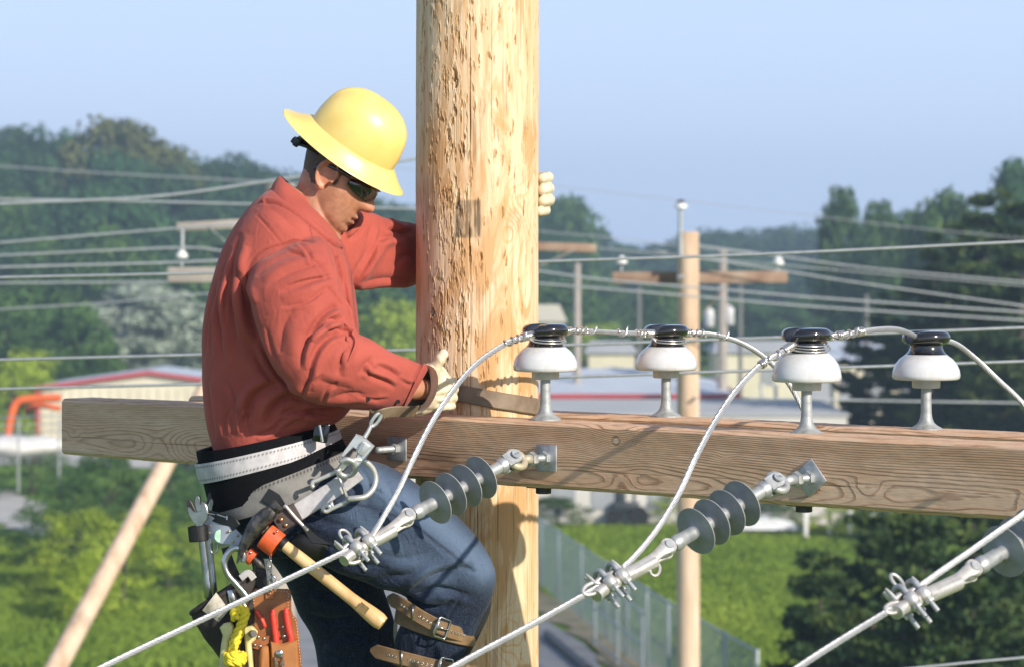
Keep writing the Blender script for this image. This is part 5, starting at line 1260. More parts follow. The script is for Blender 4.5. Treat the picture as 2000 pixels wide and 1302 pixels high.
# bolt bag
BAGM = mk('brown_black_canvas', (.040, .030, .026), (.020, .015, .013), 22, .8, 0, .5, 240, .0015)
bg_ = thing('bolt_bag', 'dark canvas bolt bag with pale camouflage patch hanging behind the steel hook', 'bag', P(430, 1270, 6.76), TG)
def brow(a, b, w_, Y): return ring_px(a, b, w_, Y, 40, 2.3)
rs_ = [((374, 1195), (500, 1118), .050, 6.775), ((376, 1206), (502, 1128), .054, 6.775), ((386, 1222), (506, 1160), .056, 6.775), ((402, 1248), (508, 1220), .054, 6.775), ((425, 1280), (510, 1300), .050, 6.775), ((445, 1310), (512, 1360), .044, 6.775), ((470, 1335), (508, 1378), .02, 6.775)]
m = MB(); rr_ = loft(rs_, 40, 2.3, 4); m.rings(rr_[::1]); o = m.build('bag_body', BAGM, bg_, 180); cloth_noise(o.data, .004, 14, 4)
rim = ring_px((375, 1196), (498, 1116), .051, 6.775, 40, 2.3); m = MB(); m.tube([p for p in rim], .0065, 10, closed=True); m.build('bag_rim', BAGM, bg_, 180)
m = MB(); inner_ = [ring_px((382, 1196), (490, 1122), .042, 6.775, 30, 2.3), ring_px((384, 1190), (488, 1119), .036, 6.775, 30, 2.3)]
m = MB(); m.strap(vs([P(428, 1158, 6.712), P(418, 1178, 6.708), P(408, 1196, 6.708), P(402, 1210, 6.712)], 3), Vector((1, 0, -.75)), .001, .001) if False else None
CAMO = mk('camouflage_patch', (.42, .39, .33), (.22, .20, .15), 32, .8, 0, .3, 300, .001, c3=(.50, .47, .40))
m = MB(); pr_ = []
for u in np.linspace(0, 1, 8):
    row = []
    for v in np.linspace(0, 1, 8):
        a = np.array([395+27*v*1.0, 1191-35*v]); b = np.array([427+21*v, 1214-24*v]); q = a*(1-u)+b*u; row.append(P(q[0], q[1], 6.716-.008*sin(pi*v)*1+.004*u))
    pr_.append(row)
m.v = [p for r in pr_ for p in r]+[p+Vector((0, .003, 0)) for r in pr_ for p in r]
for i in range(7):
    for j in range(7): a = i*8+j; m.f += [(a, a+1, a+9, a+8), (64+a, 64+a+8, 64+a+9, 64+a+1)]
bd_ = list(range(8))+[8*i+7 for i in range(1, 8)]+[56+j for j in range(6, -1, -1)]+[8*i for i in range(6, 0, -1)]
for a, b in zip(bd_, bd_[1:]+bd_[:1]): m.f.append((a, b, 64+b, 64+a))
m.build('camouflage_patch', CAMO, bg_, 60)
m = MB(); m.strap(vs([P(470, 1128, 6.725), P(485, 1118, 6.722), P(496, 1130, 6.722)], 4), Vector((.3, 0, 1)), .016, .003); m.build('white_tag', mk('white_tag', (.5, .48, .47), None, 30, .6), bg_, 40)
# leather holster with pliers
LEA = mk('saddle_leather', (.30, .105, .030), (.19, .062, .018), 24, .42, 0, .35, 120, .0012, c3=(.36, .14, .045), rvar=.1)
LEA2 = mk('tan_pocket_leather', (.44, .185, .060), (.34, .13, .04), 24, .5, 0, .35, 120, .0012)
hol = thing('tool_holster', 'tan stitched leather holster hanging from a chain under the hammer', 'holster', P(545, 1330, 6.74), TG)
def outl(pts, Yp, org): 
    M = frame(P(*org, Yp), (0, -1, 0), (1, 0, 0)); sc = Yp/F; return M, [((x-org[0])*sc, -(y-org[1])*sc) for x, y in pts]
bp_ = [cpx(*q) for q in ((346, 912), (360, 903), (440, 905), (525, 905), (541, 918), (542, 1010), (552, 1040), (572, 1060), (585, 1180), (600, 1330), (606, 1420), (340, 1420), (335, 1300), (326, 1050))]
M, o2 = outl(bp_, 6.742, (540, 1240)); m = MB(); m.plate(o2, M, .007, .0015); m.build('back_panel', LEA, hol, 40)
ST = mk('white_thread', (.75, .70, .60), None, 50, .7)
def stitches(path, Y, name='stitching', step=.0068, parent=hol):
    p = [P(x, y, Y) for x, y in spline(path, 10)]; m = MB(); s = 0; tot = sum((b-a).length for a, b in zip(p[:-1], p[1:])); n = int(tot/step); q = along(p, 0, tot, n*2)
    for i in range(0, n*2-1, 2): m.tube([q[i], q[i+1].lerp(q[i], .25)], .0008, 5)
    return m.build(name, ST, parent, 180)
stitches([cpx(352, 980), cpx(356, 925), cpx(420, 918), cpx(520, 918), cpx(524, 960), cpx(526, 1015)], 6.7375)
stitches([cpx(548, 1050), cpx(566, 1075), cpx(578, 1180), cpx(592, 1302)], 6.7375)
pk_ = [cpx(*q) for q in ((438, 1172), (500, 1182), (572, 1158), (582, 1300), (590, 1420), (450, 1420), (440, 1300))]
M, o2 = outl(pk_, 6.722, (560, 1270)); m = MB(); m.plate(o2, M, .026, .006); m.build('front_pocket', LEA2, hol, 50)
pk_ = [cpx(*q) for q in ((385, 1205), (400, 1190), (430, 1192), (436, 1250), (440, 1420), (380, 1420), (378, 1250))]
M, o2 = outl(pk_, 6.724, (517, 1300)); m = MB(); m.plate(o2, M, .022, .008); m.build('side_pocket', LEA2, hol, 50)
m = MB(); M, o2 = outl([cpx(*q) for q in ((340, 1140), (395, 1150), (432, 1140), (425, 1195), (380, 1215), (345, 1205))], 6.732, (512, 1255)); m.plate(o2, M, .005, .001); m.build('rivet_tab', LEA, hol, 40)
for x, y in ((375, 1150), (404, 1157), (357, 1190), (386, 1196), (505, 1145), (500, 1098)):
    MB().ball(P(*cpx(x, y), 6.728), .0038, 8, (1, .5, 1)).build('rivet', STEEL, hol, 180)
m = MB(); c = P(*cpx(482, 1232), 6.705); m.lathe([(.0085, 0), (.0085, .002), (.004, .0045), (1e-4, .0048)], frame(c, (0, -1, 0)), 18); m.tube([P(*cpx(x, y), 6.703) for x, y in ((462, 1248), (500, 1248), (506, 1290), (462, 1290))], .0022, 8, closed=True); m.tube([P(*cpx(x, y), 6.701) for x, y in ((466, 1302), (496, 1300), (494, 1262), (470, 1262))], .002, 8, closed=True); m.build('snap_clasp', STEEL, hol, 50)
m = MB(); m.plate([(-.010, -.016), (.010, -.016), (.010, .012), (0, .018), (-.010, .012)], frame(P(*cpx(432, 922), 6.735), (0, -1, 0), (1, 0, 0)), .004, .001); m.build('hanger_tab', LEA, hol, 40); MB().ball(P(*cpx(431, 928), 6.730), .004, 8, (1, .5, 1)).build('rivet', COPM, hol, 180)
RED = mk('red_plier_grip', (.72, .055, .035), (.62, .04, .025), 30, .38, 0)
pl = MB(); a = [cpx(*q) for q in ((448, 1018), (452, 1060), (460, 1120), (468, 1180), (480, 1260))]; b = [cpx(*q) for q in ((516, 1012), (520, 1050), (530, 1110), (542, 1165), (520, 1260))]
r_ = [.0058]+[.0070]*3+[.0076]*13; 
for q in (a, b): p = vs([P(x, y, 6.722+.003) for x, y in q], 4); pl.tube(p, r_[:len(p)], 12); pl.ball(p[0], .0058, 8)
ply = pl.build('pliers', RED, None, 180); tag(ply, 'pliers with two red handles upright in the tan holster pocket', 'pliers', TG)
m = MB(); p = vs([P(*cpx(x, y), 6.730) for x, y in ((360, 1012), (375, 1035), (398, 1070), (410, 1100))], 3); m.tube(p, [.003]+[.005]*(len(p)-2)+[.004], 10); o = m.build('screwdriver', RED, None, 180); tag(o, 'thin red handled tool leaning in the holster, left of the pliers', 'tool', TG)
# chain from belt to holster
ch = MB(); 
pts = [cpx(*q) for q in ((436, 745), (430, 775), (436, 800), (428, 825), (440, 850), (434, 875), (438, 900))]
for i, (x, y) in enumerate(pts):
    c = P(x, y, 6.725); ux = Vector((1, 0, .2)) if i % 2 else Vector((.3, 1, 0)).normalized(); ch.tube([c+ux*cos(q)*.0048+Vector((0, 0, 1))*sin(q)*.0092 for q in np.linspace(0, 2*pi, 13)[:-1]], .0017, 7, closed=True)
for x, y in ((455, 858), (468, 880)): c = P(*cpx(x, y), 6.722); ch.tube([c+Vector((.8, .2, .3))*cos(q)*.0045+Vector((-.3, 0, 1))*sin(q)*.0085 for q in np.linspace(0, 2*pi, 13)[:-1]], .0017, 7, closed=True)
ch = ch.build('holster_chain', STEEL, hol, 180)
# yellow rope and hand-line block
YR = mk('yellow_rope', (.80, .62, .03), (.66, .48, .02), 90, .75, 0, .7, 260, .0015, c3=(.86, .70, .08))
def twisted(path, R, m): 
    return rope_mb(path, R, 3, .045, 8, False)
rp = twisted(vs([P(*cpx(x, y), 6.685) for x, y in ((262, 1060), (254, 1030), (268, 1008), (290, 1008), (306, 1020), (300, 1060), (284, 1100), (262, 1150), (246, 1200), (252, 1250), (268, 1290), (262, 1340), (250, 1400))], 5), .0125, YR)
rp2 = twisted(vs([P(*cpx(x, y), 6.70) for x, y in ((318, 1020), (300, 1050), (288, 1090), (278, 1130), (262, 1170), (240, 1210), (215, 1245))], 5), .0120, YR); rp.add(rp2.v, rp2.f)
for k, (y, rx_) in enumerate(((1242, 44), (1256, 40), (1270, 42))):
    p2 = twisted([P(*cpx(256+rx_*cos(q), y+9*sin(q)), 6.688+.025*sin(q)*-1) for q in np.linspace(0, 2*pi, 25)], .0095, YR); rp.add(p2.v, p2.f)
for k in range(26):
    q = P(*cpx(200+random.random()*14, 1225+random.random()*30), 6.69); rp.tube([P(*cpx(222, 1240), 6.69), q], .0008, 4)
rp = rp.build('yellow_rope', YR, None, 180); tag(rp, 'bright yellow twisted rope knotted through the steel hook, bottom left of the worker', 'rope', TG)
YB_ = mk('faded_yellow_block', (.58, .53, .24), (.42, .38, .18), 30, .5, 0, .3, 90, .001, c3=(.66, .62, .36))
bl_ = thing('pulley_block', 'faded yellow pulley block hanging behind the yellow rope', 'pulley', P(465, 1330, 6.72), TG)
m = MB(); M, o2 = outl([cpx(*q) for q in ((180, 1100), (200, 1080), (235, 1072), (250, 1090), (252, 1130), (232, 1170), (225, 1210), (235, 1330), (240, 1420), (178, 1420), (175, 1300), (188, 1180), (196, 1140))], 6.70, (440, 1280)); m.plate(o2, M, .022, .005); m.build('side_plate', YB_, bl_, 50)
m = MB(); M, o2 = outl([cpx(*q) for q in ((300, 1095), (345, 1092), (372, 1120), (362, 1160), (340, 1180), (350, 1300), (355, 1420), (318, 1420), (318, 1300), (308, 1180))], 6.715, (485, 1280)); m.plate(o2, M, .022, .005); m.build('side_plate', YB_, bl_, 50)
m = MB(); m.cyl(P(*cpx(340, 1132), 6.71), P(*cpx(350, 1132), 6.685), .0085, n=18, ch=.001); m.build('axle_bolt', RUST, bl_, 40)
m = MB(); m.lathe([(.006, -.008), (.03, -.008), (.026, 0), (.03, .008), (.006, .008)], frame(P(475, 1310, 6.715), (1, .3, 0)), 28); m.build('wheel', RUST, bl_, 40)

# ------------------------------------------------------------------ positioning strap and snap hook
lan = thing('positioning_strap', 'worn leather climbing strap running from the belt ring round the large pole', 'strap', P(720, 930, 6.69), None)
SNAP = mk('zinc_snap_hook', (.50, .52, .52), (.38, .40, .40), 40, .38, .6, .15, 120, .001, c3=(.60, .61, .60))
m = MB()
c = (822, 292); m.tube(vs([P(*cpx(c[0]+46*cos(q), c[1]+42*sin(q)), 6.684+.012*sin(q)) for q in np.linspace(-.75*pi, .95*pi, 15)], 2), .0062, 12)
m.build('hook_loop', SNAP, lan, 180)
m = MB(); M, o2 = outl([cpx(*q) for q in ((868, 120), (905, 132), (965, 182), (915, 255), (880, 292), (850, 285), (868, 240), (880, 205), (855, 190), (805, 240), (790, 232))], 6.69, cpx(880, 200)); m.plate(o2, M, .016, .003)
m.tube([P(*cpx(905, 165), 6.675), P(*cpx(880, 215), 6.675)], .004, 8); m.box(P(*cpx(905, 195), 6.680), (.022, .006, .030), Matrix.Rotation(radians(35), 3, 'Y'), .0015); m.build('snap_body', SNAP, lan, 45)
m = MB(); m.tube([P(*cpx(912, 140), 6.688), P(*cpx(930, 110), 6.690), P(*cpx(945, 80), 6.692)], [.006, .0055, .005], 12); cc = P(*cpx(970, 48), 6.695)
m.tube([cc+Vector((.55, 0, .8))*cos(q)*.020+Vector((.6, .35, -.35))*sin(q)*.0095 for q in np.linspace(0, 2*pi, 21)[:-1]], .0048, 10, closed=True); m.build('swivel_eye', SNAP, lan, 60)
STR = mk('worn_strap_leather', (.175, .125, .080), (.11, .075, .045), 16, .62, 0, .4, 90, .0015, c3=(.24, .18, .12))
# short end: doubled strap from the swivel eye up to the hand
pa = vs([P(738, 812, 6.70), P(748, 806, 6.695), P(770, 803, 6.72), P(800, 803, 6.77), P(835, 797, 6.85), P(870, 775, 6.93)], 5)
m = MB(); m.strap(pa, Vector((.1, -.75, 1)), .030, .004); pb = vs([P(738, 814, 6.70), P(726, 814, 6.71), P(724, 804, 6.73), P(745, 802, 6.75), P(785, 803, 6.82), P(830, 800, 6.90)], 5); m.strap(pb, Vector((.1, -.75, 1)), .028, .004); m.build('strap_end', STR, lan, 40)
pw = []
hand = P(872, 766, 6.94)
path = [hand]
for an in np.linspace(-.36, 1.62, 22):                                     # round the near side of the pole to the right edge
    rr0 = PR+.006; zc = 9.655-.038*(an+.36)/1.98-.012*sin(an+.4); path.append(Vector((PAX.x+rr0*sin(an), PAX.y-rr0*cos(an), zc)))
for an in np.linspace(1.75, 3.9, 20): rr0 = PR+.006; path.append(Vector((PAX.x+rr0*sin(an), PAX.y-rr0*cos(an), 9.60+.02*(an-1.75))))
path += [P(760, 800, 7.30), P(700, 850, 7.18), P(640, 900, 7.16)]
m = MB(); path = vs(path, 3); m.strap(path, Vector((.0, .10, 1)), .042, .0055); m.build('strap_band', STR, lan, 40)
MB().lathe([(.004, 0), (.004, .0015), (.002, .0015), (1e-4, 0)], frame(Vector((PAX.x+(PR+.009)*sin(.98), PAX.y-(PR+.009)*cos(.98), 9.640)), (sin(.98), -cos(.98), 0)), 12).build('eyelet', HOLE, lan, 60)
# ------------------------------------------------------------------ terrain
def skyline(px):
    return np.interp(px, [-200, 0, 60, 130, 200, 240, 300, 340, 430, 520, 640, 800, 1000, 1100, 1170, 1230, 1300, 1370, 1430, 1600, 1700, 1800, 1900, 2200], [270, 266, 258, 270, 258, 254, 288, 320, 318, 342, 375, 425, 420, 410, 455, 484, 486, 456, 452, 462, 440, 440, 430, 420])
def ground_z(X, Y):
    px = 1000+X*F/np.maximum(Y, 1); lf = np.clip((495-np.clip(skyline(px), 0, 495))/240, 0, 1)
    lf = np.where(px < 1060, lf, lf*.25)
    return 10.5*lf*sstep(215, 330, Y)+.0
def gz(X, Y): return float(ground_z(np.array([X]), np.array([Y]))[0])
gx = np.concatenate([[-900, -600], np.linspace(-400, 400, 161), [600, 900]]); gy = np.concatenate([[-60, -20, 10, 30], np.linspace(40, 450, 124), [520, 620, 760, 900]])
GX, GY = np.meshgrid(gx, gy); GZ = ground_z(GX, GY)+.0
n, m_ = len(gx), len(gy); idx = np.arange(n*m_).reshape(m_, n)
q = np.stack([idx[:-1, :-1], idx[:-1, 1:], idx[1:, 1:], idx[1:, :-1]], -1).reshape(-1, 4)
me = bpy.data.meshes.new('ground'); me.from_pydata(np.stack([GX, GY, GZ], -1).reshape(-1, 3).tolist(), [], q.tolist()); me.update()
GM, t_, b_ = new_mat('meadow_ground')
co_ = coords(t_); f1 = nz(t_, co_, .11, 6, .6); f2 = nz(t_, coords(t_, (1, .45, 1)), .9, 6, .7)
c_ = ramp(t_, f2, [(.30, (.08, .15, .018)), (.50, (.14, .24, .028)), (.68, (.21, .31, .045))])
c_ = mix(t_, ramp(t_, f1, [(.56, (0, 0, 0)), (.68, (.65, .65, .65))]), c_, (.20, .185, .085))
t_.links.new(c_, b_.inputs['Base Color']); b_.inputs['Roughness'].default_value = .95; b_.inputs['Specular IOR Level'].default_value = .1
bump(t_, b_, nz(t_, co_, 5, 6, .7), 1.0, .12)
tag(link('ground', me, GM, None, 180, (0, 0, 0)), kind='structure')
def patch(name, pts, m, z=.03, sub=6, jit=.25, px=True):
    pts = [G(*p, 0) if px else Vector((p[0], p[1], 0)) for p in pts]; out = []
    for i, p in enumerate(pts):
        nx = pts[(i+1) % len(pts)]
        for k in range(sub): q = p.lerp(nx, k/sub); out.append((q.x+random.uniform(-jit, jit), q.y+random.uniform(-jit, jit)*1.5, z))
    me = bpy.data.meshes.new(name); me.from_pydata(out, [], [list(range(len(out)))]); me.update()
    return tag(link(name, me, m, None, None, (0, 0, 0)), kind='structure')
GRAVEL = mk('pale_gravel', (.42, .41, .39), (.33, .32, .30), .6, .95, 0, .3, 9, .03, c3=(.48, .46, .42))
ASPH = mk('worn_asphalt', (.22, .225, .235), (.17, .17, .18), .8, .9, 0, .2, 20, .01, c3=(.26, .265, .275))
DIRT = mk('dry_verge', (.22, .19, .12), (.12, .13, .06), 1.2, .95, 0, .6, 8, .05, c3=(.30, .26, .18))
patch('gravel_lot', [(950, 800), (1700, 815), (1720, 900), (1500, 960), (1400, 990), (1250, 1004), (1040, 1004), (950, 990)], GRAVEL, .035)
patch('gravel_path', [(-150, 950), (20, 960), (80, 985), (108, 1020), (98, 1048), (50, 1042), (0, 1022), (-150, 1000)], GRAVEL, .035)
patch('service_road', [(470, 1120), (760, 1125), (1010, 1185), (1110, 1240), (1170, 1290), (1230, 1360), (1280, 1500), (480, 1500), (500, 1300)], ASPH, .045, jit=.12)
patch('verge', [(1040, 1150), (1080, 1160), (1150, 1205), (1235, 1265), (1330, 1340), (1400, 1450), (1285, 1500), (1225, 1350), (1120, 1235), (1040, 1195)], DIRT, .040)
patch('verge', [(1040, 985), (1180, 990), (1260, 1003), (1150, 1012), (1040, 1016)], DIRT, .045)
patch('dry_grass', [(1560, 1000), (1760, 1000), (1800, 1030), (1700, 1045), (1560, 1030)], DIRT, .040)
patch('pale_yard', [(-100, 860), (420, 870), (420, 900), (380, 915), (-100, 905)], GRAVEL, .035)

# ------------------------------------------------------------------ vegetation
def leafmat(name, c1, c2, c3, trans=.25, rnd=.12):
    m, t, b = new_mat(name); a = attr(t, 'tone'); c = ramp(t, a, [(.0, c1), (.5, c2), (1, c3)])
    oi = nd(t, 'ShaderNodeObjectInfo'); hs = nd(t, 'ShaderNodeHueSaturation'); mr = nd(t, 'ShaderNodeMapRange'); mr.inputs[3].default_value = 1-rnd; mr.inputs[4].default_value = 1+rnd
    t.links.new(oi.outputs['Random'], mr.inputs[0]); t.links.new(mr.outputs[0], hs.inputs['Value']); t.links.new(c, hs.inputs['Color'])
    b.inputs['Roughness'].default_value = .75; b.inputs['Specular IOR Level'].default_value = .2; t.links.new(hs.outputs[0], b.inputs['Base Color'])
    tr = nd(t, 'ShaderNodeBsdfTranslucent'); t.links.new(hs.outputs[0], tr.inputs[0]); mx = nd(t, 'ShaderNodeMixShader'); mx.inputs[0].default_value = trans
    t.links.new(b.outputs[0], mx.inputs[1]); t.links.new(tr.outputs[0], mx.inputs[2]); t.links.new(mx.outputs[0], t.nodes['Material Output'].inputs[0]); return m
def quads(C, N, size, asp=1.0, rng=RNG):
    """leaf quads at centres C with normals N"""
    n = len(C); N = N/np.linalg.norm(N, axis=1, keepdims=True); r = rng.normal(size=(n, 3)); U = np.cross(N, r); U /= np.linalg.norm(U, axis=1, keepdims=True); W = np.cross(N, U)
    s = (size*rng.uniform(.6, 1.3, n))[:, None]; co = np.stack([C-U*s*asp, C-W*s*.55, C+U*s*asp, C+W*s*.55], 1).reshape(-1, 3); return co
def leaf_mesh(name, co, tone):
    n = len(co)//4; me = bpy.data.meshes.new(name); me.vertices.add(n*4); me.vertices.foreach_set('co', co.ravel()); me.loops.add(n*4); me.loops.foreach_set('vertex_index', np.arange(n*4, dtype=np.int32))
    me.polygons.add(n); me.polygons.foreach_set('loop_start', np.arange(n, dtype=np.int32)*4); me.update(calc_edges=True); setattr_f(me, 'tone', np.repeat(tone, 4)); return me
def crown(name, seed, W=5, H=8, nc=60, nl=70, leaf=.35, base=.18, lump=.42, shape=1.0, top=1.0):
    """unit-ish crown: height H above base*H, half width W; clumps of leaves through the outer volume"""
    rg = np.random.default_rng(seed); z0 = base*H; ch = H-z0; C = []; T = []; N = []
    for i in range(nc):
        u = rg.uniform(0, 1)**.8; an = rg.uniform(0, 2*pi); wz = (sin(pi*min(1, max(.02, (u*.92+.06)**shape)))**.6)*(1+.25*sin(3*an+seed)+.15*sin(5*an+2*seed)); rad = W*wz*sqrt(rg.uniform(.25, 1))
        c = np.array([rad*cos(an), rad*sin(an), z0+ch*u*top]); cr = W*lump*rg.uniform(.55, 1.15); d = rg.normal(size=(nl, 3)); d /= np.linalg.norm(d, axis=1, keepdims=True); rr = cr*rg.uniform(.35, 1, nl)[:, None]**.5
        p = c+d*rr*np.array([1, 1, .75]); C.append(p); N.append(d+rg.normal(size=(nl, 3))*.5+np.array([0, 0, .5])); T.append(np.clip(.5+.22*rg.normal()+.12*rg.normal(size=nl), 0, 1))
    C = np.vstack(C); N = np.vstack(N); T = np.concatenate(T); return leaf_mesh(name, quads(C, N, leaf, 1.0, rg), T)
def trunk_mb(H, r, seed, limbs=5, W=3):
    rg = random.Random(seed); m = MB(); bend = rg.uniform(-.3, .3); p = [Vector((0, 0, -.3)), Vector((bend*.2, 0, H*.25)), Vector((bend, .1, H*.55)), Vector((bend*1.3, .1, H*.85))]; m.tube(vs(p, 3), [r*(1-.85*i/9) for i in range(10)], 8)
    for k in range(limbs): an = rg.uniform(0, 6.28); z = H*rg.uniform(.25, .6); a = Vector((bend*.6, .05, z)); e = Vector((cos(an)*W*.7, sin(an)*W*.7, z+H*.25)); m.tube([a, a.lerp(e, .5)+Vector((0, 0, H*.05)), e], [r*.45, r*.3, r*.08], 6)
    return m
BARK = mk('tree_bark', (.10, .08, .06), (.06, .048, .036), 6, .9, 0, .4, 20, .02)
LG = leafmat('broadleaf_green', (.030, .075, .020), (.065, .135, .034), (.11, .195, .048))
LD = leafmat('dark_wood_green', (.018, .056, .026), (.036, .095, .038), (.066, .140, .052))
HG = leafmat('hillside_green', (.020, .062, .028), (.042, .110, .044), (.075, .160, .058))
LO = leafmat('olive_leaves', (.060, .078, .022), (.105, .125, .036), (.15, .165, .055))
LS = leafmat('silver_leaves', (.24, .29, .22), (.36, .42, .33), (.48, .54, .43))
LY = leafmat('light_green_leaves', (.17, .25, .02), (.29, .39, .035), (.42, .52, .07))
LC = leafmat('conifer_needles', (.016, .040, .016), (.042, .082, .026), (.13, .18, .044), .15)
CM = [crown('crown', 100+i, 4.6+.5*(i % 3), 10, 62, 75, .34, .12, .34+.03*(i % 3), [1.0, .9, 1.15][i % 3]) for i in range(6)]
TM = [trunk_mb(10, .22, i) for i in range(3)]
TRK = []
for i in range(3):
    me = bpy.data.meshes.new('trunk'); me.from_pydata([tuple(v) for v in TM[i].v], [], TM[i].f); me.update(); me.materials.append(BARK); TRK.append(me)
CML = {}
def tree(px, ytop, Y, mat_, W=None, var=None, name='tree', label=None, cat='tree', group=None, Hmin=4, gzv=None, cm=None):
    X = (px-1000)*Y/F; z0 = gz(X, Y) if gzv is None else gzv; H = max(Hmin, 10-(ytop-HZ)*Y/F-z0); v = random.randrange(6) if var is None else var
    root = thing(name, label, cat, (X, Y, z0), group, random.uniform(0, 6.28)); s = H/10; sw = s if W is None else W/5.0
    root.scale = (sw, sw, s)
    src = cm or CM[v]; key = (src.name, mat_.name)
    if key not in CML: d = src.copy(); d.materials.append(mat_); CML[key] = d
    c = bpy.data.objects.new('crown', CML[key]); COL.objects.link(c); c.parent = root
    t = bpy.data.objects.new('trunk', TRK[v % 3]); COL.objects.link(t); t.parent = root
    return root
random.seed(21); GW = 'trees of the wooded hillside'
def wlab(base): return base
rows = [(318, 0, LD, 46), (292, 62, HG, 52), (262, 135, LD, 56), (240, 215, HG, 58)]
for ri, (Y, dy, mt, step) in enumerate(rows):
    px = -70+ri*17
    while px < 1080:
        yt = float(skyline(px))+dy+random.uniform(-14, 16) if ri else float(skyline(px))+random.uniform(-10, 12)
        if ri == 0 and 175 < px < 300: px += step; continue
        mm = random.choice([mt, mt, HG, LD]) if ri < 2 else random.choice([HG, HG, LG, LD])
        dk = 'dark' if mm is LD else ('bright green' if mm is LG else 'green')
        tree(px, yt, Y+random.uniform(-7, 7), mm, random.uniform(3.0, 4.4), None, 'broadleaf_tree', ['%s broadleaf tree on the skyline of the wooded hillside' % dk, '%s broadleaf tree in the upper part of the wooded hillside' % dk, '%s broadleaf tree halfway down the wooded hillside' % dk, '%s broadleaf tree at the foot of the wooded hillside' % dk][ri], group=GW)
        px += step*random.uniform(.8, 1.2)
tree(225, 250, 300, LO, 6.2, 1, 'oak_tree', 'tall rounded olive brown tree highest on the left skyline', Hmin=10)
tree(292, 300, 298, LO, 4.6, 2, 'oak_tree', 'lower olive brown tree on the right flank of the tall rounded one')
WIL = crown('crown', 300, 5, 10, 110, 80, .26, .02, .26, .9)
tree(283, 560, 228, LS, 6.6, 0, 'silver_willow', 'pale silver leaved tree left of the worker\'s back', cm=WIL)
tree(215, 608, 226, LS, 3.4, 0, 'silver_willow', 'smaller pale silver shrub on the left side of the silver tree', cm=WIL)
for (px, yt, Y, mm, W, lab) in [(70, 575, 190, LG, 4.2, 'bushy green tree above the left building, nearest the left edge'), (150, 615, 180, LG, 3.2, 'round green tree between the silver tree and the left edge'), (10, 600, 185, LG, 3.2, 'green tree cut off by the left edge'), (60, 690, 165, LY, 2.6, 'light green bush at the left end of the red roofed building'), (180, 690, 160, LG, 2.0, 'dark green bush behind the red roof edge')]:
    tree(px, yt, Y, mm, W, None, 'broadleaf_tree', lab, Hmin=3)
GR = 'hazy far trees right of the main pole'
px = 1060
while px < 2100:                                    # far hazy rows on the right
    tree(px, float(skyline(px))+random.uniform(-6, 9), 470+random.uniform(-20, 20), LD, random.uniform(5, 7), None, 'far_tree', 'hazy dark tree in the far row right of the main pole', group=GR); px += random.uniform(45, 60)
px = 1050
while px < 2060:
    tree(px, float(skyline(px))+random.uniform(45, 75), 380+random.uniform(-12, 12), random.choice([LD, LD, LG]), random.uniform(4.4, 6), None, 'far_tree', 'dark tree in the second hazy row right of the main pole', group=GR); px += random.uniform(45, 60)
px = 1045
while px < 1800:
    tree(px, 590+random.uniform(-22, 25), 290+random.uniform(-10, 10), random.choice([LD, LG, LG]), random.uniform(3.2, 4.4), None, 'broadleaf_tree', 'green tree in the nearer row behind the pale roofs right of the main pole', group='nearer trees behind the pale roofs'); px += random.uniform(42, 60)
for (px, yt, Y, mm, W, lab) in [(1112, 405, 330, LG, 4.6, 'rounded tree rising just right of the gloved fingertips'), (1078, 432, 330, LG, 3.6, 'lower tree between the main pole and the rounded tree'), (1170, 640, 230, LY, 3.4, 'yellow green bush behind the nearest white insulator'), (1100, 560, 250, LG, 3.6, 'green tree behind the thin grey post by the main pole'), (1230, 655, 215, LG, 4.2, 'green tree between the two insulators nearest the main pole'), (1290, 565, 260, LG, 2.4, 'small green tree left of the bare middle pole'), (1480, 660, 215, LG, 3.6, 'green tree behind the leaning grey pole'), (720, 560, 200, LG, 3.2, 'green tree seen between the worker\'s chest and the main pole'), (775, 600, 190, LY, 2.8, 'light green bush beside the main pole behind the worker\'s forearm')]:
    tree(px, yt, Y, mm, W, None, 'broadleaf_tree', lab, Hmin=3)
POP = crown('crown', 400, 3.4, 10, 90, 70, .26, .04, .36, .8)
tree(1645, 385, 215, LG, 3.0, 0, 'poplar_tree', 'tall poplar standing highest above the far trees, left of its twin', cm=POP)
tree(1718, 410, 225, LG, 3.2, 0, 'poplar_tree', 'slightly shorter poplar between the tall one and the dark conifer', cm=POP)
tree(1985, 335, 190, LD, 3.6, 1, 'poplar_tree', 'tall hazy tree at the right edge behind the conifer', cm=POP)
tree(1850, 400, 200, LG, 3.4, 3, 'broadleaf_tree', 'grey green tree behind the left shoulder of the conifer'); tree(1790, 440, 210, LG, 3.2, 4, 'broadleaf_tree', 'grey green tree right of the shorter poplar')
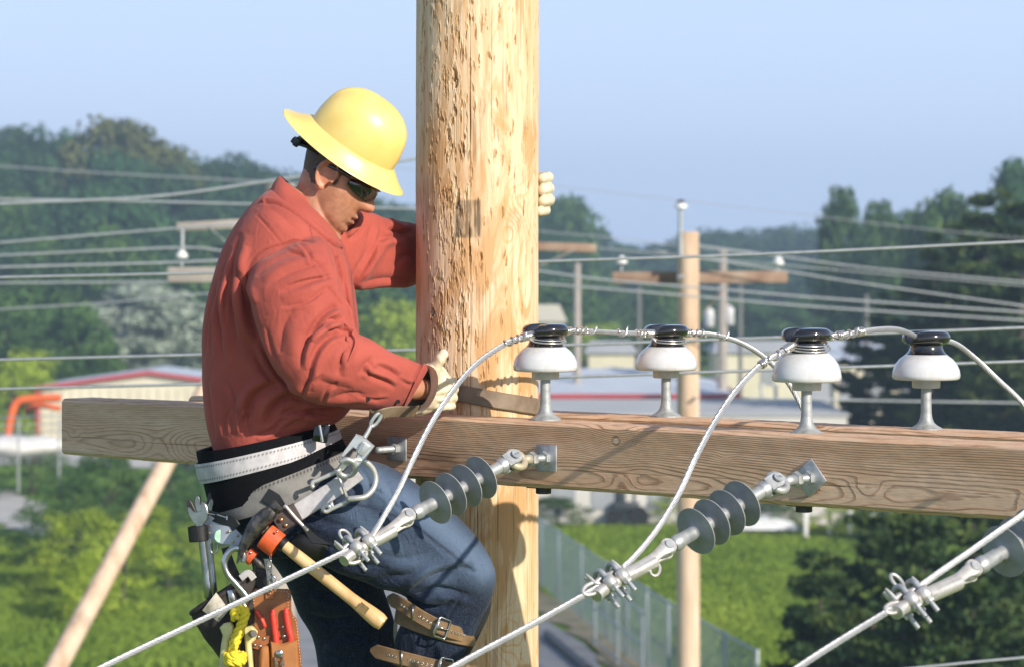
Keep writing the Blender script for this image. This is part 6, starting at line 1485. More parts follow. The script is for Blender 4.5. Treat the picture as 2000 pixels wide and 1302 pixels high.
# conifers
def conifer(seed, H, R, nb=150, tuft=26, leaf=.10, z0=.03, power=.9):
    tsc = R/2.6 if R > 2.5 else .9; lay = .50*max(1, R/1.8); rg = np.random.default_rng(seed); C = []; N = []; T = []; m = MB(); m.tube([(0, 0, -.3), (0.05, 0, H*.5), (0, 0, H*.97)], [H*.022, H*.014, .01], 8)
    for i in range(nb):
        u = (i+rg.uniform(0, 1))/nb; z = H*(z0+(1-z0)*u); z = round(z/lay)*lay+rg.normal()*.06; u = min(.99, max(0, z/H)); L = R*(1-u)**power*rg.choice([.55, .8, 1.0, 1.15])*rg.uniform(.85, 1.1)+.15; an = rg.uniform(0, 2*pi); up = rg.uniform(-.22, .12)+.75*u**2
        tip = np.array([cos(an)*L, sin(an)*L, z+up*L]); b0 = np.array([0, 0, z]); m.tube([b0, (b0*.5+tip*.5)+np.array([0, 0, -.06*L]), tip], [.018+.02*(1-u), .014, .004], 4)
        tone = np.clip(.42+.22*rg.normal(), 0, 1)
        for k in range(int(4+L*4.5)):
            s = rg.uniform(.25, 1)**.7; side = rg.normal(size=3)*np.array([.15, .15, .035])*L*.8*(1.15-s*.7); p = b0+(tip-b0)*s+side+np.array([0, 0, -.06*L*4*s*(1-s)])
            d = rg.normal(size=(tuft, 3)); C.append(p+d*np.array([.12, .12, .05])*tsc); N.append(np.cross(d, rg.normal(size=(tuft, 3)))); T.append(np.clip(tone+.13*rg.normal(size=tuft)+.18*(s-.5), 0, 1))  # inner needles coloured darker for shadow, tips yellow-green
    C = np.vstack(C); N = np.vstack(N)+1e-4; T = np.concatenate(T); return leaf_mesh('crown', quads(C, N, leaf*tsc, 1.5, rg), T), m
CF = {}
def add_conifer(px, ytop, Y, seed, R, lab, nb=150, H=None, tone=LC, tuft=24, leaf=.085, power=.8, group='dark conifers on the right'):
    X = (px-1000)*Y/F; Ht = 10-(ytop-HZ)*Y/F; me, m = conifer(seed, Ht, R, nb, tuft, leaf, .03, power); root = thing('conifer_tree', lab, 'conifer', (X, Y, 0), group)
    me.materials.append(tone); c = bpy.data.objects.new('crown', me); COL.objects.link(c); c.parent = root
    tm_ = bpy.data.meshes.new('trunk'); tm_.from_pydata([tuple(v) for v in m.v], [], m.f); tm_.materials.append(BARK); t = bpy.data.objects.new('trunk', tm_); COL.objects.link(t); t.parent = root; return root
for k_, (px, yt, Y, R, nb, pw, lab) in enumerate([(1922, 385, 108, 3.3, 190, .85, 'tallest dark conifer, its pointed top left of the hazy tree at the right edge'), (1992, 400, 102, 3.4, 190, .85, 'dark conifer cut off by the right edge of the photo'), (1962, 392, 114, 2.6, 150, .85, 'narrow dark conifer just right of the tallest one'),
 (1872, 436, 112, 3.0, 170, .85, 'dark conifer left of the tallest one'), (1825, 480, 106, 2.7, 150, .85, 'second dark conifer to the left of the tallest one'), (1778, 545, 110, 2.5, 130, .8, 'third dark conifer to the left, behind the insulator farthest right'), (1728, 590, 114, 2.1, 110, .8, 'small dark conifer in front of the cream house'), (1672, 650, 112, 1.6, 80, .7, 'lowest conifer of the row, in front of the left end of the cream house'),
 (1700, 1035, 52, 1.25, 85, .7, 'short dark pine in front, below the tilted square plate'), (1600, 1090, 50, 1.15, 75, .65, 'lowest young pine, farthest left of the dark conifers on the grass'), (1800, 985, 50, 1.5, 95, .65, 'broad young pine behind the clamp farthest right'), (1900, 960, 54, 1.5, 100, .65, 'young pine under the right end of the crossarm'), (1985, 940, 57, 1.6, 100, .65, 'young pine at the right edge under the crossarm'), (1760, 1130, 46, 1.2, 80, .6, 'lowest dark pine nearest the lower right corner'), (1900, 1150, 45, 1.3, 80, .6, 'dark pine filling the lower right corner')]):
    add_conifer(px, yt, Y, k_+1, R, lab, nb, power=pw, tuft=26)
for (px, py, r, k) in []: pass
# shrubs at left foreground and round the lots
SHB = [crown('crown', 500+i, 5, 10, 60, 80, .20, .0, .30, .8) for i in range(3)]
random.seed(5)
def shrub(px, ytop, Y, W, mt, lab, v=0, group=None): return tree(px, ytop-14, Y, mt, W*1.25, v, 'shrub', lab, 'shrub', group, Hmin=.5, gzv=0, cm=SHB[v])
for i, (px, yt, Y, W, mt, lab) in enumerate([(210, 905, 98, 1.7, LG, 'dark leafy shrub under the left end of the crossarm'), (330, 925, 100, 1.7, LG, 'dark leafy shrub behind the top of the leaning pole'), (140, 940, 96, 1.3, LG, 'leafy shrub right of the gravel path'), (260, 980, 92, 1.6, LG, 'green shrub crossed by the leaning pole'), (380, 960, 95, 1.4, LG, 'green shrub behind the hanging wrenches'), (150, 1010, 84, 1.2, LY, 'yellow green shrub left of the leaning pole'), (240, 1045, 80, 1.25, LY, 'yellow green shrub right of the leaning pole'), (290, 1010, 86, 1.2, LY, 'light green shrub between the leaning pole and the wrenches'), (100, 1000, 90, 1.1, LG, 'green shrub at the end of the gravel path'), (330, 1090, 84, 1.0, LG, 'green shrub left of the bolt bag'), (190, 1095, 77, 1.0, LY, 'lowest yellow green shrub beside the foot of the leaning pole'), (60, 880, 118, 2.0, LG, 'low green hedge under the white tarp'), (390, 905, 108, 1.6, LD, 'dark shrub behind the worker\'s belt'), (30, 720, 150, 2.2, LY, 'light green bush above the orange pipe frame')]):
    shrub(px, yt, Y, W, mt, lab, i % 3)
for i, (px, yt, Y, W, lab) in enumerate([(1090, 985, 104, 1.2, 'dry green bush under the crossarm right of the main pole'), (1330, 975, 104, 1.0, 'low bush left of the bare middle pole behind the lawn'), (1500, 985, 103, 1.5, 'low bush behind the white covered shed'), (1680, 990, 100, 1.4, 'bush behind the white fence posts'), (1760, 985, 98, 1.5, 'bush right of the white fence posts')]):
    shrub(px, yt, Y, W, LY if i % 2 else LG, lab, i % 3)
# grass blades of the meadow: one mass
rg = np.random.default_rng(3); C = []
for (x0, x1, y0, y1, n_) in [(-60, 460, 1000, 1302, 42000), (1060, 1700, 1012, 1310, 52000)]:
    pyv = rg.uniform(y0, y1, n_); pxv = rg.uniform(x0, x1, n_); Yv = F*10/(pyv-HZ); Xv = (pxv-1000)*Yv/F
    if x0 > 500: k = (pyv < 1160) | (pxv > 1120+(pyv-1160)*1.75); Xv, Yv = Xv[k], Yv[k]
    else: k = ~((pxv < 110) & (pyv < 1050)); Xv, Yv = Xv[k], Yv[k]
    C.append(np.stack([Xv, Yv, rg.uniform(.02, .10, len(Xv))], 1))
C = np.vstack(C); N = rg.normal(size=C.shape)*np.array([1, 1, .35]); me = leaf_mesh('grass', quads(C, N, .085, 1.2, rg), np.clip(.5+.6*fbm(C[:, 0]*.35, C[:, 1]*.14, 3, 2)+.1*rg.normal(size=len(C)), 0, 1))
GRM = leafmat('grass_blades', (.10, .17, .018), (.165, .25, .028), (.25, .33, .045)); tag(link('grass', me, GRM, None, None, (0, 0, 0)), kind='stuff')
me_w = C

# ------------------------------------------------------------------ background poles and lines
POLEM = mk('smooth_pine_pole', (.56, .41, .29), (.38, .25, .16), 5, .75, 0, .3, 30, .006, stretch=(1, 1, .22), c3=(.64, .50, .38))
GPOLE = mk('grey_old_pole', (.38, .34, .30), (.28, .25, .22), 4, .85, 0, .3, 30, .004, stretch=(1, 1, .2))
OARM = mk('old_brown_arm', (.26, .17, .12), (.17, .10, .07), 3, .85, 0, .3, 30, .004, c3=(.33, .25, .19))
WI = mk('white_glazed', (.72, .72, .70), None, 10, .2)
def far_ins(x, y, Y, s=1.0, label='', group='white insulators on the distant crossarms', z=None):
    b = P(x, y, Y); root = thing('pin_insulator', label, 'insulator', b, group); M = Matrix.Translation(b) @ Matrix.Scale(s, 4)
    MB().lathe([(.02, 0), (.012, .02), (.012, .13)], M, 10).build('pin', GALV, root); MB().lathe([(.03, .11), (.085, .12), (.09, .14), (.07, .19), (.045, .205), (.045, .23), (.02, .24)], M, 20).build('skirt', WI, root, 60); return root
def pole(px, ytop, Y, r, mt, name, lab, zb=0, taper=1.15):
    top = P(px, ytop, Y); m = MB(); n = 10; pts = [Vector((top.x, top.y, zb+(top.z-zb)*i/n)) for i in range(n+1)]; m.tube(pts, [r*(taper+(1-taper)*i/n) for i in range(n+1)], 20)
    o = m.build(name, mt, None, 60); return tag(o, lab, 'pole')
p37 = pole(1344, 453, 37, .140, POLEM, 'wooden_pole', 'bare pale wooden pole standing right of centre, grey pipe at its top')
m = MB(); m.cyl(P(1329, 470, 36.86), P(1329, 408, 36.86), .028, n=10); m.cyl(P(1329, 505, 36.86), P(1329, 470, 36.86), .034, n=10); m.build('top_bracket', GALV, p37, 60)
m = MB(); m.lathe([(.04, 0), (.085, .01), (.08, .05), (.04, .08)], Matrix.Translation(P(1330, 408, 36.86)), 16); o = m.build('top_insulator', WI, p37, 60); m = MB(); m.lathe([(.045, 0), (.06, .02), (.03, .045)], Matrix.Translation(P(1330, 397, 36.86)), 12); m.build('top_cap', GLAZE, p37, 60)
MB().cyl(P(1333, 540, 36.84), P(1326, 541, 36.7), .03, n=8).build('bolt', GALV, p37, 60); MB().cyl(P(1358, 776, 36.86), P(1360, 777, 36.75), .02, n=8).build('bolt', GALV, p37, 60)
xa = thing('distant_crossarm', 'brown weathered crossarm behind the bare middle pole, holding two white insulators', 'crossarm', P(1367, 542, 37.3), None)
MB().box(P(1367, 542, 37.28), (2.30, .10, .155), Matrix.Rotation(radians(2), 3, 'Z') @ Matrix.Rotation(radians(-.3), 3, 'Y'), .01).build('timber', OARM, xa, 40)
m = MB(); m.strap([P(1290, 545, 37.2), P(1330, 590, 37.15)], Vector((0, 1, 0)), .05, .012); m.build('brace', OARM, xa, 40); m = MB(); m.strap([P(1428, 548, 37.2), P(1372, 612, 37.1)], Vector((0, 1, 0)), .05, .012); m.build('brace', OARM, xa, 40)
far_ins(1214, 530, 37.28, .85, 'white insulator on the left end of the distant brown crossarm'); far_ins(1520, 532, 37.28, .85, 'white insulator on the right end of the distant brown crossarm')
pg = pole(1411, 486, 124, .19, GPOLE, 'wooden_pole', 'grey wooden pole carrying two pale transformers right of the bare middle pole', taper=1.3)
for x, y, lab in ((1385, 622, 'pale transformer can on the left side of the grey pole'), (1424, 618, 'pale transformer can on the right side of the grey pole')):
    t0 = P(x, y, 124); tr = thing('transformer', lab, 'transformer', t0-Vector((0, 0, .35)), 'transformers on the grey pole'); MB().lathe([(.02, .42), (.20, .38), (.22, .35), (.22, -.35), (.19, -.38)], Matrix.Translation(t0), 20).build('tank', mk('pale_grey_paint', (.55, .56, .56), None, 5, .4), tr, 50); MB().lathe([(.03, .38), (.05, .44), (.03, .52), (.02, .56)], Matrix.Translation(t0), 10).build('bushing', WI, tr, 50)
    MB().tube([t0+Vector((0, -.02, .1)), P(1405, y, 124)], .03, 6).build('bracket', GALV, tr)
pole(1127, 514, 125, .155, GPOLE, 'wooden_pole', 'thin grey post standing just right of the main pole'); DPOLE = mk('dark_far_pole', (.16, .16, .15), None, 4, .9); pole(1446, 556, 150, .11, DPOLE, 'wooden_pole', 'faint far post right of the grey pole with transformers', taper=1.1); pole(1248, 560, 170, .12, DPOLE, 'wooden_pole', 'faint far post between the two insulators nearest the main pole', taper=1.1); pole(1692, 575, 150, .12, DPOLE, 'wooden_pole', 'faint far post below the poplars', taper=1.1)
# leaning bare pole (left)
a, b = P(326, 900, 46.5), P(-172, 1827, 41.6); m = MB(); m.tube([b+(a-b)*i/12 for i in range(17)], [.195-.0035*i for i in range(17)], 20); tag(m.build('leaning_pole', POLEM, None, 60), 'bare pale pole leaning across the lower left, below the crossarm', 'pole')
# the pole hidden behind the worker and its arms
ph_ = pole(545, 360, 27, .15, GPOLE, 'wooden_pole', 'grey pole mostly hidden behind the worker, carrying two crossarms on the left', taper=1.2)
xb = thing('distant_crossarm', 'short pale grey crossarm end poking out left of the worker\'s back', 'crossarm', P(440, 537, 27)); MB().box(P(440, 537, 26.8), (1.08, .10, .145), None, .01).build('timber', GPOLE, xb, 40)
xc = thing('distant_crossarm', 'slanting grey crossarm with a brace at the height of the worker\'s shoulder', 'crossarm', P(450, 438, 27.3)); MB().box(P(450, 438, 27.25), (1.02, .10, .085), Matrix.Rotation(radians(-3), 3, 'Y'), .01).build('timber', GPOLE, xc, 40); m = MB(); m.strap([P(410, 445, 27.2), P(470, 500, 27.1)], Vector((0, 1, 0)), .04, .012); m.build('brace', GALV, xc, 40); m = MB(); m.cyl(P(356, 448, 27), P(356, 486, 27), .018, n=8); m.build('hanger_rod', GALV, xc, 60)
far_ins(355, 520, 27, .66, 'white insulator above the pale crossarm end, left of the worker')
xd = thing('distant_crossarm', 'grey slanting crossarm just right of the main pole below the glove', 'crossarm', P(1080, 480, 33)); MB().box(P(1070, 482, 33), (1.12, .12, .10), Matrix.Rotation(radians(2), 3, 'Y'), .01).build('timber', OARM, xd, 40); m = MB(); m.strap([P(1125, 488, 32.95), P(1052, 520, 32.9)], Vector((0, 1, 0)), .05, .014); m.build('brace', GPOLE, xd, 40); pole(985, 455, 33.1, .14, GPOLE, 'wooden_pole', 'grey pole hidden behind the main pole, holding the slanting crossarm', taper=1.2)
def line(pts, Y, r, lab, m=DULLW, y2=None, stranded=False):
    Y2 = y2 or Y; x0, x1 = pts[0][0], pts[-1][0]; q = [P(x, y, Y+(Y2-Y)*(x-x0)/(x1-x0)) for x, y in pts]; q = vs([q[0]+(q[0]-q[1])*1.2]+q+[q[-1]+(q[-1]-q[-2])*1.2], 8)
    o = (rope_mb(q, r, 8, .09, 5) if stranded else MB().tube(q, r, 8)).build('power_line', m, None, 180); return tag(o, lab, 'power line', 'power lines strung behind the worker')
line([(0, 759), (400, 749), (745, 742), (1110, 735), (1500, 722), (2000, 705)], 11, .0060, 'lowest of the sharp power lines, passing behind the white insulator skirts', WIREM)
line([(0, 702), (400, 692), (808, 683), (1150, 672), (1480, 660), (2000, 640)], 11.5, .0062, 'middle sharp power line, meeting the main pole just above the glove and strap', WIREM)
line([(0, 542), (410, 533), (740, 522), (1055, 511), (1500, 496), (2000, 472)], 12, .0062, 'highest sharp power line, meeting the main pole a little below its dark mark', WIREM)
for pts, Y, r, lab in [([(0, 398), (300, 384), (530, 353), (760, 318)], 22, .011, 'power line rising toward the back of the hard hat'), ([(0, 389), (250, 393), (490, 399), (700, 405)], 26, .010, 'nearly level power line at collar height'), ([(0, 474), (345, 446), (500, 436)], 27, .010, 'power line ending at the slanting grey crossarm'),
    ([(0, 499), (345, 484), (430, 490), (520, 500)], 27, .010, 'power line touching the white insulator left of the worker'), ([(0, 522), (300, 514), (450, 508)], 26, .011, 'power line passing just below the white insulator left of the worker'), ([(0, 553), (300, 551), (450, 550)], 30, .010, 'faint power line along the lower edge of the pale crossarm end'), ([(0, 604), (200, 592), (420, 572)], 34, .009, 'faint power line above the silver tree'), ([(0, 325), (200, 338), (420, 350)], 60, .013, 'faint power line across the upper wooded hillside'),
    ([(1057, 530), (1194, 548), (1415, 566), (1600, 582), (2000, 610)], 36, .012, 'power line starting below the fingertips, upper of the two descending right'), ([(1057, 554), (1320, 576), (1600, 600), (2000, 626)], 36, .012, 'lower of the two parallel power lines descending right from the main pole'), ([(1420, 512), (1541, 531), (1700, 556), (2000, 598)], 37, .011, 'power line running right from above the distant brown crossarm'),
    ([(1533, 502), (1700, 524), (2000, 551)], 40, .011, 'upper power line from the right end of the distant brown crossarm'), ([(1330, 500), (1533, 519), (2000, 558)], 42, .008, 'thin power line between the two upper lines on the right'), ([(1020, 356), (1300, 388), (1608, 424), (1757, 442), (2000, 466)], 60, .008, 'faint power line across the two poplars'), ([(1640, 780), (1800, 783), (2000, 786)], 30, .010, 'power line crossing behind the pin of the insulator farthest right'),
    ([(1780, 1304), (1900, 1292), (2000, 1283)], 13, .0055, 'power line cutting the lower right corner'), ([(1057, 452), (1200, 465), (1330, 480)], 70, .012, 'faint power line reaching the top of the bare middle pole')]:
    line(pts, Y, r, lab)

# ------------------------------------------------------------------ buildings
WALLC = mk('cream_sheet_metal', (.62, .58, .44), (.55, .51, .38), .5, .6); REDT = mk('red_trim', (.42, .045, .05), None, 1, .5); ROOFB = mk('pale_metal_roof', (.50, .54, .60), (.44, .48, .54), .4, .5); WALLG = mk('pale_grey_wall', (.55, .54, .51), (.48, .47, .44), .5, .7); ROOFM = mk('membrane_roof', (.45, .46, .46), (.38, .39, .39), .3, .8); DOORM = mk('grey_door', (.30, .32, .34), None, 1, .5)
def gx_(px, Y): return (px-1000)*Y/F
def zy(py, Y): return 10-(py-HZ)*Y/F
def ribs(m, x0, x1, Y, z0, z1, step=.4):
    x = x0
    while x < x1: m.box((x, Y-.03, (z0+z1)/2), (.06, .05, z1-z0)); x += step
# left: gable end with red fascia
Yb = 148; xl, xr, xp = gx_(78, Yb), gx_(520, Yb), gx_(291, Yb); ze, zp_ = zy(757, Yb), zy(729, Yb)
bl2 = thing('metal_building', 'cream metal building with a red edged gable roof behind the left end of the crossarm', 'building', ((xl+xr)/2, Yb+4, 0))
m = MB(); dep = 7; v0 = [(xl, Yb), (xr, Yb), (xr, Yb+dep), (xl, Yb+dep)]
m.add([(xl, Yb, 0), (xr, Yb, 0), (xr, Yb, ze), (xp, Yb, zp_), (xl, Yb, ze), (xl, Yb+dep, 0), (xr, Yb+dep, 0), (xr, Yb+dep, ze), (xp, Yb+dep, zp_), (xl, Yb+dep, ze)], [(0, 1, 2, 3, 4), (5, 9, 8, 7, 6), (0, 4, 9, 5), (1, 6, 7, 2)]); m.build('wall', WALLC, bl2, None)
m = MB(); ribs(m, xl+.2, xr, Yb, 0, ze-.05, .5); m.build('wall_ribs', WALLC, bl2, None)
m = MB(); o_ = .3
for a_, b_2 in (((xl-o_, ze-.03), (xp, zp_+.06)), ((xp, zp_+.06), (xr+o_, ze-.03))): m.add([(a_[0], Yb-o_, a_[1]), (b_2[0], Yb-o_, b_2[1]), (b_2[0], Yb+dep+o_, b_2[1]), (a_[0], Yb+dep+o_, a_[1]), (a_[0], Yb-o_, a_[1]+.08), (b_2[0], Yb-o_, b_2[1]+.08), (b_2[0], Yb+dep+o_, b_2[1]+.08), (a_[0], Yb+dep+o_, a_[1]+.08)], [(0, 1, 2, 3), (4, 7, 6, 5), (0, 4, 5, 1), (3, 2, 6, 7), (0, 3, 7, 4), (1, 5, 6, 2)])
m.build('roof', ROOFB, bl2, None)
m = MB()
for a_, b_2 in (((xl-o_, ze-.12), (xp, zp_-.02)), ((xp, zp_-.02), (xr+o_, ze-.12))): m.add([(a_[0], Yb-o_-.04, a_[1]), (b_2[0], Yb-o_-.04, b_2[1]), (b_2[0], Yb-o_-.04, b_2[1]+.20), (a_[0], Yb-o_-.04, a_[1]+.20), (a_[0], Yb-o_, a_[1]), (b_2[0], Yb-o_, b_2[1]), (b_2[0], Yb-o_, b_2[1]+.2), (a_[0], Yb-o_, a_[1]+.2)], [(0, 1, 2, 3), (4, 7, 6, 5), (0, 4, 5, 1), (3, 2, 6, 7), (0, 3, 7, 4), (1, 5, 6, 2)])
m.box((xl-.1, Yb-.05, ze/2), (.2, .16, ze)); m.build('red_trim', REDT, bl2, None)
# right: long low building with pale roof and red fascia
Yb = 122; xl, xr = gx_(930, Yb), gx_(1422, Yb); ze = zy(770, Yb); zr = 4.75; dep = 14
br2 = thing('metal_building', 'long cream building with a pale roof and red fascia right of the main pole', 'building', ((xl+xr)/2, Yb+10, 0))
m = MB(); m.box(((xl+xr)/2, Yb+dep/2, ze/2), (xr-xl, dep, ze)); m.build('wall', WALLC, br2, None)
m = MB(); x1r, x2r = xl, xr-2.6; m.add([(xl-.4, Yb-.4, ze), (xr+.4, Yb-.4, ze), (xr+.4, Yb+dep+.4, ze), (xl-.4, Yb+dep+.4, ze), (xl+1, Yb+dep/2, zr), (xr-3.2, Yb+dep/2, zr)], [(0, 1, 5, 4), (1, 2, 5), (2, 3, 4, 5), (3, 0, 4), (0, 3, 2, 1)]); m.build('roof', ROOFB, br2, None)
m = MB(); m.box(((xl+xr)/2, Yb-.45, ze-.04), (xr-xl+1, .08, .20)); m.box((xr+.45, Yb+dep/2, ze-.04), (.08, dep, .20)); m.build('fascia', REDT, br2, None)
for x, mt, nm, w_, z1 in ((1232, REDT, 'door', .5, ze-.3), (1288, DOORM, 'door', .6, ze-.5), (1108, DOORM, 'window', .5, ze-.5), (1180, DOORM, 'window', .5, ze-.5), (1395, REDT, 'door', .7, ze-.2)):
    MB().box((gx_(x, Yb), Yb-.03, z1/2+.2), (w_, .06, z1-.4)).build(nm, mt, br2, None)
# flat pale building in front of it
Yn, Yf = 104, 114.5; xl, xr = gx_(1055, Yn)-5, gx_(1655, Yn); zt = 10-(811-HZ)*Yn/F
bf = thing('flat_roofed_building', 'low flat roofed pale building behind the insulator pins', 'building', ((xl+xr)/2, (Yn+Yf)/2, 0))
MB().box(((xl+xr)/2, (Yn+Yf)/2, zt/2), (xr-xl, Yf-Yn, zt)).build('wall', WALLG, bf, None); MB().box(((xl+xr)/2, (Yn+Yf)/2, zt+.03), (xr-xl+.2, Yf-Yn+.2, .06)).build('roof', ROOFM, bf, None)
for x in (1100, 1180, 1290, 1420): MB().box((gx_(x, Yn), Yn-.02, 1.2), (.9, .05, 1.2)).build('window', DOORM, bf, None)
for x, y in ((1488, 770), (1515, 782)): m = MB(); b = Vector((gx_(x, 110), 110, zt+.06)); m.cyl(b, b+Vector((0, 0, .75)), .07, n=10); m.cyl(b+Vector((0, 0, .7)), b+Vector((0, 0, .82)), .12, n=10); m.build('roof_vent', WALLG, bf, 60)
# cream house behind the conifers, and far roofs
Yh = 150; xl, xr = gx_(1630, Yh), gx_(1860, Yh); bh = thing('house', 'cream house half hidden behind the conifers at the right', 'house', ((xl+xr)/2, Yh+5, 0)); ze = zy(702, Yh); zr = zy(690, Yh)+.6
MB().box(((xl+xr)/2, Yh+5, ze/2), (xr-xl, 10, ze)).build('wall', WALLC, bh, None); m = MB(); m.add([(xl-.4, Yh-.5, ze), (xr+.4, Yh-.5, ze), (xr+.4, Yh+10.5, ze), (xl-.4, Yh+10.5, ze), (xl-.4, Yh+5, zr), (xr+.4, Yh+5, zr)], [(0, 1, 5, 4), (2, 3, 4, 5), (3, 0, 4), (1, 2, 5), (0, 3, 2, 1)]); m.build('roof', ROOFB, bh, None)
for x in (1600, 1660, 1720, 1780): MB().box((gx_(x, Yh), Yh-.03, 2.6), (1.1, .08, 1.3)).build('window', DOORM, bh, None)
for (x0, x1, yt, yb, Y, lab, rm) in [(1030, 1100, 597, 640, 205, 'small pale gabled house just right of the main pole', WALLC), (1150, 1240, 668, 700, 200, 'white roofed house among the trees behind the nearest insulator', ROOFM), (1400, 1600, 668, 700, 190, 'long pale roofed house left of the domed insulator', ROOFM)]:
    a, b = gx_(x0, Y), gx_(x1, Y); ze, zr = zy(yb, Y)+.4, zy(yt, Y); h = thing('house', lab, 'house', ((a+b)/2, Y+4, 0), 'small houses among the trees')
    MB().box(((a+b)/2, Y+4, ze/2), (b-a, 8, ze)).build('wall', WALLC, h, None); m = MB(); m.add([(a-.3, Y-.3, ze), (b+.3, Y-.3, ze), (b+.3, Y+8.3, ze), (a-.3, Y+8.3, ze), (a+.2, Y+4, zr), (b-.2, Y+4, zr)], [(0, 1, 5, 4), (1, 2, 5), (2, 3, 4, 5), (3, 0, 4), (0, 3, 2, 1)]); m.build('roof', rm, h, None)
    MB().box(((a+b)/2, Y-.03, ze*.5), (.9, .08, 1.0)).build('window', DOORM, h, None)
# white covered shed and machine on the lawn edge
Yc = 101; sh2 = thing('low_shed', 'low red brown shed under a white curved cover at the far edge of the lawn', 'shed', (gx_(1500, Yc), Yc, 0)); REDB = mk('red_brown_boards', (.16, .05, .035), None, 2, .8)
z1 = zy(1030, Yc); z2 = zy(1010, Yc); MB().box((gx_(1500, Yc), Yc+.8, z1/2), (2.0, 1.6, z1)).build('wall', REDB, sh2, None)
m = MB(); m.v = []; 
pr_ = [(gx_(1440, Yc)+(gx_(1562, Yc)-gx_(1440, Yc))*i/10, z1+(z2-z1)*sin(pi*i/10)**.6) for i in range(11)]
for k, yy in enumerate((Yc-.3, Yc+2)): m.v += [Vector((x, yy, z)) for x, z in pr_]
for i in range(10): m.f.append((i, i+1, 12+i, 11+i))
m.v += [Vector((v.x, v.y, z1-.04)) for v in m.v[:22]]
for i in range(10): m.f += [(22+i, 33+i, 34+i, 23+i), (i, 22+i, 23+i, i+1), (11+i, 12+i, 34+i, 33+i)]
m.build('curved_cover', mk('white_cover', (.78, .80, .84), None, 1, .4), sh2, 50)
Ym = 104; mc = thing('farm_machine', 'dark wheeled machine parked behind the lawn right of the main pole', 'machine', (gx_(1222, Ym), Ym, 0)); DKM = mk('dark_machine_paint', (.035, .045, .05), None, 2, .5)
MB().box((gx_(1222, Ym), Ym, .75), (1.0, .8, .30), None, .05).build('body', DKM, mc, 40)
m = MB(); m.box((gx_(1214, Ym), Ym, 1.15), (.30, .4, .55), None, .04); m.build('seat', DKM, mc, 40)
for dx, dy in ((-.45, -.45), (.45, -.45), (-.45, .45), (.45, .45)): c = Vector((gx_(1222, Ym)+dx, Ym+dy, .38)); MB().tube([c+Vector((0, -.12, 0)), c+Vector((0, .12, 0))], .38 if dx > 0 else .28, 20).build('wheel', BLACK, mc, 40)
m = MB(); m.tube([(gx_(1238, Ym), Ym, .8), (gx_(1240, Ym), Ym, 1.35), (gx_(1232, Ym), Ym, 1.4)], .05, 8); m.build('steering_post', DKM, mc, 60)
# orange pipe frame and white tarp, left
Yo = 118; ORP = mk('orange_paint', (.75, .14, .03), None, 2, .5); m = MB(); m.tube(vs([P(12, 870, Yo), P(20, 820, Yo), P(32, 786, Yo), P(60, 778, Yo), P(118, 776, Yo)], 4), .17, 12); o = m.build('pipe_frame', ORP, None, 60); tag(o, 'orange bent pipe frame left of the crossarm end', 'pipe frame')
m = MB(); m.tube(vs([P(118, 797, Yo+1), P(75, 790, Yo+1), P(50, 800, Yo+1)], 4), .12, 10); m.build('side_pipe', ORP, o, 60)
m = MB(); m.rings(loft([((-40, 858), (-30, 880), .5, 112), ((0, 850), (5, 892), .9, 112), ((50, 852), (55, 893), .9, 112), ((100, 850), (105, 885), .7, 112), ((135, 858), (135, 878), .3, 112)], 20)); o = m.build('tarp', mk('white_tarp', (.66, .65, .63), (.55, .54, .52), 1.2, .6), None, 180); cloth_noise(o.data, .12, 1.5, 3); tag(o, 'crumpled white tarp on the ground under the orange pipe frame', 'tarp')
# thin post and cable fence at left
lf = thing('wire_fence', 'low wire fence with a thin post below the orange pipe frame', 'fence', P(60, 880, 108))
for x in (-40, 36, 115): MB().cyl(P(x, 815, 108), P(x, 962, 108), .04, n=8).build('post', GALV, lf, 60)
m = MB()
for y in (812, 828, 842): m.tube([P(-120, y+6, 108), P(125, y-2, 108)], .025, 6)
m.build('wires', GALV, lf, 60)
# white post fence at the right
wf = thing('white_fence', 'white posts of a fence at the far right corner of the lawn', 'fence', G(1650, 1050, 0)); WPT = mk('white_post_paint', (.72, .72, .70), None, 3, .6)
pp_ = [(1574, 1052), (1620, 1046), (1661, 1052), (1706, 1056), (1752, 1040), (1800, 1050)]
for x, y in pp_: g_ = G(x, y); MB().box(g_+Vector((0, 0, .5)), (.15, .15, 1.0), None, .01).build('post', WPT, wf, 40)
m = MB()
for a, b in zip(pp_[:-1], pp_[1:]): m.tube([G(*a)+Vector((0, 0, .86)), G(*b)+Vector((0, 0, .86))], .03, 6)
m.build('rail', WPT, wf, 60)
# chain-link fence running towards the camera on the right
CH = mk('chain_link_wire', (.30, .38, .37), (.24, .31, .30), 3, .5, .3); CP = mk('fence_post_steel', (.34, .39, .40), None, 5, .5, .4)
cf_ = thing('chain_link_fence', 'tall green grey chain-link fence curving down beside the lawn, right of the main pole', 'fence', (2.5, 70, 0))
ft = [(0.2, 90), (.95, 84), (2.55, 72), (3.6, 64.5), (4.9, 56.8)]
def fpt(u): i = min(len(ft)-2, int(u)); k = u-i; return Vector((ft[i][0]+(ft[i+1][0]-ft[i][0])*k, ft[i][1]+(ft[i+1][1]-ft[i][1])*k, 0))
FH = 2.0; fp = [fpt(i/40) for i in range(161)]; tot = sum((b-a).length for a, b in zip(fp[:-1], fp[1:])); N_ = int(tot/.12); fq = along(fp, 0, tot, N_); K = int(FH/.12); V_ = []; E_ = []
m = MB(); r_ = .0055
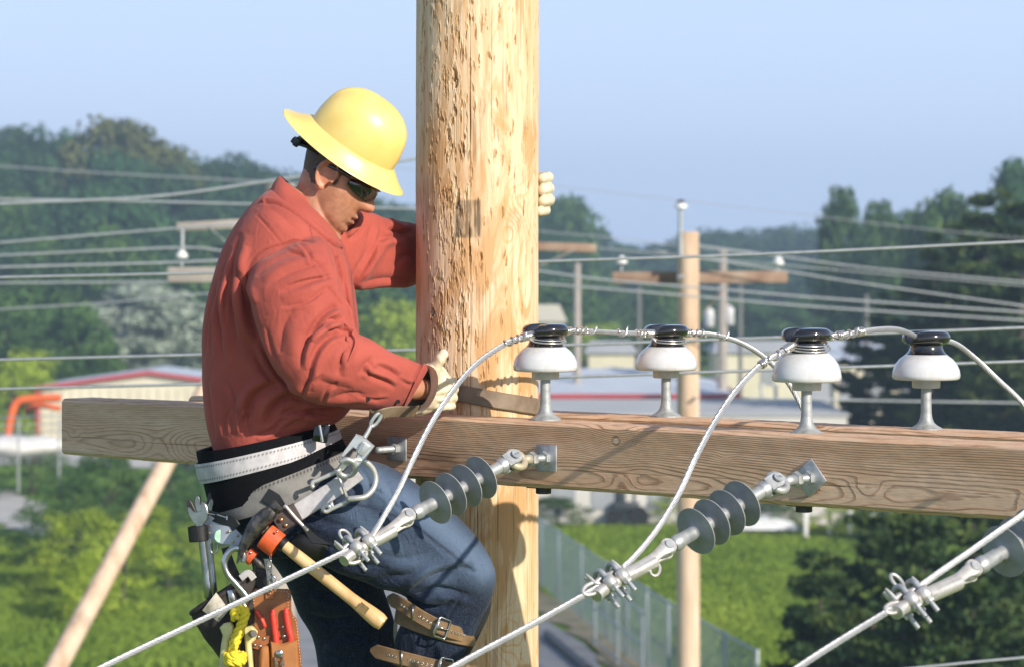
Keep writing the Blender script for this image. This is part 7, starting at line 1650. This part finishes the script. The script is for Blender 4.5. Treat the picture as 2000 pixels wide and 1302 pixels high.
for i in range(-K, N_):
    for sgn in (1, -1):
        a = i if sgn > 0 else i; i0, i1 = max(0, i), min(N_, i+K)
        if i1 <= i0: continue
        p0 = fq[i0]; p1 = fq[i1]; z0 = (i0-i)*.12; z1_ = (i1-i)*.12
        if sgn < 0: z0, z1_ = FH-z0, FH-z1_
        pts_ = [fq[j]+Vector((0, 0, (z0+(z1_-z0)*(j-i0)/(i1-i0))+.03)) for j in sorted(set([i0, (i0+i1)//2, i1]))]
        m.tube(pts_, r_, 3, caps=False)
m.build('mesh_fabric', CH, cf_, None)
for u in np.linspace(.2, 4, 12): b = fpt(float(u)-1e-3); MB().cyl(b, b+Vector((0, 0, FH+.08)), .042, n=10, ch=.01).build('post', CP, cf_, 60)
m = MB(); m.tube([p+Vector((0, 0, FH+.03)) for p in fp[::8]], .030, 8); m.build('top_rail', CP, cf_, 60)
# gate frame and far return of the fence
gt = thing('gate', 'chain-link gate panel hung beside the bare middle pole', 'gate', (2.2, 66, 0)); a, b = Vector((2.45, 72.3, 0)), Vector((3.35, 65.6, 0))
for u in (0, .5, 1): p = a.lerp(b, u)+Vector((-.35, 0, 0)); MB().cyl(p, p+Vector((0, 0, 1.75)), .05, n=10).build('post', CP, gt, 60)
m = MB()
for z in (.15, .95, 1.72): m.tube([a+Vector((-.35, 0, z)), b+Vector((-.35, 0, z))], .028, 8)
m.build('frame', CP, gt, 60)
op = thing('concrete_curb', 'dark pipe lying on the road at the bottom, right of the main pole', 'pipe', G(1110, 1275)); m = MB(); m.cyl(G(1068, 1248)+Vector((0, 0, .14)), G(1150, 1318)+Vector((0, 0, .14)), .11, n=14); m.build('pipe', mk('black_pipe', (.02, .022, .026), None, 4, .5), op, 60); op.name = 'road_pipe'

# ------------------------------------------------------------------ haze
hz = bpy.data.materials.new('haze_air'); hz.use_nodes = True; t = hz.node_tree; t.nodes.clear(); out = t.nodes.new('ShaderNodeOutputMaterial'); pv = t.nodes.new('ShaderNodeVolumePrincipled')
pv.inputs['Color'].default_value = (.62, .82, 1.0, 1); pv.inputs['Density'].default_value = .00085; pv.inputs['Anisotropy'].default_value = .2; t.links.new(pv.outputs[0], out.inputs['Volume'])
o = MB().box((0, 440, 18.5), (1840, 1060, 41)).build('haze', hz, None, None); tag(o, kind='stuff')
